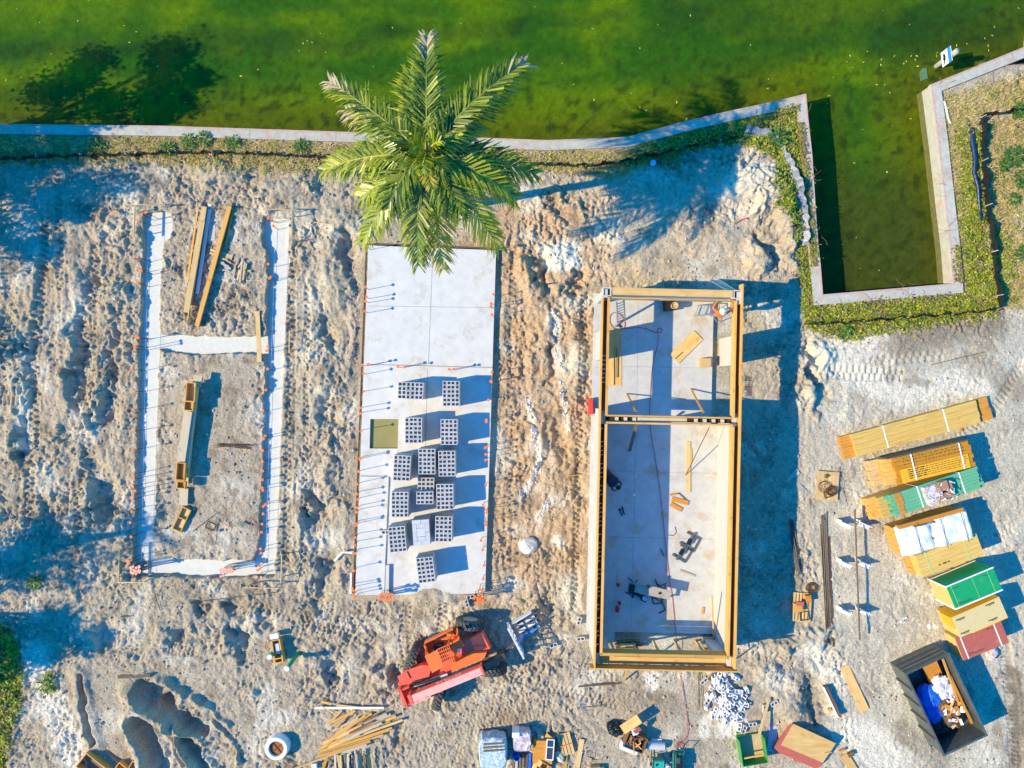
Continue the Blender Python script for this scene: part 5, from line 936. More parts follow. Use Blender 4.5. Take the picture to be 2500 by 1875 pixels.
# ------------------------------------------------------------------ lumber heap at the bottom
zq = max(GP(x, y).z for x, y in ((830, 1770), (880, 1760), (950, 1750), (790, 1830))) + .01
def q6(x, y): return (600 + x / 3.16, 1350 + y / 3.16)
HEAP = [(535, 1194, 1065, 1194, .11, 'w', 0), (700, 1173, 1030, 1212, .12, 'p', 0), (585, 1145, 662, 1166, .1, 'l', 0), (575, 1176, 680, 1232, .06, 'p', 0), (742, 1212, 630, 1325, .11, 'p', 0), (845, 1215, 642, 1315, .1, 'l', 1), (832, 1232, 662, 1335, .09, 'p', 0), (792, 1245, 700, 1352, .07, 'l', 1), (870, 1272, 668, 1372, .1, 'g', 0), (972, 1236, 640, 1440, .11, 'l', 1), (1118, 1242, 592, 1478, .13, 'g', 0), (1160, 1258, 582, 1502, .12, 'l', 1), (1210, 1286, 566, 1522, .11, 'p', 1), (1090, 1242, 622, 1446, .13, 'g', 1), (1060, 1272, 682, 1424, .10, 'g', 0), (1110, 1362, 562, 1542, .11, 'l', 0), (1062, 1402, 562, 1556, .10, 'p', 1), (962, 1450, 566, 1566, .13, 'l', 2), (935, 1480, 742, 1540, .14, 'g', 2), (1130, 1346, 702, 1490, .09, 'l', 2), (922, 1252, 612, 1482, .10, 'l', 2), (900, 1330, 600, 1466, .14, 'p', 2), (1000, 1330, 640, 1500, .11, 'p', 3), (1050, 1310, 760, 1440, .12, 'g', 3), (880, 1400, 570, 1530, .12, 'l', 3), (860, 1290, 690, 1400, .1, 'l', 2), (745, 1525, 375, 1662, .09, 'p', 0), (978, 1300, 800, 1390, .1, 'b', 3), (1020, 1245, 900, 1300, .09, 'b', 2)]
MT = {'w': M_WHITE, 'p': M_PALE, 'l': M_LUM, 'g': M_GREYW, 'b': M_BROWNW}
for a, b_, c_, d, wd, mk, lv in HEAP: plank(q6(a, b_), q6(c_, d), wd, .045, zq + lv * .07, zq + lv * .07 + .02, MT[mk], 'lumber_board', {'w': 'long white board on the north side of the lumber heap', 'p': 'pale board in the fanned lumber heap at the bottom', 'l': 'yellow board in the fanned lumber heap at the bottom', 'g': 'grey board in the fanned lumber heap at the bottom', 'b': 'brown board end in the fanned lumber heap at the bottom'}[mk], 'lumber', 'fanned lumber heap' if mk != 'w' else None)
for i in range(15): x = 688 + 20 * i; y0 = 1552 - (4 if i > 8 else 0) + R.uniform(-8, 8); plank(q6(x, y0), q6(x + 14 + R.uniform(-10, 10), 1700), .085, .045, zq + .16 * (i % 3), zq + .16 * (i % 3), R.choice([M_GREYW, M_DARKW, M_PALE, M_DARKW]), 'lumber_board', 'short board in the shaded upright row below the lumber heap', 'lumber', 'shaded board row at the bottom edge')
plank(q6(630, 1572), q6(592, 1672), .13, .045, zq, zq, M_LVL, 'board', 'orange-brown board left of the shaded board row', 'board'); plank(q6(520, 1635), q6(555, 1632), .3, .25, GP(770, 1868).z, GP(770, 1868).z, M_WHITE, 'white_crate', 'small white crate at the bottom edge left of the board row', 'crate')
# ------------------------------------------------------------------ loose blocks and the rubble heap
HALF = MB()
for d in ((0, -.075, .095, .2, .035, .19), (0, .075, .095, .2, .035, .19), (-.085, 0, .095, .035, .114, .19)): HALF.box(d[:3], d[3:])
HALF = HALF.mesh('broken_block', M_BLOCK)
M_RUB = pm('rubble_concrete', (.66, .66, .66), .9, var=.08, scale=9, bump=.3, rnd=.1); RBLK = BLK.copy(); RBLK.materials.clear(); RBLK.materials.append(M_RUB); HALF.materials.clear(); HALF.materials.append(M_RUB)
for i in range(92):
    while True:
        u, v = R.gauss(0, .42), R.gauss(0, .42)
        if abs(u) < 1 and abs(v) < 1: break
    x = 1770 + u * 58 + v * 12; y = 1700 + v * 78
    q = GP(x, y); rr_ = math.hypot(u, v); z = q.z + max(0, .42 * (1 - rr_ * 1.2)) * R.random() + .01
    o = block((q.x, q.y, z), R.uniform(0, 6.28), 'whole grey block tumbled in the rubble heap below the house' if i % 2 else 'broken grey block in the rubble heap below the house', 'whole blocks of the rubble heap' if i % 2 else 'broken blocks of the rubble heap', RBLK if i % 2 else HALF, R.uniform(-.8, .8), R.uniform(-.8, .8))
for px, py, rz, lab in ((1413, 1513, 1.3, 'upright grey block against the west house wall'), (1417, 1557, .1, 'single grey block at the west wall below the upright one'), (1351, 1572, .3, 'single grey block on open soil east of the lift machine'), (1140, 1470, 1.85, 'grey block tipped beside the orange dowel cluster'), (1149, 1455, .2, 'grey block standing at the slab corner by the orange dowels'), (1887, 1713, .5, 'single grey block east of the rubble heap'), (1865, 1728, 1.5, 'grey block under the white plank east of the rubble'), (1836, 1766, .1, 'single grey block south-east of the rubble heap'), (1815, 1778, 1.2, 'grey block between rubble heap and green box'), (1717, 1660, .7, 'lone grey block north-west of the rubble heap'), (1726, 1710, 1.0, 'lone grey block west of the rubble heap'), (945, 1295, 0, 'single grey block lying on the raised slab strip')):
    q = GP(px, py); block((q.x, q.y, q.z + .01 if px != 945 else SZ + .075), rz, lab, None)
# boulder between the lots, gravel
mb = MB(); rb_ = random.Random(3)
vs = []; 
for i in range(6):
    for k in range(12):
        a = k * math.pi / 6; e_ = math.pi / 2 * i / 5; r_ = .48 * (1 + rb_.uniform(-.12, .12)); vs.append((r_ * math.cos(e_) * math.cos(a), r_ * .9 * math.cos(e_) * math.sin(a), .38 * math.sin(e_) * (1 + rb_.uniform(-.1, .1)) - .08))
mb.add(vs, [(i * 12 + k, i * 12 + (k + 1) % 12, (i + 1) * 12 + (k + 1) % 12, (i + 1) * 12 + k) for i in range(5) for k in range(12)]); solo('boulder', mb, pm('pale_rock', (.55, .52, .47), .95, var=.15, scale=6, bump=.5), 'large pale limestone boulder between the white slab and the house', 'boulder', GP(1290, 1331))
mb = MB()
for pl, wd, a in WHITE[:8]:
    L_ = poly_px(pl)
    for _ in range(int(34 * sum(np.hypot(*(L_[i + 1] - L_[i])) for i in range(len(L_) - 1)))):
        i = rb_.randrange(len(L_) - 1); f = rb_.random(); q = L_[i] * (1 - f) + L_[i + 1] * f + np.array([rb_.gauss(0, wd * .55), rb_.gauss(0, wd * .55)]); z = gz(*q); s_ = rb_.uniform(.02, .07)
        mb.add([Vector(v) * s_ * rb_.uniform(.7, 1.3) + Vector((q[0], q[1], z + s_ * .3)) for v in ((1, 0, 0), (0, 1, 0), (-1, 0, 0), (0, -1, 0), (0, 0, .8), (0, 0, -.8))], [(0, 1, 4), (1, 2, 4), (2, 3, 4), (3, 0, 4), (1, 0, 5), (2, 1, 5), (3, 2, 5), (0, 3, 5)])
solo('limestone_gravel', mb, leafmat('gravel', (.5, .49, .45), (.72, .71, .67), .95, 0), 'white limestone gravel spilled between the plots', 'gravel', kind='stuff')
# drum and cap by the fence
o = GP(1593, 400); mb = MB(); mb.lathe([(.13, 0), (.14, .25), (.0, .26)], seg=14); solo('bucket', mb, pm('pale_blue_bucket', (.35, .55, .75), .5), 'pale blue bucket in the palm shadow by the silt fence', 'bucket', o); mb = MB(); mb.box((0, 0, .1), (.16, .12, .1), .4); mb.box((.1, -.04, .06), (.14, .1, .06), 1.0); solo('red_plastic_piece', mb, pm('red_plastic', (.7, .05, .03), .5), 'small red plastic piece beside the pale blue bucket', 'plastic piece', GP(1608, 398))
# ------------------------------------------------------------------ lettering
def text(body, size, mat, parent, loc, rot=(0, 0, 0), name='lettering', depth=.002):
    cu = bpy.data.curves.new('t', 'FONT'); cu.body = body; cu.size = size; cu.align_x = 'CENTER'; cu.align_y = 'CENTER'; cu.extrude = depth; cu.resolution_u = 3
    o = bpy.data.objects.new('t', cu); C.objects.link(o); dg = bpy.context.evaluated_depsgraph_get(); dg.update(); me = bpy.data.meshes.new_from_object(o.evaluated_get(dg)); bpy.data.objects.remove(o); me.materials.clear(); me.materials.append(mat)
    r = bpy.data.objects.new(name, me); C.objects.link(r); r.parent = parent; r.location = loc; r.rotation_euler = rot; return r
M_INK = pm('black_print', (.03, .035, .03), .8, bump=0, rnd=0, var=.05)
# ------------------------------------------------------------------ lumber and panel bundles in the east yard
M_OSBY = pm('osb_yellow', (.62, .42, .13), .8, var=.22, scale=26, bump=.2, rnd=.05); M_OSB = pm('osb_pale', (.56, .46, .22), .8, var=.25, scale=30, bump=.2, rnd=.05, dirt=(.36, .30, .15, .56, .6), dscale=5)
M_ZGREEN = pm('green_panel', (.008, .30, .10), .55, var=.10, bump=0, rnd=.02, dirt=(.20, .34, .20, .60, .4), dscale=1.6); M_ZRED = pm('red_panel', (.42, .11, .08), .65, var=.14, bump=0, rnd=.06, dirt=(.45, .28, .2, .58, .45), dscale=1.8); M_YPAINT = pm('yellow_paint', (.75, .40, .015), .6, var=.12, bump=0, dirt=(.55, .38, .15, .6, .5), dscale=2)
M_STRAP = pm('white_strap', (.8, .78, .8), .5, bump=0); M_GSTRAP = pm('green_strap', (.30, .58, .25), .5, bump=0); M_WRAP = pm('white_wrap', (.74, .77, .80), .3, var=.05, scale=3, bump=.7, bdist=.09, rnd=0); M_TEAL = wood('teal_painted_lumber', (.05, .34, .20), (.16, .36, .18), grain=20)
M_PALEG = wood('pale_green_lumber', (.62, .43, .13), (.46, .30, .07), grain=18); M_AMBER = wood('amber_lumber', (.58, .28, .025), (.42, .18, .012), grain=26)
class Bn(F):
    """frame of a stack seen from above: top corners nw, ne, sw given where the photo shows them at height z"""
    def __init__(s, nw, ne, sw, z):
        a, b_, c_ = P(*nw, z), P(*ne, z), P(*sw, z); s.a = ang(a, b_); s.c, s.s = math.cos(s.a), math.sin(s.a); s.o = Vector((a.x, a.y, 0)); s.z = z
        s.L = (b_ - a).length; u = (c_ - a); s.W = abs(-u.x * s.s + u.y * s.c); s.g = min(gz(a.x, a.y), gz(c_.x, c_.y), gz(b_.x, b_.y)) - .03
    def root(s, name, lab, cat, group=None): return thing(name, lab, cat, (s.o.x, s.o.y, 0), s.a, group)
def bx(x0, x1, y0, y1, z0, z1): mb = MB(); mb.box(((x0 + x1) / 2, (y0 + y1) / 2, (z0 + z1) / 2), (x1 - x0, y1 - y0, z1 - z0)); return mb
def boards(x0, x1, y0, y1, z0, z1, n, lay, rag=.0, gap=.006):
    """stack of boards lying along x, ragged ends"""
    mb = MB(); w_ = (y1 - y0) / n; h_ = (z1 - z0) / lay
    for k in range(lay):
        for i in range(n): a, b_ = R.uniform(-rag, rag), R.uniform(-rag, rag); mb.box(((x0 + x1 + a + b_) / 2, y0 + w_ * (i + .5), z0 + h_ * (k + .5)), (x1 - x0 + b_ - a, w_ - gap, h_ - .004))
    return mb
def z53(x, y): return (2040 + x / 5.53, 960 + y / 5.53)
def z61(x, y): return (2140 + x / 6.144, 1240 + y / 6.144)
def z8(x, y): return (1800 + x / 3.16, 1350 + y / 3.16)
def strap(b, x, mat, parent, w_=.045, z=None, d=.0): z = z or b.z; mb = bx(x - w_ / 2, x + w_ / 2, -b.W - .004, .004, z + .002, z + .012); mb.box((x, .006, z / 2), (w_, .008, z)); part('strap', mb, mat, parent)
# long north bundle
b = Bn(z53(60, 595), z53(2065, 45), z53(125, 900), .38); t = b.root('lumber_bundle', 'long low bundle of yellow lumber, northernmost in the yard', 'lumber bundle')
part('lower_boards', boards(0, b.L, -b.W, 0, b.g + .06, .24, 4, 2, .03), M_LVL, t); part('upper_boards', boards(.55, b.L - .68, -b.W, -.0, .245, .40, 4, 1, .03), M_PALEG, t)
for x in (b.L * .285, b.L * .69): strap(b, x, M_STRAP, t, .06, .40)
for x in (b.L * .2, b.L * .8): part('skid', bx(x - .05, x + .05, -b.W - .25, .02, b.g - .05, b.g + .058), M_LVL, t)
# amber bundle with a yellow printed face
b = Bn(z53(790, 880), z53(1800, 640), z53(840, 1235), 1.25); t = b.root('lumber_bundle', 'amber lumber bundle with a yellow printed lower half', 'lumber bundle')
part('lower_boards', boards(-.95, b.L + .1, -b.W, .0, .1, .50, 5, 5, .09), M_PALE, t); part('middle_boards', boards(-.45, b.L + .1, -b.W, .0, .505, .95, 6, 5, .08), M_LUM, t); part('upper_boards', boards(0, b.L, -b.W, 0, .955, 1.22, 6, 3, .07), M_AMBER, t)
yf = part('printed_board', bx(.15, b.L - .2, -b.W - .0, -b.W * .48, 1.222, 1.26), M_YPAINT, t); mb = MB()
for k in range(5):
    x = .5
    while x < b.L - .4: w_ = R.uniform(.04, .16) * (1 if x > 1.3 else 1.6); mb.box((x + w_ / 2, -b.W * .55 - k * .10, 1.2615), (w_, .05 if x < 1.25 else .028, .003)); x += w_ + R.uniform(.02, .07)
for k in range(3):
    x = .4
    while x < b.L - .3: w_ = R.uniform(.03, .14); mb.box((x + w_ / 2, -.12 - k * .14, 1.2215), (w_, .035, .003)); x += w_ + R.uniform(.03, .12)
tag(part('print_mark', mb, M_INK, yf), kind='stuff')
for x in (b.L * .22, b.L * .86): strap(b, x, M_STRAP, t, .06, 1.262)
part('dark_north_face', bx(-.3, b.L, .002, .05, .2, 1.18), M_DARKW, t)  # dark sheet over the north side of the bundle
for x in (0.2, b.L * .8): part('skid', bx(x - .05, x + .05, -b.W, .02, b.g, .098), M_LVL, t)
# teal bundle carrying a wrapped load of cartons
b = Bn(z53(700, 1390), z53(1905, 990), z53(770, 1659), 1.25); b.W = max(b.W, 1.05); t = b.root('lumber_bundle', 'lumber bundle with teal painted tops under the wrapped cartons', 'lumber bundle')
part('lower_boards', boards(-.75, b.L + .15, -b.W, .0, .1, .60, 6, 4, .07), M_LUM, t); part('middle_boards', boards(-.35, b.L + .12, -b.W, .0, .605, 1.0, 6, 4, .08), M_PALEG, t); part('upper_boards', boards(0, b.L, -b.W, 0, 1.005, 1.22, 7, 2, .16), M_TEAL, t); part('top_board', boards(.32, .62, -b.W, -.0, 1.222, 1.25, 5, 1, .04), M_LVL, t)
for x in (b.L * .33, b.L * .8): strap(b, x, M_STRAP, t, .05, 1.226)
for x in (0.2, b.L * .8): part('skid', bx(x - .05, x + .05, -b.W, .02, b.g, .098), M_LVL, t)
p = P(*z53(1450, 1330), 1.65); rz = b.a + .02; M_CART = pm('brown_carton', (.36, .20, .11), .8, var=.1, bump=.05); M_FILM = pm('clear_film', (.62, .60, .68), .15, var=.25, scale=5, bump=.8, bdist=.06, rnd=0, dirt=(.38, .22, .15, .46, .8), dscale=4)
ct = thing('wrapped_cartons', 'film-wrapped load of brown cartons on top of the teal lumber bundle', 'cartons', (p.x, p.y, 1.23), rz)
part('film', bx(-.74, -.02, -.48, .44, .0, .40), M_FILM, ct)
for x, y, w_, d, h_ in ((.16, .24, .36, .42, .42), (-.16, .22, .22, .40, .44), (.18, -.24, .5, .28, .36), (.45, .1, .2, .5, .33), (-.2, -.3, .3, .34, .41)): part('carton', bx(x - w_ / 2, x + w_ / 2, y - d / 2, y + d / 2, .0, h_), M_CART, ct)
mb = MB()
for k in range(26): mb.box((R.uniform(-.7, .6), R.uniform(-.46, .42), .425 + R.uniform(0, .03)), (R.uniform(.05, .3), R.uniform(.01, .05), .012), R.uniform(0, 3))
part('film_fold', mb, M_WRAP, ct)
# bundle under white tarp
b = Bn(z61(355, 330), z61(1385, 40), z61(580, 720), 1.55); t = b.root('lumber_bundle', 'lumber bundle under a crumpled white wrap', 'lumber bundle')
part('lower_boards', boards(-.10, b.L - .1, -b.W + .02, .02, .1, 1.05, 6, 9, .03), M_LUM, t); part('upper_boards', boards(.05, b.L - .1, -b.W + .05, .16, 1.055, 1.36, 6, 3, .02), M_LVL, t)
nx_, ny_ = 34, 20; mb = MB(); vs = []
for j in range(ny_):
    for i in range(nx_):
        u, v = i / (nx_ - 1), j / (ny_ - 1); x = u * b.L; y = -v * b.W; z = 1.50 + .05 * math.sin(x * 5 + y * 3) * math.sin(y * 6) + R.uniform(-.012, .012) - .10 * (abs(u - .46) < .05)
        ed = min(u, 1 - u, v, 1 - v)
        if i == 0 or i == nx_ - 1 or j == 0 or j == ny_ - 1: z = 1.05 + R.uniform(-.04, .04); x += (-.05 if i == 0 else .05 if i == nx_ - 1 else 0); y += (.05 if j == 0 else -.05 if j == ny_ - 1 else 0)
        if j == 0 and .22 < u < .52: y -= .22; z = 1.50
        vs.append((x, y, z))
mb.add(vs, [(j * nx_ + i, (j + 1) * nx_ + i, (j + 1) * nx_ + i + 1, j * nx_ + i + 1) for j in range(ny_ - 1) for i in range(nx_ - 1)]); part('wrap', mb, M_WRAP, t, True)
for x in (.7, b.L * .58, b.L * .88): mb = bx(x - .012, x + .012, -b.W - .06, .06, 1.565, 1.575); part('strap', mb, M_INK, t)
for x in (0.2, b.L * .8): part('skid', bx(x - .05, x + .05, -b.W, .02, b.g, .098), M_LVL, t)
# plain wood bundle
b = Bn(z61(580, 725), z61(1495, 385), z61(690, 1050), 1.35); t = b.root('lumber_bundle', 'plain wood bundle with two green straps south of the white wrap', 'lumber bundle')
part('lower_boards', boards(-.12, b.L + .02, -b.W, .0, .1, .70, 6, 5, .05), M_LUM, t); part('upper_boards', boards(0, b.L, -b.W, 0, .705, 1.35, 5, 6, .015), M_PALEG, t); mb = MB()
for x in (.55, .75, .85, 1.0): mb.box((x + .4, -b.W * .72, 1.352), (.09, .07, .003))
tag(part('print_mark', mb, M_INK, t), kind='stuff')
for x in (b.L * .16, b.L * .78): strap(b, x, M_GSTRAP, t, .035, 1.35)
for x in (0.2, b.L * .8): part('skid', bx(x - .05, x + .05, -b.W, .02, b.g, .098), M_LVL, t)
def panel_stack(nw, ne, sw, z, lab, top, side, extra=None):
    b = Bn(nw, ne, sw, z); t = b.root('panel_stack', lab, 'panel stack')
    mb = MB(); n_ = int((z - .12) / .045); h_ = (z - .03 - .12) / n_
    for k in range(n_): j = R.uniform(-.006, .006); mb.box((b.L / 2 + j, -b.W / 2 + R.uniform(-.005, .005), .12 + h_ * (k + .5)), (b.L, b.W, h_ - .004))
    part('panel', mb, side, t); tp = part('top_panel', bx(0, b.L, -b.W, 0, z - .029, z), top, t)
    for x in (0.2, b.L / 2, b.L * .85): part('skid', bx(x - .05, x + .05, -b.W, .02, b.g, .118), M_LVL, t)
    return b, t, tp
b, t, tp = panel_stack(z61(1050, 1190), z61(1750, 900), z61(1135, 1530), 1.72, 'tall stack of green wall panels with white edge protectors', M_ZGREEN, M_OSBY)
for (x0, x1, y0, y1, z0, z1) in ((-.02, b.L + .02, .0, .05, 1.70, 1.735), (-.02, b.L + .02, -b.W - .06, -b.W, 1.70, 1.735), (-.045, -.002, -.04, .04, .12, 1.70), (-.045, -.002, -b.W - .04, -b.W + .04, .12, 1.70), (0, b.L, .002, .05, .3, .36)): part('edge_protector', bx(x0, x1, y0, y1, z0, z1), M_STRAP, t)
part('green_side', bx(.0, b.L, .002, .03, .4, 1.69), M_ZGREEN, t)
for x in (.2, b.L * .53, b.L * .86): part('strap', bx(x - .008, x + .008, -b.W, 0, 1.721, 1.727), M_GSTRAP, t)
text('ZIPsystem', .19, M_INK, t, (.52, -b.W + .14, 1.722)); text('SHEATHING', .07, M_INK, t, (.35, -.18, 1.722)); text('ZIPsystem', .075, M_INK, t, (b.L - .45, -.17, 1.722))
b, t, tp = panel_stack(z8(1655, 500), z8(2020, 340), z8(1705, 660), 1.45, 'stack of pale strand boards with yellow painted edges', M_OSB, M_OSBY)
part('yellow_edge', bx(-.004, b.L, .002, .018, .2, 1.44), M_YPAINT, t); part('yellow_edge', bx(.6, b.L, -b.W - .05, -b.W - .002, 1.38, 1.44), M_YPAINT, t); part('wrap_corner', bx(-.06, -.002, -b.W * .55, .02, .5, 1.43), M_YPAINT, t); mb = MB()
for x, y in ((.35, -.2), (1.9, -.12), (.3, -b.W + .15), (1.75, -b.W + .18)): mb.box((x, y, 1.452), (.45, .05, .003)); mb.box((x + .05, y - .06, 1.452), (.3, .025, .003))
tag(part('print_mark', mb, M_INK, t), kind='stuff')
b, t, tp = panel_stack(z8(1680, 660), z8(2030, 520), z8(1750, 830), 1.12, 'southernmost stack of brick red wall panels near the dumpster', M_ZRED, M_OSBY)
for x in (.25, b.L * .84): strap(b, x, M_STRAP, t, .05, 1.12)
text('ZIPsystem', .19, M_INK, t, (.72, -b.W + .18, 1.122)); text('ZIPsystem', .11, M_INK, t, (b.L - .55, -.16, 1.122))
mb = MB(); o = GP(*z8(1960, 770)); vs = []
for i in range(5):
    for k in range(10): a = k * math.pi / 5; r_ = (.34 - .05 * i) * R.uniform(.7, 1.25); vs.append((r_ * math.cos(a), r_ * 1.2 * math.sin(a), .06 * i + R.uniform(-.02, .03)))
mb.add(vs, [(i * 10 + k, i * 10 + (k + 1) % 10, (i + 1) * 10 + (k + 1) % 10, (i + 1) * 10 + k) for i in range(4) for k in range(10)] + [tuple(40 + k for k in range(10))]); solo('plastic_sheet', mb, M_FILM, 'crumpled translucent plastic sheet at the corner of the red stack', 'plastic', o)
mb = MB(); mb.lathe([(.001, -.12), (.10, -.08), (.14, 0), (.10, .09), (.001, .12)], seg=14); solo('black_ball', mb, M_BLACK, 'round black container beside the crumpled plastic sheet', 'container', GP(*z8(1985, 785), .1), smooth=True)
# ------------------------------------------------------------------ dumpster with rubbish
def z51(x, y): return (2140 + x / 5.104, 1540 + y / 5.104)
M_DUMP = pm('dumpster_steel', (.12, .135, .13), .4, metal=.4, var=.25, scale=5, dirt=(.33, .34, .34, .62, .6), dscale=3, bump=.3)
DH = 1.55; b = Bn(z51(362, 540), z51(905, 285), z51(775, 1590), DH); dL, dW = b.W, b.L; t = b.root('dumpster', 'dark steel dumpster full of building rubbish at the lower right', 'dumpster'); G0 = b.g + .03
zi = G0 + .22
part('floor_plate', bx(.06, dW - .06, -dL + .06, -.06, G0 + .06, zi), M_DUMP, t)
for k, (x0, x1, y0, y1) in enumerate(((0, .06, -dL, 0), (dW - .06, dW, -dL, 0), (.062, dW - .062, -.06, 0), (.062, dW - .062, -dL, -dL + .06))):
    part('side_wall', bx(x0, x1, y0, y1, G0 + .05, DH - .09), M_DUMP, t)
for (x0, x1, y0, y1) in ((-.02, .065, -dL - .02, .02), (dW - .065, dW + .02, -dL - .02, .02), (.067, dW - .067, -.065, .02), (.067, dW - .067, -dL - .02, -dL + .065)): part('top_rail', bx(x0, x1, y0, y1, DH - .088, DH), M_DUMP, t)
for f in (.2, .4, .6, .8): part('rib', bx(-.08, -.002, -dL * f - .04, -dL * f + .04, G0 + .05, DH - .1), M_DUMP, t); part('rib', bx(dW + .002, dW + .08, -dL * f - .04, -dL * f + .04, G0 + .05, DH - .1), M_DUMP, t)
for zz_ in (.45, .9, 1.2): part('door_bar', bx(.05, dW - .05, .002, .07, G0 + zz_ - .04, G0 + zz_ + .04), M_DUMP, t)
for x in (.3, dW - .3): part('skid_rail', bx(x - .06, x + .06, -dL + .1, -.1, G0 - .06, G0 + .058), M_STEEL, t)
def dl(u, v, z): return Vector((b.o.x + u * b.c - v * b.s, b.o.y + u * b.s + v * b.c, z))
mb = MB(); mb.box((0, 0, 0), (.75, 1.25, .02)); solo('strand_board', mb, M_LVL, 'tan board lying inside the north-east of the dumpster', 'board', dl(dW - .75, -.9, zi + .45), b.a, rx=.1)
for i, (u, v, l_, z) in enumerate(((dW - .28, -1.6, 2.4, .75), (dW - .22, -2.4, 2.6, .8), (dW - .6, -3.2, 1.3, .5), (.9, -3.2, .9, .35))): mb = MB(); mb.box((0, 0, 0), (l_, .1, .05)); solo('rubbish_board', mb, R.choice([M_LVL, M_LUM]), ('long yellow board along the east wall inside the dumpster', 'second yellow board along the east wall inside the dumpster', 'short board among the rubbish in the south of the dumpster', 'board in the shaded south-west of the dumpster')[i], 'board', dl(u, v, zi + z), b.a + math.pi / 2 + R.uniform(-.1, .1), ry=R.uniform(-.1, .1))
def lump(u, v, z, sx, sy, sz, mat, lab, cat, seed, name):
    rr_ = random.Random(seed); vs = []; n1, n2 = 9, 18
    for i in range(n1):
        for k in range(n2): a = 2 * math.pi * k / n2; e_ = math.pi * (i / (n1 - 1) - .5); r_ = 1 + rr_.uniform(-.2, .2) * math.cos(e_); vs.append((sx * r_ * math.cos(e_) * math.cos(a), sy * r_ * math.cos(e_) * math.sin(a), sz * math.sin(e_) * (1 + rr_.uniform(-.15, .15)) + sz * .9))
    mb = MB(); mb.add(vs, [(i * n2 + k, i * n2 + (k + 1) % n2, (i + 1) * n2 + (k + 1) % n2, (i + 1) * n2 + k) for i in range(n1 - 1) for k in range(n2)]); loc = dl(u, v, zi + z) if isinstance(u, float) else u
    return solo(name, mb, mat, lab, cat, loc, b.a if isinstance(u, float) else v)
M_BLUET = pm('blue_tarp', (.01, .14, .62), .4, var=.2, scale=6, bump=.8, bdist=.08, rnd=0); M_BAGW = pm('white_bag', (.75, .74, .76), .3, var=.12, scale=8, bump=.9, bdist=.06, rnd=.08)
lump(.78, -1.95, .15, .66, .62, .36, M_BLUET, 'bright blue tarp bundled in the west of the dumpster', 'tarp', 4, 'blue_tarp'); lump(.66, -2.75, .15, .5, .5, .32, M_BLUET, 'second blue tarp heap south of the first in the dumpster', 'tarp', 5, 'blue_tarp')
for i, (u, v, r_) in enumerate(((1.5, -1.35, .22), (1.75, -1.45, .2), (1.35, -1.65, .24), (1.62, -1.75, .26), (1.85, -1.95, .2), (1.4, -2.05, .2), (1.7, -2.2, .22))): lump(u, v, .42 + .06 * (i % 3), r_ * 1.25, r_ * 1.05, r_ * .7, M_BAGW, 'white rubbish bag in the heap in the middle of the dumpster', 'rubbish bag', 10 + i, 'rubbish_bag')['group'] = 'white bags in the dumpster'
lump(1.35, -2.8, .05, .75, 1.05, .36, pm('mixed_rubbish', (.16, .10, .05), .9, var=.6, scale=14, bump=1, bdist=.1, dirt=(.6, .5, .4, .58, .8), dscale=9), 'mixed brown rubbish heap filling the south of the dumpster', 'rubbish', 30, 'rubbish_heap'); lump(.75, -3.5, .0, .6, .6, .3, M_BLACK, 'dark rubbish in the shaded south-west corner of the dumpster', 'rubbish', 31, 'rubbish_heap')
mb = MB(); mb.box((0, 0, 0), (.25, .9, .03)); solo('metal_sheet', mb, M_GREYW, 'grey sheet lying in the south of the dumpster', 'sheet', dl(1.15, -3.35, zi + .5), b.a + .35)
for i in range(34): mb = MB(); mb.box((0, 0, 0), (R.uniform(.08, .32), R.uniform(.05, .18), .03)); solo('rubbish_scrap', mb, R.choice([M_BAGW, M_LUM, M_LVL, M_WHITE]), 'small bright scrap lying on the brown rubbish in the dumpster', 'scrap', dl(R.uniform(1.1, 2.0), R.uniform(-3.5, -2.3), zi + .66 + R.uniform(0, .15)), R.uniform(0, 3), 'scraps in the dumpster', rx=R.uniform(-.5, .5))
# ------------------------------------------------------------------ pallets, bars, brackets in the yard
def pallet(px, py, l_, w_, rz, lab, mat=M_PALE, n_=7, gap=.02, z=None, name='pallet', ry=0, group=None):
    o = GP(px, py) if z is None else P(px, py, z); t = thing(name, lab, 'pallet', o, rz, group)
    for k in range(n_): w1 = w_ / n_; mb = MB(); mb.box((0, -w_ / 2 + w1 * (k + .5), .13), (l_, w1 - gap, .022)); part('deck_board', mb, mat, t)
    for x in (-l_ / 2 + .05, 0, l_ / 2 - .05): mb = MB(); mb.box((x, 0, .07), (.05, w_, .095)); part('runner', mb, mat, t)
    t.rotation_euler = (0, ry, rz); return t
pallet(2018, 1185, 1.38, 1.06, rad(86), 'wooden pallet with rusty wire coils west of the amber bundle', M_PALE, 6, .008); pallet(1956, 1481, 1.4, .95, rad(86), 'slatted wooden pallet at the edge of the house shadow', M_PALE, 6, .05)
def coil(px, py, r_, lab, z=None, n_=9, mat=None):
    o = GP(px, py, .03) if z is None else Vector((*P(px, py, z).xy, z)); mb = MB(); pts_ = []
    for i in range(n_ * 14): a = i * 2 * math.pi / 14; q = r_ * (.75 + .25 * math.sin(i * .13) + R.uniform(-.08, .08)); pts_.append((q * math.cos(a), q * .85 * math.sin(a), .02 + .10 * (i / (n_ * 14)) + R.uniform(0, .05)))
    mb.tube(pts_, .012, 4); return solo('wire_coil', mb, mat or M_RUST, lab, 'wire coil', o)
gzp = GP(2018, 1185).z; coil(2028, 1198, .28, 'rusty wire coil on the south-east of the north pallet', gzp + .15); coil(2012, 1188, .34, 'loose rusty wire loops in the middle of the north pallet', gzp + .15, 3); coil(1981, 1434, .30, 'rusty wire coil on the ground north of the slatted pallet', None, 10); coil(2016, 1162, .1, 'small wire loop at the top of the north pallet', gzp + .15, 3)
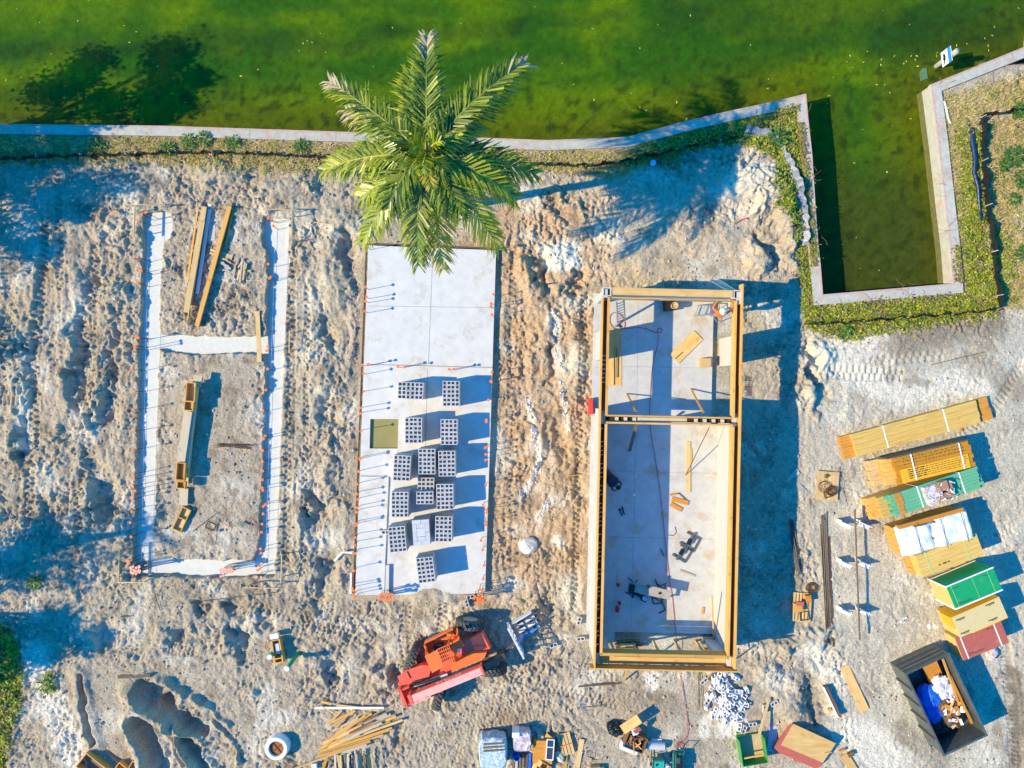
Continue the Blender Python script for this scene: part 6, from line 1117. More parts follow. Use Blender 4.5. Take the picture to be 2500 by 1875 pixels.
stirrup(2022, 1206, .4, .3, .3, 'rusty bent frame lying on the north pallet', z=gzp + .17); gz2 = GP(1956, 1481).z
for (px, py, w_, d, h_, m_, lab) in ((1946, 1480, .4, .42, .25, M_LUM, 'small wooden box on the west half of the slatted pallet'), (1971, 1460, .28, .35, .22, M_LVL, 'little brown box at the north-east of the slatted pallet')): mb = MB(); mb.box((0, 0, h_ / 2), (w_, d, h_)); mb.box((0, 0, h_ + .01), (w_ * .8, d * .8, .018)); solo('wooden_box', mb, m_, lab, 'box', (*P(px, py, gz2 + .15).xy, gz2 + .145), .1)
stirrup(1963, 1503, .42, .4, .1, 'bent rebar frame on the south-east of the slatted pallet', z=gz2 + .16); mb = MB(); mb.box((0, 0, .02), (.35, .2, .03), .3); solo('red_sheet', mb, M_ZRED, 'small red sheet on top of the wooden box', 'sheet', (*P(1953, 1474, gz2 + .42).xy, gz2 + .42), -.3)
for i in range(9): a, b_ = GP(2002 + i * 1.7, 1253 + R.uniform(-4, 30), .03 + .025 * (i % 3)), GP(2014 + i * 1.6, 1573 + R.uniform(-8, 3), .03 + .025 * (i % 3)); mb = MB(); mb.tube([(0, 0, 0), b_ - a], .022, 5); solo('rebar_rod', mb, M_STEEL if i % 3 else M_RUST, 'long straight bar in the bundle lying north-south in the yard', 'rebar', a, group='long bar bundle in the yard')
for i in range(2): a, b_ = GP(2021 + 3 * i, 1310, .03), GP(2032 + 2 * i, 1578, .03); mb = MB(); mb.tube([(0, 0, 0), b_ - a], .02, 5); solo('rebar_rod', mb, M_RUST, ('western', 'eastern')[i] + ' rusty bar of the pair right of the long bar bundle', 'rebar', a)
for i in range(9): a, b_ = GP(1924 + i * 1.6, 1265 + R.uniform(0, 15), .04 + .03 * (i % 3)), GP(1942 + i * 1.5 + R.uniform(-5, 4), 1400 + R.uniform(-14, 2), .04 + .03 * (i % 3)); mb = MB(); mb.tube([(0, 0, 0), b_ - a], .022, 5); solo('rebar_rod', mb, M_STEEL, 'dark bar in the short bundle at the edge of the house shadow', 'rebar', a, group='short bar bundle by the house shadow')
mb = MB(); a, b_ = P(2087, 1244, .60), P(2099, 1563, .60); mb.tube([(0, 0, 0), b_ - a], .04, 8); solo('steel_pipe', mb, pm('brown_pipe', (.15, .105, .07), .5, metal=.3), 'long brown pipe resting on three pairs of white brackets', 'pipe', a)
for row, y in ((('north'), 1276), (('middle'), 1371), (('south'), 1487)):
    for sx, x0, lab in ((0, 2057, 'west'), (1, 2101, 'east')):
        o = GP(x0, y); t = thing('support_bracket', 'white folded %s bracket of the %s pair under the long pipe' % (lab, row), 'bracket', o, group='white brackets under the long pipe'); mb = MB(); mb.box((0, 0, .28), (.62, .035, .52), -.42); part('plate', mb, M_WHITE, t); mb = MB(); mb.box((0.12, -.12, .05), (.6, .22, .03), -.42); part('foot', mb, M_WHITE, t)
        mb = MB(); mb.box((-.29, .11, .28), (.03, .2, .52), -.2); part('flange', mb, M_WHITE, t)
    plank((2072, y + 3), (2104, y + 3), .07, .04, GP(2088, y).z + .52, GP(2088, y).z + .52, M_PALE, 'cross_bar', 'wooden bar joining the two white %s brackets' % row, 'bar')
for k, (px, py, lab) in enumerate(((2208, 1513, 'white crumpled plastic scraps on the sand west of the panel stacks'), (2275, 1528, 'small white wrapper pair beside the yellow-edged stack'))): mb = MB(); [mb.box((R.uniform(-.25, .25), R.uniform(-.1, .1), .03), (.16, .1, .03), R.uniform(0, 1)) for _ in range(4)]; solo('plastic_scrap', mb, M_WHITE, lab, 'plastic scrap', GP(px, py))
for (px, py, rz) in ((1935, 1163, .6), (1952, 1190, -1.0)):
    mb = MB(); mb.box((0, 0, .04), (.75, .14, .05)); mb.box((.1, .12, .05), (.6, .08, .04), .15); solo('grey_board', mb, M_GREYW, 'grey boards lying at the edge of the house shadow, ' + ('northern' if rz > 0 else 'southern') + ' pair', 'board', GP(px, py), rz)
gp_plank((2061, 1627), (2111, 1735), .46, .03, M_PLY, 'plywood_strip', 'long pale plywood strip lying in the south of the yard', 'plywood', lift=.04); a = GP(2016, 1672); plank((2012, 1671), (2046, 1744), .09, .36, a.z, a.z, M_BROWNW, 'beam', 'brown beam standing on edge beside the plywood strip', 'beam'); plank((2006, 1673), (2041, 1746), .05, .30, a.z, a.z, M_WHITE, 'board', 'white board standing against the brown beam', 'board')
plank((2021, 1732), (2027, 1730), .14, .12, a.z, a.z, M_LUM, 'wood_block', 'small wood block beside the brown beam', 'block')
gp_plank((2060, 1842), (2090, 1890), .42, .04, M_PLY, 'plywood_strip', 'short plywood strip at the bottom edge of the yard', 'plywood', lift=.05); plank((2068, 1842), (2082, 1836), .2, .16, .05, .05, M_BROWNW, 'wood_block', 'brown wood block beside the short plywood strip', 'block'); plank((2048, 1834), (2062, 1829), .12, .1, .05, .05, M_LUM, 'wood_block', 'yellow offcut above the short plywood strip', 'block')
# red panel stack with plywood on top, open green box
b = Bn((1889, 1822), (1925, 1766), (2000, 1880), .42); z0 = .42
def wpt(px, py, z): p = P(px, py, z); return p
t = thing('panel_stack', 'low stack of red panels topped by a pale plywood sheet', 'panel stack', (*P(1960, 1820, .0).xy, 0)); o = t.location
mb = MB()
for k in range(8): z = .06 + k * .05; q = [P(x + 1.3 * (k - 7), y - .9 * (k - 7), z) for x, y in ((1893, 1822), (1932, 1766), (2036, 1814), (2001, 1871))]; mb.prism([(p.x - o.x, p.y - o.y) for p in q], z, z + .045)
part('panel', mb, M_ZRED, t); q = [P(x, y, .47) for x, y in ((1907, 1819), (1937, 1767), (2041, 1815), (2009, 1862))]; mb = MB(); mb.prism([(p.x - o.x, p.y - o.y) for p in q], .455, .475); part('plywood_sheet', mb, M_PLY, t)
plank((2012, 1838), (2030, 1836), .05, .04, .48, .48, M_LUM, 'stick', 'short stick lying on the edge of the plywood-topped red stack', 'stick')
GB = [P(*q, .06) for q in ((1797, 1797), (1857, 1788), (1866, 1848), (1806, 1858))]; c_ = sum(GB, Vector()) / 4; gz3 = gz(c_.x, c_.y); t = thing('open_box', 'open green wooden box with tan floor below the rubble heap', 'box', (c_.x, c_.y, gz3)); q = [(p.x - c_.x, p.y - c_.y) for p in GB]; mb = MB(); mb.prism(q, 0, .05); part('box_floor', mb, pm('tan_board', (.46, .34, .17), .8, var=.15, scale=20), t)
for i, nm in ((0, 'north'), (1, 'east'), (2, 'south'), (3, 'west')):
    a, b_ = Vector((*q[i], 0)), Vector((*q[(i + 1) % 4], 0)); d = b_ - a; mb = MB(); h_ = .62 if i else .12; mb.box(((a.x + b_.x) / 2, (a.y + b_.y) / 2, .02 + h_ / 2), (d.length - .02, .025, h_), math.atan2(d.y, d.x)); part('box_wall', mb, pm('box_green', (.05, .26, .05), .6, var=.08), t)
plank((1815, 1851), (1862, 1842), .07, .05, gz3 + .5, gz3 + .5, M_LUM, 'lumber_piece', 'yellow stick along the south side inside the green box', 'lumber'); plank((1877, 1708), (1846, 1819), .12, .04, .22, .75, M_PALE, 'plank', 'long pale plank leaning on the north rim of the green box', 'plank')
mb = MB(); mb.box((0, 0, .03), (.42, 1.25, .03)); mb.box((-.06, -.3, .05), (.3, .55, .02)); solo('grey_sheet', mb, pm('grey_panel', (.40, .42, .46), .5), 'grey panel lying beside the green box', 'panel', GP(1886, 1803), -.12); mb = MB(); mb.tube([(0, 0, 0), (.22, .06, 0)], .05, 8); solo('green_bottle', mb, M_GPIPE, 'small green bottle at the corner of the green box', 'bottle', GP(1797, 1789, .05))
# ------------------------------------------------------------------ clutter along the bottom edge
def z65(x, y): return (1160 + x / 6.506, 1740 + y / 6.506)
def z55(x, y): return (1460 + x / 5.53, 1740 + y / 5.53)
def wrapped(px, py, w_, d, h_, rz, lab, mat, seed, tub=.10):
    o = GP(px, py); q = P(px, py, h_ + o.z); t = thing('wrapped_pallet', lab, 'pallet load', (q.x, q.y, o.z), rz); mb = MB(); rr_ = random.Random(seed)
    rows = [(0, 1.0), (.25, 1.02), (.6, 1.0), (.9, .97), (1.0, .88)]; vs = []; n_ = 28
    for f, k in rows:
        for i in range(n_):
            a = 2 * math.pi * i / n_; ca, sa = math.cos(a), math.sin(a); m_ = max(abs(ca), abs(sa)) ** .75; vs.append((w_ / 2 * ca / m_ * k * (1 + rr_.uniform(-.03, .03)), d / 2 * sa / m_ * k * (1 + rr_.uniform(-.03, .03)), .1 + (h_ - .1) * f + rr_.uniform(-.02, .02)))
    mb.add(vs, [(j * n_ + i, j * n_ + (i + 1) % n_, (j + 1) * n_ + (i + 1) % n_, (j + 1) * n_ + i) for j in range(4) for i in range(n_)] + [tuple(4 * n_ + i for i in range(n_))]); part('wrapped_load', mb, mat, t); part('pallet_base', bx(-w_ / 2, w_ / 2, -d / 2, d / 2, .0, .098), M_DARKW, t); return t
M_WRAPB = pm('shiny_wrap', (.42, .56, .62), .18, var=.5, scale=7, bump=1.0, bdist=.1, rnd=0, dirt=(.75, .78, .8, .52, .8), dscale=5)
t = wrapped(1203, 1842, 1.36, 1.55, 1.0, .02, 'large round-cornered pallet load in shiny pale blue wrap at the bottom edge', M_WRAPB, 5)
for k in range(3): mb = MB(); mb.box((.05, .52 - k * .16, 1.03), (1.0, .07, .05), .05); part('dark_fold', mb, M_DARKW, t)
t = wrapped(1274, 1812, .92, .98, .75, .02, 'square pallet load in crumpled clear wrap', M_FILM, 6); mb = MB(); mb.box((0, 0, .42), (.34, .24, .82)); solo('white_carton', mb, M_WHITE, 'white carton standing at the corner of the clear-wrapped load', 'carton', P(1259, 1790, .6) - Vector((0, 0, .6)))
for i in range(6): plank(z65(610 + i * 52, 660 - 6 * i + R.uniform(-8, 8)), z65(600 + i * 52, 900), .12, .09, .05 + .05 * (i % 2), .05 + .05 * (i % 2), (M_DARKW, M_GREYW, M_DARKW, M_BLUET, M_DARKW, M_BLUET)[i] if i != 3 else M_DARKW, 'dark_plank', 'dark damp plank in the row between the wrapped loads and plywood', 'plank', 'dark plank row at the bottom edge')
for x, y, lab in ((640, 640, 'upper blue plastic bucket beside the dark planks'), (665, 700, 'lower blue plastic bucket on the dark planks')): mb = MB(); mb.lathe([(.12, 0), (.15, .3), (.13, .3), (.11, .04)], seg=14); solo('bucket', mb, M_BLUET, lab, 'bucket', Vector((*P(*z65(x, y), .25).xy, .12)))
mb = MB(); [mb.box((R.uniform(-.01, .01), R.uniform(-.01, .01), .05 + .05 * k), (.92, 1.12, .046)) for k in range(8)]; o = P(*z65(1075, 630), .45); solo('plywood_stack', mb, M_LVL, 'stack of orange plywood under the white window frame', 'plywood', (o.x, o.y, .03), -.04); mb = MB(); mb.box((0, 0, .1), (.3, .5, .2)); solo('grey_slab', mb, M_GREYW, 'grey board piece north of the orange plywood stack', 'board', GP(*z65(1030, 410)), -.05); gp_plank(z65(1090, 380), z65(1200, 470), .5, .08, M_LUM, 'board', 'yellow board poking out behind the window frame', 'board')
o = P(*z65(1190, 590), .52); t = thing('window_frame', 'white two-pane window frame lying on the plywood stack', 'window', (o.x, o.y, .46), rad(-4))
for (x0, x1, y0, y1) in ((-.19, -.15, -.5, .5), (.15, .19, -.5, .5), (-.148, .148, .46, .5), (-.148, .148, -.5, -.46), (-.148, .148, .10, .14)): part('frame_bar', bx(x0, x1, y0, y1, 0, .06), M_WHITE, t)
part('pane', bx(-.148, .148, .142, .458, .02, .03), pm('window_glass', (.05, .06, .07), .05, bump=0), t); part('pane', bx(-.148, .148, -.458, .098, .02, .03), MATS['window_glass'], t)
def carton(px, py, w_, d, h_, rz, lab, z=0.0):
    o = GP(px, py, z); t = thing('cardboard_box', lab, 'cardboard box', o, rz)
    for (x0, x1, y0, y1) in ((-w_ / 2, -w_ / 2 + .015, -d / 2, d / 2), (w_ / 2 - .015, w_ / 2, -d / 2, d / 2), (-w_ / 2 + .016, w_ / 2 - .016, -d / 2, -d / 2 + .015), (-w_ / 2 + .016, w_ / 2 - .016, d / 2 - .015, d / 2)): part('side', bx(x0, x1, y0, y1, 0, h_), M_CB, t)
    part('bottom', bx(-w_ / 2 + .016, w_ / 2 - .016, -d / 2 + .016, d / 2 - .016, .0, .015), M_CB, t)
    for s_ in (-1, 1): mb = MB(); mb.box((s_ * (w_ / 2 + .09), 0, h_ - .05), (.2, d, .012), 0, 0, 0, s_ * .5); part('flap', mb, M_CB, t)
M_CB = pm('cardboard', (.62, .37, .14), .85, var=.08, bump=.05)
carton(*z65(1030, 840), .42, .38, .35, -.35, 'open brown cardboard box at the bottom edge below the plywood stack'); carton(*z65(1090, 770), .35, .3, .3, -.55, 'second tilted cardboard box behind the open one', .2); carton(*z65(1905, 870), .45, .3, .3, .05, 'yellow cardboard box cut by the bottom edge'); 
pallet(*z65(1435, 475), 1.05, .68, rad(105), 'brown slatted pallet with an orange paint line', M_PALE, 4, .035, ry=.05); o = P(*z65(1410, 520), .2); mb = MB(); mb.box((0, 0, 0), (.62, .05, .006)); solo('paint_line', mb, M_ORANGE, 'orange spray paint line across the slatted pallet', 'paint mark', (o.x, o.y, GP(*z65(1435, 475)).z + .20), .3)
lump(GP(*z65(1340, 670)), .4, 0, .19, .30, .12, pm('beige_sack', (.55, .48, .36), .9, var=.3, scale=14, bump=.6), 'beige sack with dark contents beside the slatted pallet', 'sack', 44, 'sack'); gp_plank(z65(1697, 418), z65(1615, 900), .24, .04, M_PALE, 'plank', 'pale plank lying at the bottom edge right of the pallet', 'plank'); gp_plank(z65(1440, 660), z65(1430, 890), .16, .05, M_PALEG, 'plank', 'greenish plank below the slatted pallet', 'plank'); mb = MB(); a = GP(*z65(1330, 440), .2); b_ = GP(*z65(1575, 435), .2); mb.tube([(0, 0, 0), b_ - a], .012, 4); solo('rebar_rod', mb, M_STEEL, 'thin bar lying across the slatted pallet', 'rebar', a)
o = GP(*z65(1830, 640)); mb = MB(); mb.tube([((.02 * i - .1 + .18 * math.cos(i * .7)), -.012 * i + .15 * math.sin(i * .7), .03) for i in range(16)] + [(.5 + .05 * i, -.3 - .035 * i * i * .3, .03) for i in range(8)], .012, 4); solo('wire_loop', mb, M_STEEL, 'thin loose wire loop on the soil right of the pale plank', 'wire', o)
M_BAGB = pm('black_bag', (.012, .014, .02), .16, var=.3, bump=.9, bdist=.08, scale=8, rnd=0)
lump(GP(*z55(230, 200)), .3, 0, .40, .36, .22, M_BAGB, 'large black rubbish bag left of the scrap crate', 'rubbish bag', 51, 'rubbish_bag'); lump(GP(*z55(170, 150)), .3, 0, .22, .2, .2, M_BAGB, 'smaller black bag lump against the large black bag', 'rubbish bag', 52, 'rubbish_bag')
o = GP(*z55(480, 330)); t = thing('scrap_crate', 'open crate full of scrap wood below the house', 'crate', o, rad(-22)); 
for (x0, x1, y0, y1) in ((-.5, -.46, -.38, .38), (.46, .5, -.38, .38), (-.458, .458, -.38, -.34), (-.458, .458, .34, .38)): part('side_board', bx(x0, x1, y0, y1, 0, .62), M_BROWNW, t)
part('crate_floor', bx(-.458, .458, -.338, .338, .02, .06), M_BROWNW, t)
for i in range(22): mb = MB(); l_ = R.uniform(.2, .6); mb.box((0, 0, 0), (l_, .05, .03)); q = o + Vector((R.uniform(-.3, .3), R.uniform(-.25, .25), .42 + R.uniform(0, .22))); solo('scrap_stick', mb, R.choice([M_LVL, M_BROWNW, M_RUST, M_LUM]), 'wood scrap piled in the open scrap crate', 'stick', q, R.uniform(0, 3), 'scraps in the crate', rx=R.uniform(-.3, .3), ry=R.uniform(-.2, .2))
mb = MB(); mb.box((0, 0, 0), (.35, .25, .02)); solo('red_sheet', mb, M_ZRED, 'red sheet piece on the scrap in the open crate', 'sheet', P(*z55(530, 240), .72), .7, rx=.3); mb = MB(); mb.box((0, 0, 0), (.3, .3, .02)); solo('pale_sheet', mb, M_WHITE, 'pale paper sheet on the scrap in the open crate', 'sheet', P(*z55(500, 260), .7), .3, ry=.2)
a, b_ = P(*z55(555, 75), .75), P(*z55(330, 240), .85); d = b_ - a; mb = MB(); mb.box((0, 0, 0), (d.length, .46, .03)); solo('plywood_sheet', mb, M_PLY, 'yellow plywood sheet leaning on the scrap crate', 'plywood', (a + b_) / 2, ang(a, b_), rx=.1)
t = wrapped(*z55(430, 490), .95, .42, .42, rad(-22), 'white wrapped bundle against the south side of the scrap crate', M_WRAP, 9)
o = GP(*z55(770, 420)); t = thing('roll', 'pale grey roll of sheeting right of the scrap crate', 'roll', o, rad(-4)); mb = MB(); mb.tube([(-.42, 0, .19), (.42, 0, .19)], .19, 18); part('rolled_sheet', mb, pm('grey_sheeting', (.48, .51, .54), .5, var=.05), t, False); mb = MB(); mb.box((.05, .19, .05), (.5, .16, .02)); part('loose_end', mb, M_WHITE, t)
M_MGREEN = pm('machine_green', (.01, .20, .14), .4, var=.1, bump=0)
o = GP(*z55(795, 620)); t = thing('generator', 'green portable generator at the bottom edge', 'generator', o, 0); mb = MB(); mb.box((0, 0, .42), (.52, .42, .40)); part('body', mb, M_MGREEN, t); mb = MB(); mb.box((0, .02, .63), (.46, .3, .03)); part('tank', mb, pm('machine_teal', (.03, .42, .30), .35, bump=0), t); mb = MB(); mb.lathe([(.05, .0), (.05, .06), (.0, .06)], (-.14, .02, .645), seg=10); part('fuel_cap', mb, M_BLACK, t); mb = MB()
for sx in (-1, 1): mb.tube([(sx * .28, -.26, 0), (sx * .28, -.26, .6), (sx * .28, .26, .6), (sx * .28, .26, 0)], .02, 6)
part('frame_tube', mb, M_BLACK, t); mb = MB(); mb.tube([(-.3, .5, .15), (-.3, -.1, .15)], .03, 6); part('handle', mb, M_BLACK, t)
for x in (-.2, .2): mb = MB(); mb.tube([(x - .03, -.22, .1), (x + .03, -.22, .1)], .1, 12); part('wheel', mb, M_BLACK, t)
o = GP(*z55(1060, 640)); t = thing('air_compressor', 'green wheeled air compressor with dark tanks at the bottom edge', 'compressor', o, rad(90))
for y in (-.14, .14): mb = MB(); mb.tube([(-.5, y, .3), (-.46, y, .3), (.46, y, .3), (.5, y, .3)], .13, 12); part('air_tank', mb, M_MGREEN, t)
mb = MB(); mb.box((-.05, 0, .55), (.45, .26, .22)); part('engine', mb, M_BLACK, t); mb = MB(); mb.box((-.42, .02, .5), (.22, .3, .16)); part('guard', mb, M_WHITE, t); mb = MB(); mb.box((.3, .05, .56), (.25, .16, .26)); part('motor', mb, M_STEEL, t); mb = MB(); mb.tube([(-.5, .25, .45), (.55, .25, .45), (.8, .25, .65), (.8, -.25, .65), (.55, -.25, .45), (-.5, -.25, .45)], .022, 6); part('frame_tube', mb, M_MGREEN, t)
for x, y in ((.35, .3), (.35, -.3), (-.4, .0)): mb = MB(); mb.tube([(x, y - .03, .12), (x, y + .03, .12)], .14, 14); part('wheel', mb, M_BLACK, t)
lump(GP(*z55(915, 720)), .3, 0, .2, .25, .12, M_BAGW, 'crumpled pale bag between generator and compressor', 'bag', 61, 'crumpled_bag')
# red air hose from the compressor into the house
hp = [(1673, 1832, 0), (1668, 1815, 0), (1655, 1812, 0), (1651, 1826, 0), (1660, 1812, 0), (1675, 1800, 0), (1681, 1775, 0), (1677, 1750, 0), (1668, 1690, 0), (1660, 1650, 0), (1653, 1580, 1), (1647, 1520, 1), (1641, 1460, 1), (1632, 1400, 1), (1626, 1340, 1), (1619, 1270, 1), (1613, 1210, 1), (1606, 1160, 1), (1598, 1110, 1), (1591, 1070, 1), (1587, 1035, 1), (1586, 1005, 1), (1587, 970, 1), (1589, 930, 1), (1594, 885, 1), (1603, 850, 1), (1607, 825, 1), (1605, 808, 1), (1610, 801, 1), (1616, 804, 1), (1613, 811, 1), (1603, 812, 1), (1590, 808, 1), (1575, 802, 1), (1555, 800, 1), (1530, 802, 1), (1505, 803, 1), (1494, 797, 1), (1488, 785, 1), (1490, 770, 1), (1500, 763, 1), (1512, 766, 1), (1520, 775, 1), (1525, 790, 1), (1523, 803, 1)]
pts_ = [(*P(x, y, 0 if not f else FLZ).xy, (gz(*P(x, y, 0).xy) if not f else FLZ) + .035) for x, y, f in hp]; pv = [Vector(p) for p in pts_]; sm_ = []
for i in range(len(pv) - 1):
    a, b_, c_, d = pv[max(i - 1, 0)], pv[i], pv[i + 1], pv[min(i + 2, len(pv) - 1)]
    for k in range(4): f = k / 4; sm_.append(.5 * ((2 * b_) + (c_ - a) * f + (2 * a - 5 * b_ + 4 * c_ - d) * f * f + (3 * b_ - a - 3 * c_ + d) * f ** 3))
for s_ in sm_:
    if not inside(HOUSEW, np.array([s_.x]), np.array([s_.y]))[0]: s_.z = max(s_.z, gz(s_.x, s_.y) + .02)
mb = MB(); mb.tube(sm_, .014, 6); solo('air_hose', mb, pm('red_hose', (.50, .03, .07), .45, bump=0, var=.05), 'long red air hose running from the compressor into the house', 'hose')
# ------------------------------------------------------------------ red telescopic handler
M_TRED = pm('machine_red', (.80, .125, .07), .36, var=.10, scale=3, bump=0, rnd=.03, dirt=(.45, .22, .14, .62, .5), dscale=2); M_TORG = pm('machine_orange', (.82, .165, .03), .45, var=.08, bump=0, rnd=.02, dirt=(.5, .28, .15, .64, .4), dscale=2)
M_TYRE = pm('dusty_tyre', (.085, .08, .072), .9, var=.3, scale=9, bump=.5, dirt=(.26, .23, .18, .55, .7), dscale=3); M_RIMW = pm('dusty_rim', (.36, .36, .33), .6, var=.2); M_SEAT = pm('black_seat', (.02, .02, .022), .6); M_LWHITE = pm('pale_steel', (.58, .60, .62), .5, var=.2, scale=5, dirt=(.3, .27, .22, .6, .5), dscale=3)
tg = terrain(np.array([-3.1]), np.array([-12.9]))[0]
th = thing('telescopic_handler', 'red telescopic handler with lattice fork carriage parked below the white slab', 'construction vehicle', (-3.1, -12.9, float(tg)), rad(22))
def tp(name, build, mat, smooth=False, parent=None): mb = MB(); build(mb); return part(name, mb, mat, parent or th, smooth)
tp('chassis', lambda m: (m.prism([(-2.45, -.95), (1.95, -.75), (1.95, .15), (-2.3, .0)], .55, .92), m.prism([(-2.55, -1.3), (-2.0, -1.35), (-1.9, .12), (-2.6, -.3)], .5, 1.25)), M_TRED)
tp('front_deck', lambda m: m.prism([(.62, -.28), (2.12, -.44), (2.03, .46), (.9, .42)], .8, 1.18, top=[(.66, -.26), (2.06, -.42), (1.96, .42), (.93, .38)]), M_TRED)
tp('engine_cover', lambda m: m.prism([(-.05, -.74), (1.75, -.68), (1.97, -.44), (1.25, -.16), (.2, -.22)], .85, 1.48, top=[(.0, -.70), (1.68, -.64), (1.88, -.44), (1.22, -.22), (.24, -.28)]), M_TORG)
tp('rear_body', lambda m: (m.prism([(-2.6, -.52), (-1.15, -.62), (-.8, -.1), (-1.2, .1), (-2.1, .15)], .9, 1.3), m.box((-2.2, -.1, 1.32), (.5, .35, .08), .1)), M_TRED)
tp('grille', lambda m: [m.box((-2.3 + .0, -.28 + .06 * k, 1.31), (.4, .025, .02), .1) for k in range(6)], M_SEAT)
boom = tp('boom', lambda m: (m.box((-.33, -.96, 1.80), (3.66, .36, .46)), m.box((1.47, -.96, 1.80), (.1, .44, .56)), m.box((-2.1, -.96, 1.78), (.16, .46, .6))), M_TRED)
tp('boom_top', lambda m: (m.box((-.33, -.97, 2.045), (3.5, .33, .03)), m.box((-1.9, -1.3, 1.5), (1.2, .2, .1))), pm('faded_glare_red', (.80, .40, .33), .3, var=.15, scale=4, bump=0), parent=boom)  # glare on the boom top painted in as paler red, along with sun fading
tp('boom_nose', lambda m: (m.box((1.95, -.98, 1.42), (1.0, .26, .34), 0, 0, 0, .55), m.box((2.42, -.95, .95), (.34, .24, .7))), M_STEEL)
tp('nose_block', lambda m: m.box((1.98, -1.2, 1.0), (.34, .26, .3), .15), pm('rusty_orange', (.50, .20, .08), .6), False)
tp('hydraulic_hose', lambda m: (m.tube([(-2.0, -.55, 1.5), (-1.3, -.62, 1.55), (-.6, -.68, 1.5)], .05, 6), m.tube([(-1.9, -.45, 1.4), (-1.4, -.5, 1.5), (-.9, -.6, 1.3)], .035, 6)), M_SEAT)
tp('lift_cylinder', lambda m: m.tube([(-1.9, -.66, 1.35), (-.2, -.70, 1.45)], .07, 8), M_GALV)
tp('rear_pivot', lambda m: (m.box((-2.52, -.9, 1.35), (.12, .95, .7)), m.box((-2.3, -1.26, 1.4), (.5, .06, .6)), m.box((-2.3, -.52, 1.4), (.5, .06, .6)), m.box((-2.46, -.9, 1.72), (.06, .85, .05))), M_TRED)
tp('side_pod', lambda m: m.prism([(-2.1, -1.52), (-.75, -1.42), (-.75, -1.16), (-2.1, -1.18)], .75, 1.28), M_TRED)
text('SKYTRAK', .30, M_LWHITE, boom, (-.15, -.775, 1.82), (math.pi / 2, 0, math.pi), depth=.004)
# cab
cab = tp('cab', lambda m: (m.prism([(-.72, -.18), (.98, .22), (.80, 1.12), (-.72, 1.0)], .75, .98), m.box((.92, .66, 1.22), (.06, .95, .5), -.18), m.box((-.70, .4, 1.25), (.06, 1.15, .56)), m.box((.05, 1.07, 1.15), (1.5, .06, .36), .07), m.prism([(.45, .08), (1.02, .24), (.92, .66), (.42, .62)], .98, 1.5), m.box((.66, .97, 1.3), (.42, .1, .6), -.5)), M_TORG)
for x, y, x2, y2 in ((-.68, -.05, -.62, -.05), (-.68, .95, -.62, .72), (.78, .3, .5, .08), (.70, 1.0, .5, .8)): tp('post', lambda m: m.tube([(x, y, .95), (x2, y2, 2.28)], .045, 6), M_TORG, parent=cab)
tp('roof_plate', lambda m: m.prism([(-.66, -.12), (-.05, -.05), (-.05, .78), (-.68, .72)], 2.26, 2.31), M_TORG, parent=cab)
tp('roof_grille', lambda m: ([m.box((.23, -.03 + .83 * k / 5, 2.285), (.56, .03, .04), .02) for k in range(6)], [m.box((-.03 + .55 * k / 6, .375, 2.29), (.025, .86, .04)) for k in range(7)]), M_TORG, parent=cab)
tp('seat', lambda m: (m.box((-.15, .45, 1.12), (.45, .45, .22)), m.box((-.38, .45, 1.4), (.12, .45, .5))), M_SEAT, parent=cab)
tp('steering_wheel', lambda m: m.tube([(.42 + .16 * math.cos(a), .62 + .16 * math.sin(a), 1.5) for a in [k * math.pi / 8 for k in range(17)]], .016, 5), M_SEAT, parent=cab)
tp('control_panel', lambda m: (m.box((.45, .5, 1.3), (.14, .5, .2)), m.box((.1, .95, 1.2), (.5, .1, .15))), M_SEAT, parent=cab)
tp('beacon', lambda m: m.lathe([(.09, 0), (.09, .1), (.0, .14)], (.72, .16, 1.5), seg=10), M_LWHITE, parent=cab)
tp('mirror', lambda m: (m.box((.9, 1.1, 1.9), (.04, .2, .3), .4), m.tube([(.7, 1.0, 1.7), (.9, 1.1, 1.8)], .02, 5)), M_SEAT, parent=cab)
tp('axle', lambda m: m.box((1.6, -.3, .62), (.25, 2.2, .25)), M_STEEL); tp('axle', lambda m: m.box((-1.4, -.65, .62), (.25, 2.0, .25)), M_STEEL)
def wheel(x, y, steer, r_=.66, w_=.42):
    M_ = Matrix.Rotation(steer, 3, 'Z') @ Matrix.Rotation(math.pi / 2, 3, 'X'); mb = MB(); prof = [(.36, -w_ * .42), (.40, -w_ * .5), (r_ * .9, -w_ * .5), (r_, -w_ * .36), (r_, w_ * .36), (r_ * .9, w_ * .5), (.40, w_ * .5), (.36, w_ * .42)]; mb.lathe(prof, (0, 0, 0), seg=32, M=M_)
    for k in range(22):
        for s_ in (-1, 1):
            a = 2 * math.pi * (k + .25 * s_) / 22; c_ = Vector((math.cos(a) * (r_ + .012), math.sin(a) * (r_ + .012), s_ * w_ * .2)); q = Matrix.Rotation(a, 3, 'Z'); vs = [M_ @ (c_ + q @ Vector((dx * .035, dy * .05 + s_ * dz * .04, dz * w_ * .22))) for dz in (-1, 1) for dx, dy in ((-1, -1), (1, -1), (1, 1), (-1, 1))]
            mb.add(vs, [(3, 2, 1, 0), (4, 5, 6, 7), (0, 1, 5, 4), (1, 2, 6, 5), (2, 3, 7, 6), (3, 0, 4, 7)])
    wh = part('tyre', mb, M_TYRE, th); wh.location = (x, y, r_ - .02); mb = MB(); mb.lathe([(.0, .02), (.12, .06), (.2, .02), (.32, .0), (.36, w_ * .40), (.37, w_ * .44)], seg=24, M=M_); mb.lathe([(.37, -w_ * .44), (.36, -w_ * .40), (.32, 0), (.0, -.02)], seg=24, M=M_); part('rim', mb, M_RIMW, wh)
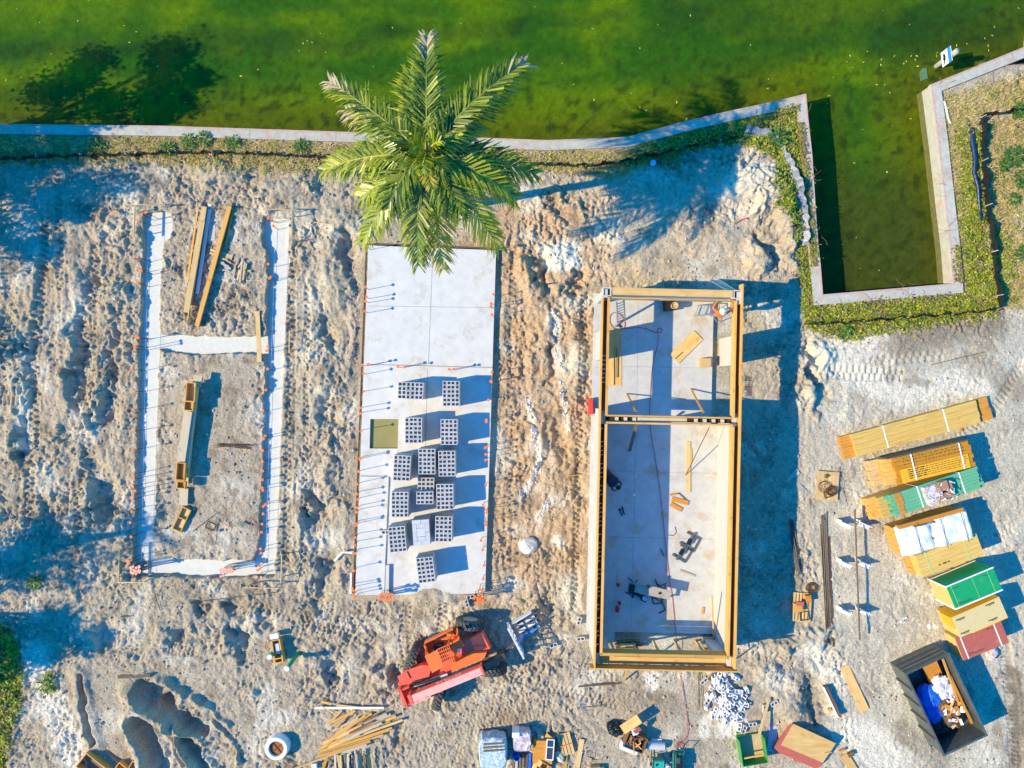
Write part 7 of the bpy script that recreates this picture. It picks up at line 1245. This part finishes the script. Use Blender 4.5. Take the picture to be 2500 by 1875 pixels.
wheel(1.55, .92, rad(-27)); wheel(1.72, -1.5, rad(-20)); wheel(-1.6, .5, rad(43)); wheel(-1.15, -1.72, rad(55))
car = tp('fork_carriage', lambda m: (m.box((3.28, -.6, .42), (.10, 1.62, .10), .1), m.box((3.30, -.6, 1.35), (.08, 1.62, .08), .1), [m.box((3.28 + .0 - .1 * (y + .6), y, .88), (.06, .06, .95)) for y in (-1.38, -1.1, -.85, -.6, -.35, -.1, .16)], m.box((3.28, -.6, .88), (.06, 1.6, .06), .1)), M_LWHITE)
tp('carriage_arm', lambda m: m.box((2.85, -.85, .72), (.9, .16, .22), .35), M_STEEL)
tp('tray', lambda m: (m.prism([(3.36, -.98), (4.55, -.62), (4.45, .30), (3.36, .14)], .25, .31), m.prism([(3.36, .10), (4.45, .27), (4.45, .31), (3.36, .15)], .31, .75), m.prism([(4.42, -.60), (4.56, -.60), (4.47, .28), (4.36, .28)], .31, .42)), M_LWHITE)
for y in (-.52, -.22, .02): tp('tine', lambda m: m.box((4.1, y + .05, .46), (1.55, .09, .06), .14), M_STEEL)
tp('blue_sheet', lambda m: m.prism([(3.45, -.96), (4.5, -.62), (4.47, -.38), (3.9, -.45)], .312, .33), pm('blue_sheet', (.05, .22, .45), .4, bump=0))

# ------------------------------------------------------------------ ladders, tools and trestles in the house
def ladder(p0, p1, w_, n_, lab, rail=.035, mat=None, name='ladder', depth=None):
    a, b_ = Vector(p0), Vector(p1); t = thing(name, lab, 'ladder', a); d = b_ - a; s_ = Vector((-d.y, d.x, 0)); s_ = s_.normalized() if s_.length > .05 else Vector((1, 0, 0))
    for sg in (-1, 1): mb = MB(); mb.tube([s_ * sg * w_ / 2, d + s_ * sg * w_ / 2 * .85], rail, 4); part('rail', mb, mat or M_ALU, t)
    for k in range(n_): q = d * ((k + .7) / (n_ + .4)); mb = MB(); mb.tube([q - s_ * w_ * .46, q + s_ * w_ * .46], .022, 5); part('rung', mb, mat or M_ALU, t)
    return t
q0, q1 = P(1744, 683, .05), P(1789, 712, 2.85); ladder((q0.x, q0.y, gz(q0.x, q0.y)), q1, .42, 10, 'aluminium ladder leaning outside against the north wall of the house')
q0 = hw_(1.1, -1.15, FLZ); q1 = hw_(.75, -.36, 2.3); ladder(q0, q1, .42, 8, 'aluminium ladder inside the north-west corner of the house')
top = Vector((9.25, 3.42, 2.05)); a0 = P(1697, 764, FLZ); t = ladder((a0.x, a0.y + .1, FLZ), top, .55, 7, 'aluminium stepladder under the worker in the north-east corner', .03, name='stepladder')
for sg in (-1, 1): mb = MB(); mb.tube([Vector((9.25 + .02, 3.42 + sg * .2, 2.02)) - t.location, Vector((9.95, 3.30 + sg * .3, FLZ)) - t.location], .022, 4); part('back_leg', mb, M_ALU, t)
mb = MB(); mb.box(tuple(top - t.location + Vector((0, 0, .02))), (.2, .45, .05)); part('top_cap', mb, M_ALU, t)
o = P(1632, 747, FLZ); mb = MB(); mb.box((0, 0, .18), (.55, .5, .36), .1); solo('black_tool_box', mb, M_BLACK, 'black tool box on the floor near the north wall', 'tool box', (o.x, o.y, FLZ)); o = P(1645, 747, FLZ + .4); mb = MB(); mb.lathe([(.14, 0), (.17, .3), (.15, .3), (.13, .24), (0, .24)], seg=16); solo('yellow_bucket', mb, M_PALE, 'tan bucket standing on the black tool box', 'bucket', (o.x, o.y, FLZ + .362))
o = P(1507, 791, FLZ); t = thing('nail_gun', 'red and grey nail gun on the floor inside the red hose loop', 'tool', (o.x, o.y, FLZ), .7); mb = MB(); mb.tube([(-.18, 0, .08), (.12, 0, .08)], .055, 8); part('body', mb, M_GALV, t); mb = MB(); mb.tube([(.12, 0, .08), (.2, 0, .08)], .06, 8); part('head', mb, pm('red_plastic', (.7, .05, .03), .5), t); mb = MB(); mb.box((0, -.12, .06), (.06, .22, .06)); part('handle', mb, M_BLACK, t)
def trestle(px, py, rz, lab, l_=.9, fold=True):
    o = P(px, py, FLZ); t = thing('trestle', lab, 'trestle', (o.x, o.y, FLZ), rz); mb = MB(); mb.box((0, 0, .12), (l_, .10, .10)); part('top_bar', mb, pm('grey_plastic', (.08, .095, .11), .5), t); mb = MB()
    for x in (-l_ * .38, l_ * .38): mb.box((x, -.22, .06), (.09, .42, .07)); mb.box((x, .16, .06), (.09, .28, .07))
    mb.box((0, -.40, .06), (l_ * .85, .07, .06)); part('leg_frame', mb, MATS['grey_plastic'], t); mb = MB(); mb.box((0, .02, .19), (.28, .2, .05)); part('bracket', mb, M_BLACK, t); return t
trestle(1682, 1321, rad(62), 'grey folded plastic trestle lying on the floor, northern of two'); trestle(1663, 1346, rad(58), 'grey folded plastic trestle lying on the floor, southern of two')
a0, a1 = P(1535, 1432, 1.0), P(1636, 1453, 1.0)
for px, lab in ((1545, 'western'), (1615, 'eastern')):
    o = P(px, 1436 + (px - 1545) * .2, .6); t = thing('work_trestle', 'black %s trestle under the work board in the house' % lab, 'trestle', (o.x, o.y, FLZ), ang(a0, a1) + math.pi / 2); mb = MB(); mb.box((0, 0, .74), (.75, .1, .1)); part('top_bar', mb, M_BLACK, t); mb = MB()
    for x in (-.3, .3):
        for y in (-.22, .22): mb.tube([(x, 0, .7), (x * 1.15, y, 0)], .03, 5)
    part('leg_frame', mb, M_BLACK, t)
plank((1534, 1430), (1637, 1453), .44, .045, .99, .99, M_GREYW, 'work_board', 'wide grey work board lying on two black trestles', 'board')
def onb(px, py, mk, name, lab, cat): o = P(px, py, 1.04); mb = MB(); mk(mb); return solo(name, mb, M_BLACK, lab, cat, (o.x, o.y, 1.04), -.2)
onb(1541, 1436, lambda m: (m.box((0, 0, .12), (.24, .42, .24)), m.lathe([(.1, .24), (.1, .3), (0, .3)], seg=10)), 'jobsite_radio', 'dark rounded radio at the west end of the work board', 'radio'); onb(1582, 1431, lambda m: m.lathe([(.0, 0), (.09, .02), (.09, .12), (0, .14)], seg=12), 'small_can', 'small black can at the north edge of the work board', 'can'); onb(1610, 1448, lambda m: m.lathe([(.05, 0), (.06, .05), (.0, .06)], seg=10), 'tape_roll', 'small dark roll on the east half of the work board', 'roll')
o = P(1563, 1454, FLZ); t = thing('circular_saw', 'black saw lying on the floor south of the work board', 'saw', (o.x, o.y, FLZ), -.45); mb = MB(); mb.box((-.15, 0, .08), (.6, .14, .14)); mb.box((.2, -.03, .1), (.24, .26, .2)); part('body', mb, M_BLACK, t); mb = MB(); mb.lathe([(.0, .0), (.12, .0), (.12, .015), (0, .015)], (.2, 0, .201), seg=16); part('blade', mb, M_ALU, t)
o = P(1603, 1469, FLZ); mb = MB(); mb.tube([(-.3, .3, .03), (.2, .35, .03), (.3, -.05, .03), (-.15, -.1, .03), (-.22, .25, .03)], .03, 5); mb.tube([(.3, -.05, .03), (.42, -.4, .03), (.1, -.55, .03)], .03, 5); solo('bent_tube', mb, M_BLACK, 'bent black tube frame lying south of the work board', 'frame', (o.x, o.y, FLZ)); o = P(1612, 1424, FLZ); mb = MB(); mb.tube([(-.25, .2, .03), (-.1, -.15, .03), (.3, 0, .03)], .025, 5); solo('bent_bar', mb, M_STEEL, 'bent dark bar north-east of the work board', 'bar', (o.x, o.y, FLZ))
for px, py, lab in ((1553, 1163, 'northern white pipe stub standing in the shaded floor'), (1549, 1208, 'southern white pipe stub standing in the shaded floor')):
    o = P(px, py, .75); t = thing('pipe_stub', lab, 'pipe', (o.x, o.y, FLZ)); mb = MB(); mb.tube([(-.1, .12, .0), (0, 0, .55)], .035, 8); part('pipe', mb, M_WHITE, t); mb = MB(); mb.lathe([(.06, .53), (.06, .57), (.02, .57)], seg=12); part('flange', mb, M_WHITE, t)
for i, (px, py) in enumerate(((1508, 1426), (1511, 1470), (1507, 1482), (1506, 1488), (1469, 1467), (1470, 1483), (1468, 1512))): o = P(px, py, FLZ); mb = MB(); mb.lathe([(.08, 0), (.09, .2), (.03, .22), (0, .22)], seg=10); solo('red_can', mb, pm('red_can', (.5, .03, .04), .5), 'red can standing on the shaded floor by the west wall', 'can', (o.x, o.y, FLZ + .05), group='red cans in the house')
o = P(1516, 1252, FLZ); mb = MB(); mb.box((0, 0, .02), (.32, .05, .04)); mb.box((-.17, 0, .03), (.05, .14, .05)); solo('hammer', mb, M_BLACK, 'dark hammer lying on the shaded floor', 'hammer', (o.x, o.y, FLZ), -1.2); mb = MB(); pts_ = [P(1648, 1286, FLZ + .02), P(1651, 1300, FLZ + .02), P(1644, 1308, FLZ + .02), P(1632, 1306, FLZ + .02)]; mb.tube(pts_, .014, 5); solo('bent_bar', mb, M_RUST, 'thin bent rusty bar north-west of the trestles', 'bar')
o = P(1768, 877, .2); mb = MB(); mb.box((0, 0, .2), (.5, .42, .4)); solo('yellow_crate', mb, M_PALE, 'pale yellow crate standing by the east pier in the north room', 'crate', hw_(5.15, -3.05, FLZ), HA); o = GP(1441, 992); mb = MB(); mb.box((0, 0, .3), (.2, .75, .6)); mb.box((.0, 0, .62), (.14, .6, .05)); solo('red_fuel_can', mb, pm('red_plastic', (.7, .05, .03), .5), 'red container standing outside the west house wall', 'container', o)
mb = MB()
for k in range(5): mb.tube([(-.12 + .07 * k, -.5, .03), (-.12 + .07 * k, .5, .03)], .012, 4)
for k in range(3): mb.tube([(-.15, -.35 + .3 * k, .04), (.2, -.35 + .3 * k, .04)], .012, 4)
solo('wire_mesh', mb, M_STEEL, 'dark wire grid lying outside the east house wall', 'wire mesh', GP(1825, 942)); stake((1423, 1610), (1408, 1650), 'thin orange-tipped bent rod outside the south-west house corner', M_STEEL, False, .014); stake((1412, 1675), (1512, 1667), 'long thin plank lying south of the house', M_BROWNW, False, .04); stake((1425, 1726), (1478, 1722), 'thin rod with red tip lying on the soil south of the house', M_STEEL, False, .014); stake((1705, 1640), (1703, 1735), 'long dark rod standing in shade south of the house, west of two', M_STEEL, False, .016); stake((1708, 1640), (1716, 1732), 'long dark rod south of the house, east of two', M_STEEL, False, .016)
# ------------------------------------------------------------------ workers
M_SKIN = pm('skin', (.36, .20, .13), .6, var=.06, bump=0); M_JEAN = pm('grey_trousers', (.20, .22, .26), .9, var=.15, bump=.2); M_OSH = pm('orange_shirt', (.85, .16, .02), .8, var=.1, bump=.3, scale=9); M_DSH = pm('dark_blue_shirt', (.03, .05, .10), .85, var=.2, bump=.3); M_DTR = pm('dark_trousers', (.03, .035, .045), .9); M_BOOT = pm('brown_boot', (.10, .06, .035), .8)
def person(lab, loc, rz, J, mats, hard_hat, hair):
    """J: joint positions in the person's own frame (x right, y forward, z up); one skinned surface for the whole body"""
    names = ['pelvis', 'waist', 'chest', 'neck', 'head', 'crown', 'shl', 'ell', 'wrl', 'hal', 'shr', 'elr', 'wrr', 'har', 'hil', 'knl', 'anl', 'tol', 'hir', 'knr', 'anr', 'tor']; rad_ = dict(pelvis=.155, waist=.145, chest=.165, neck=.062, head=.098, crown=.085, shl=.075, ell=.05, wrl=.034, hal=.034, shr=.075, elr=.05, wrr=.034, har=.034, hil=.10, knl=.066, anl=.046, tol=.042, hir=.10, knr=.066, anr=.046, tor=.042)
    E_ = [('pelvis', 'waist'), ('waist', 'chest'), ('chest', 'neck'), ('neck', 'head'), ('head', 'crown'), ('chest', 'shl'), ('shl', 'ell'), ('ell', 'wrl'), ('wrl', 'hal'), ('chest', 'shr'), ('shr', 'elr'), ('elr', 'wrr'), ('wrr', 'har'), ('pelvis', 'hil'), ('hil', 'knl'), ('knl', 'anl'), ('anl', 'tol'), ('pelvis', 'hir'), ('hir', 'knr'), ('knr', 'anr'), ('anr', 'tor')]
    nm = [(n_, Vector(J[n_]), rad_[n_]) for n_ in names]; ed = [(names.index(a), names.index(b_)) for a, b_ in E_]
    for s_ in 'lr':                                      # five fingers rooted in the palm
        wv, hv = Vector(J['wr' + s_]), Vector(J['ha' + s_]); d = (hv - wv).normalized(); sd = d.cross(Vector((0, 0, 1))); sd = sd.normalized() if sd.length > .1 else Vector((1, 0, 0)); up = sd.cross(d)
        for k, (off, ln) in enumerate(((-.030, .075), (-.010, .085), (.011, .08), (.030, .065), (.048, .055))):
            b0 = hv + sd * off + (d * -.03 if k == 4 else d * .012); dd = (d + (sd * .8 if k == 4 else sd * off * 2)).normalized(); i0 = len(nm); nm += [('f' + s_, b0 + dd * ln * .5, .0095), ('f' + s_, b0 + dd * ln - up * .02, .008)]; ed += [(names.index('ha' + s_), i0), (i0, i0 + 1)]
    me = bpy.data.meshes.new('p'); me.from_pydata([tuple(v) for _, v, _ in nm], ed, []); o = bpy.data.objects.new('p', me); C.objects.link(o)
    sk = o.modifiers.new('skin', 'SKIN'); sk.use_smooth_shade = True; o.modifiers.new('sub', 'SUBSURF').levels = 1
    for i, (n_, _, r_) in enumerate(nm): sv = me.skin_vertices[0].data[i]; f = 1.25 if n_ in ('chest', 'pelvis', 'waist') else 1; sv.radius = (r_ * f, r_ if f == 1 else r_ * .95)
    me.skin_vertices[0].data[0].use_root = True
    dg = bpy.context.evaluated_depsgraph_get(); dg.update(); m2 = bpy.data.meshes.new_from_object(o.evaluated_get(dg)); bpy.data.objects.remove(o); m2.name = 'person'
    for mt in mats: m2.materials.append(mt)
    kind = {}
    for n_ in names: kind[n_] = 0
    seg = []
    for a, b_ in E_:
        mi = 2 if a in ('neck', 'head') or a.startswith('wr') else 1 if a in ('pelvis',) and b_ != 'waist' or a[:2] in ('hi', 'kn') else 3 if a.startswith('an') else 0; seg.append((Vector(J[a]), Vector(J[b_]), mi))
    for p in m2.polygons:
        c_ = p.center; best = (9, 0)
        for a, b_, mi in seg:
            d = b_ - a; f = max(0, min(1, (c_ - a).dot(d) / d.length_squared)); q = (c_ - a - d * f).length
            if q < best[0]: best = (q, mi)
        p.material_index = best[1]; p.use_smooth = True
    r = bpy.data.objects.new('person', m2); C.objects.link(r); r.location = loc; r.rotation_euler = (0, 0, rz); tag(r, lab, 'person')
    hd, cr = Vector(J['head']), Vector(J['crown']); ax = (cr - hd).normalized(); fw = Vector(J.get('face', (0, 1, 0))); fw = (fw - ax * fw.dot(ax)).normalized(); rt = fw.cross(ax)
    Mh = Matrix((rt, fw, ax)).transposed(); mb = MB(); mb.add([hd + Mh @ Vector(v) for v in ((-.015, .095, -.02), (.015, .095, -.02), (.0, .125, -.02), (0, .095, .03))], [(0, 1, 2), (0, 2, 3), (1, 3, 2), (0, 3, 1)]); part('nose', mb, M_SKIN, r)
    for sx in (-1, 1):
        mb = MB(); mb.lathe([(.0, -.012), (.012, 0), (0, .012)], hd + Mh @ Vector((sx * .035, .09, .02)), seg=8); part('eye', mb, M_SEAT, r); mb = MB(); mb.lathe([(.0, -.014), (.03, -.006), (.03, .006), (0, .014)], hd + Mh @ Vector((sx * .10, 0, 0)), seg=8, M=Mh @ Matrix.Rotation(math.pi / 2, 3, 'Y')); part('ear', mb, M_SKIN, r)
    mb = MB(); mb.add([hd + Mh @ Vector(v) for v in ((-.025, .098, -.055), (.025, .098, -.055), (.025, .1, -.065), (-.025, .1, -.065))], [(0, 1, 2, 3)]); part('mouth', mb, M_ZRED, r)
    mb = MB()
    if hard_hat:
        mb.lathe([(.165, .0), (.14, .012), (.132, .03), (.125, .075), (.10, .115), (.05, .14), (.0, .145)], hd + ax * .035, seg=20, M=Mh); mb.box(tuple(hd + Mh @ Vector((0, 0, .175))), (.03, .2, .03)); part('hard_hat', mb, M_WHITE, r, True)
        mb = MB(); mb.lathe([(.0, 0), (.03, 0), (.03, .006), (0, .006)], hd + Mh @ Vector((.06, -.05, .165)), seg=10, M=Mh); part('sticker', mb, M_BLUET, r)
    else:
        mb.lathe([(.112, -.03), (.117, .03), (.10, .09), (.06, .12), (.0, .13)], hd + ax * .015 - fw * .012, seg=16, M=Mh); part('hair', mb, hair, r, True)
    return r
W1 = dict(pelvis=(0, -.05, .93), waist=(0, -.03, 1.1), chest=(0, .02, 1.34), neck=(0, .03, 1.49), head=(0, .05, 1.62), crown=(0, .04, 1.72), shl=(-.21, .03, 1.42), ell=(-.42, .16, 1.40), wrl=(-.34, .40, 1.48), hal=(-.31, .48, 1.5), shr=(.21, .03, 1.42), elr=(.44, .18, 1.42), wrr=(.38, .42, 1.5), har=(.36, .5, 1.53), hil=(-.11, -.05, .88), knl=(-.14, -.0, .47), anl=(-.15, -.04, .07), tol=(-.16, .14, .04), hir=(.11, -.05, .88), knr=(.14, .06, .62), anr=(.14, .0, .27), tor=(.15, .18, .24))
person('worker in orange shirt and white hard hat on the stepladder, arms raised to the wall', (9.50, 3.22, 1.32), rad(-8), W1, [M_OSH, M_JEAN, M_SKIN, M_BOOT], True, None)
W2 = dict(pelvis=(0, -.22, .46), waist=(0, -.10, .60), chest=(0, .12, .78), neck=(0, .26, .86), head=(0, .37, .90), crown=(0, .45, .96), face=(0, .6, -.6), shl=(-.2, .17, .80), ell=(-.26, .38, .52), wrl=(-.16, .52, .30), hal=(-.13, .56, .22), shr=(.2, .17, .80), elr=(.28, .36, .50), wrr=(.18, .54, .32), har=(.15, .58, .24), hil=(-.12, -.2, .44), knl=(-.24, .18, .48), anl=(-.20, -.06, .08), tol=(-.22, .12, .04), hir=(.12, -.2, .44), knr=(.24, .2, .46), anr=(.2, -.04, .08), tor=(.22, .14, .04))
o = P(1493, 1172, FLZ + .4); person('crouching worker in dark clothes working on the shaded floor by the west wall', (o.x, o.y, FLZ), rad(-140), W2, [M_DSH, M_DTR, M_SKIN, M_BOOT], False, pm('dark_hair', (.02, .015, .012), .7)); mb = MB(); mb.box((0, 0, .1), (.3, .5, .2)); solo('tool_bag', mb, M_BROWNW, 'brown tool bag beside the crouching worker', 'bag', (*P(1486, 1160, .3).xy, FLZ), .5)
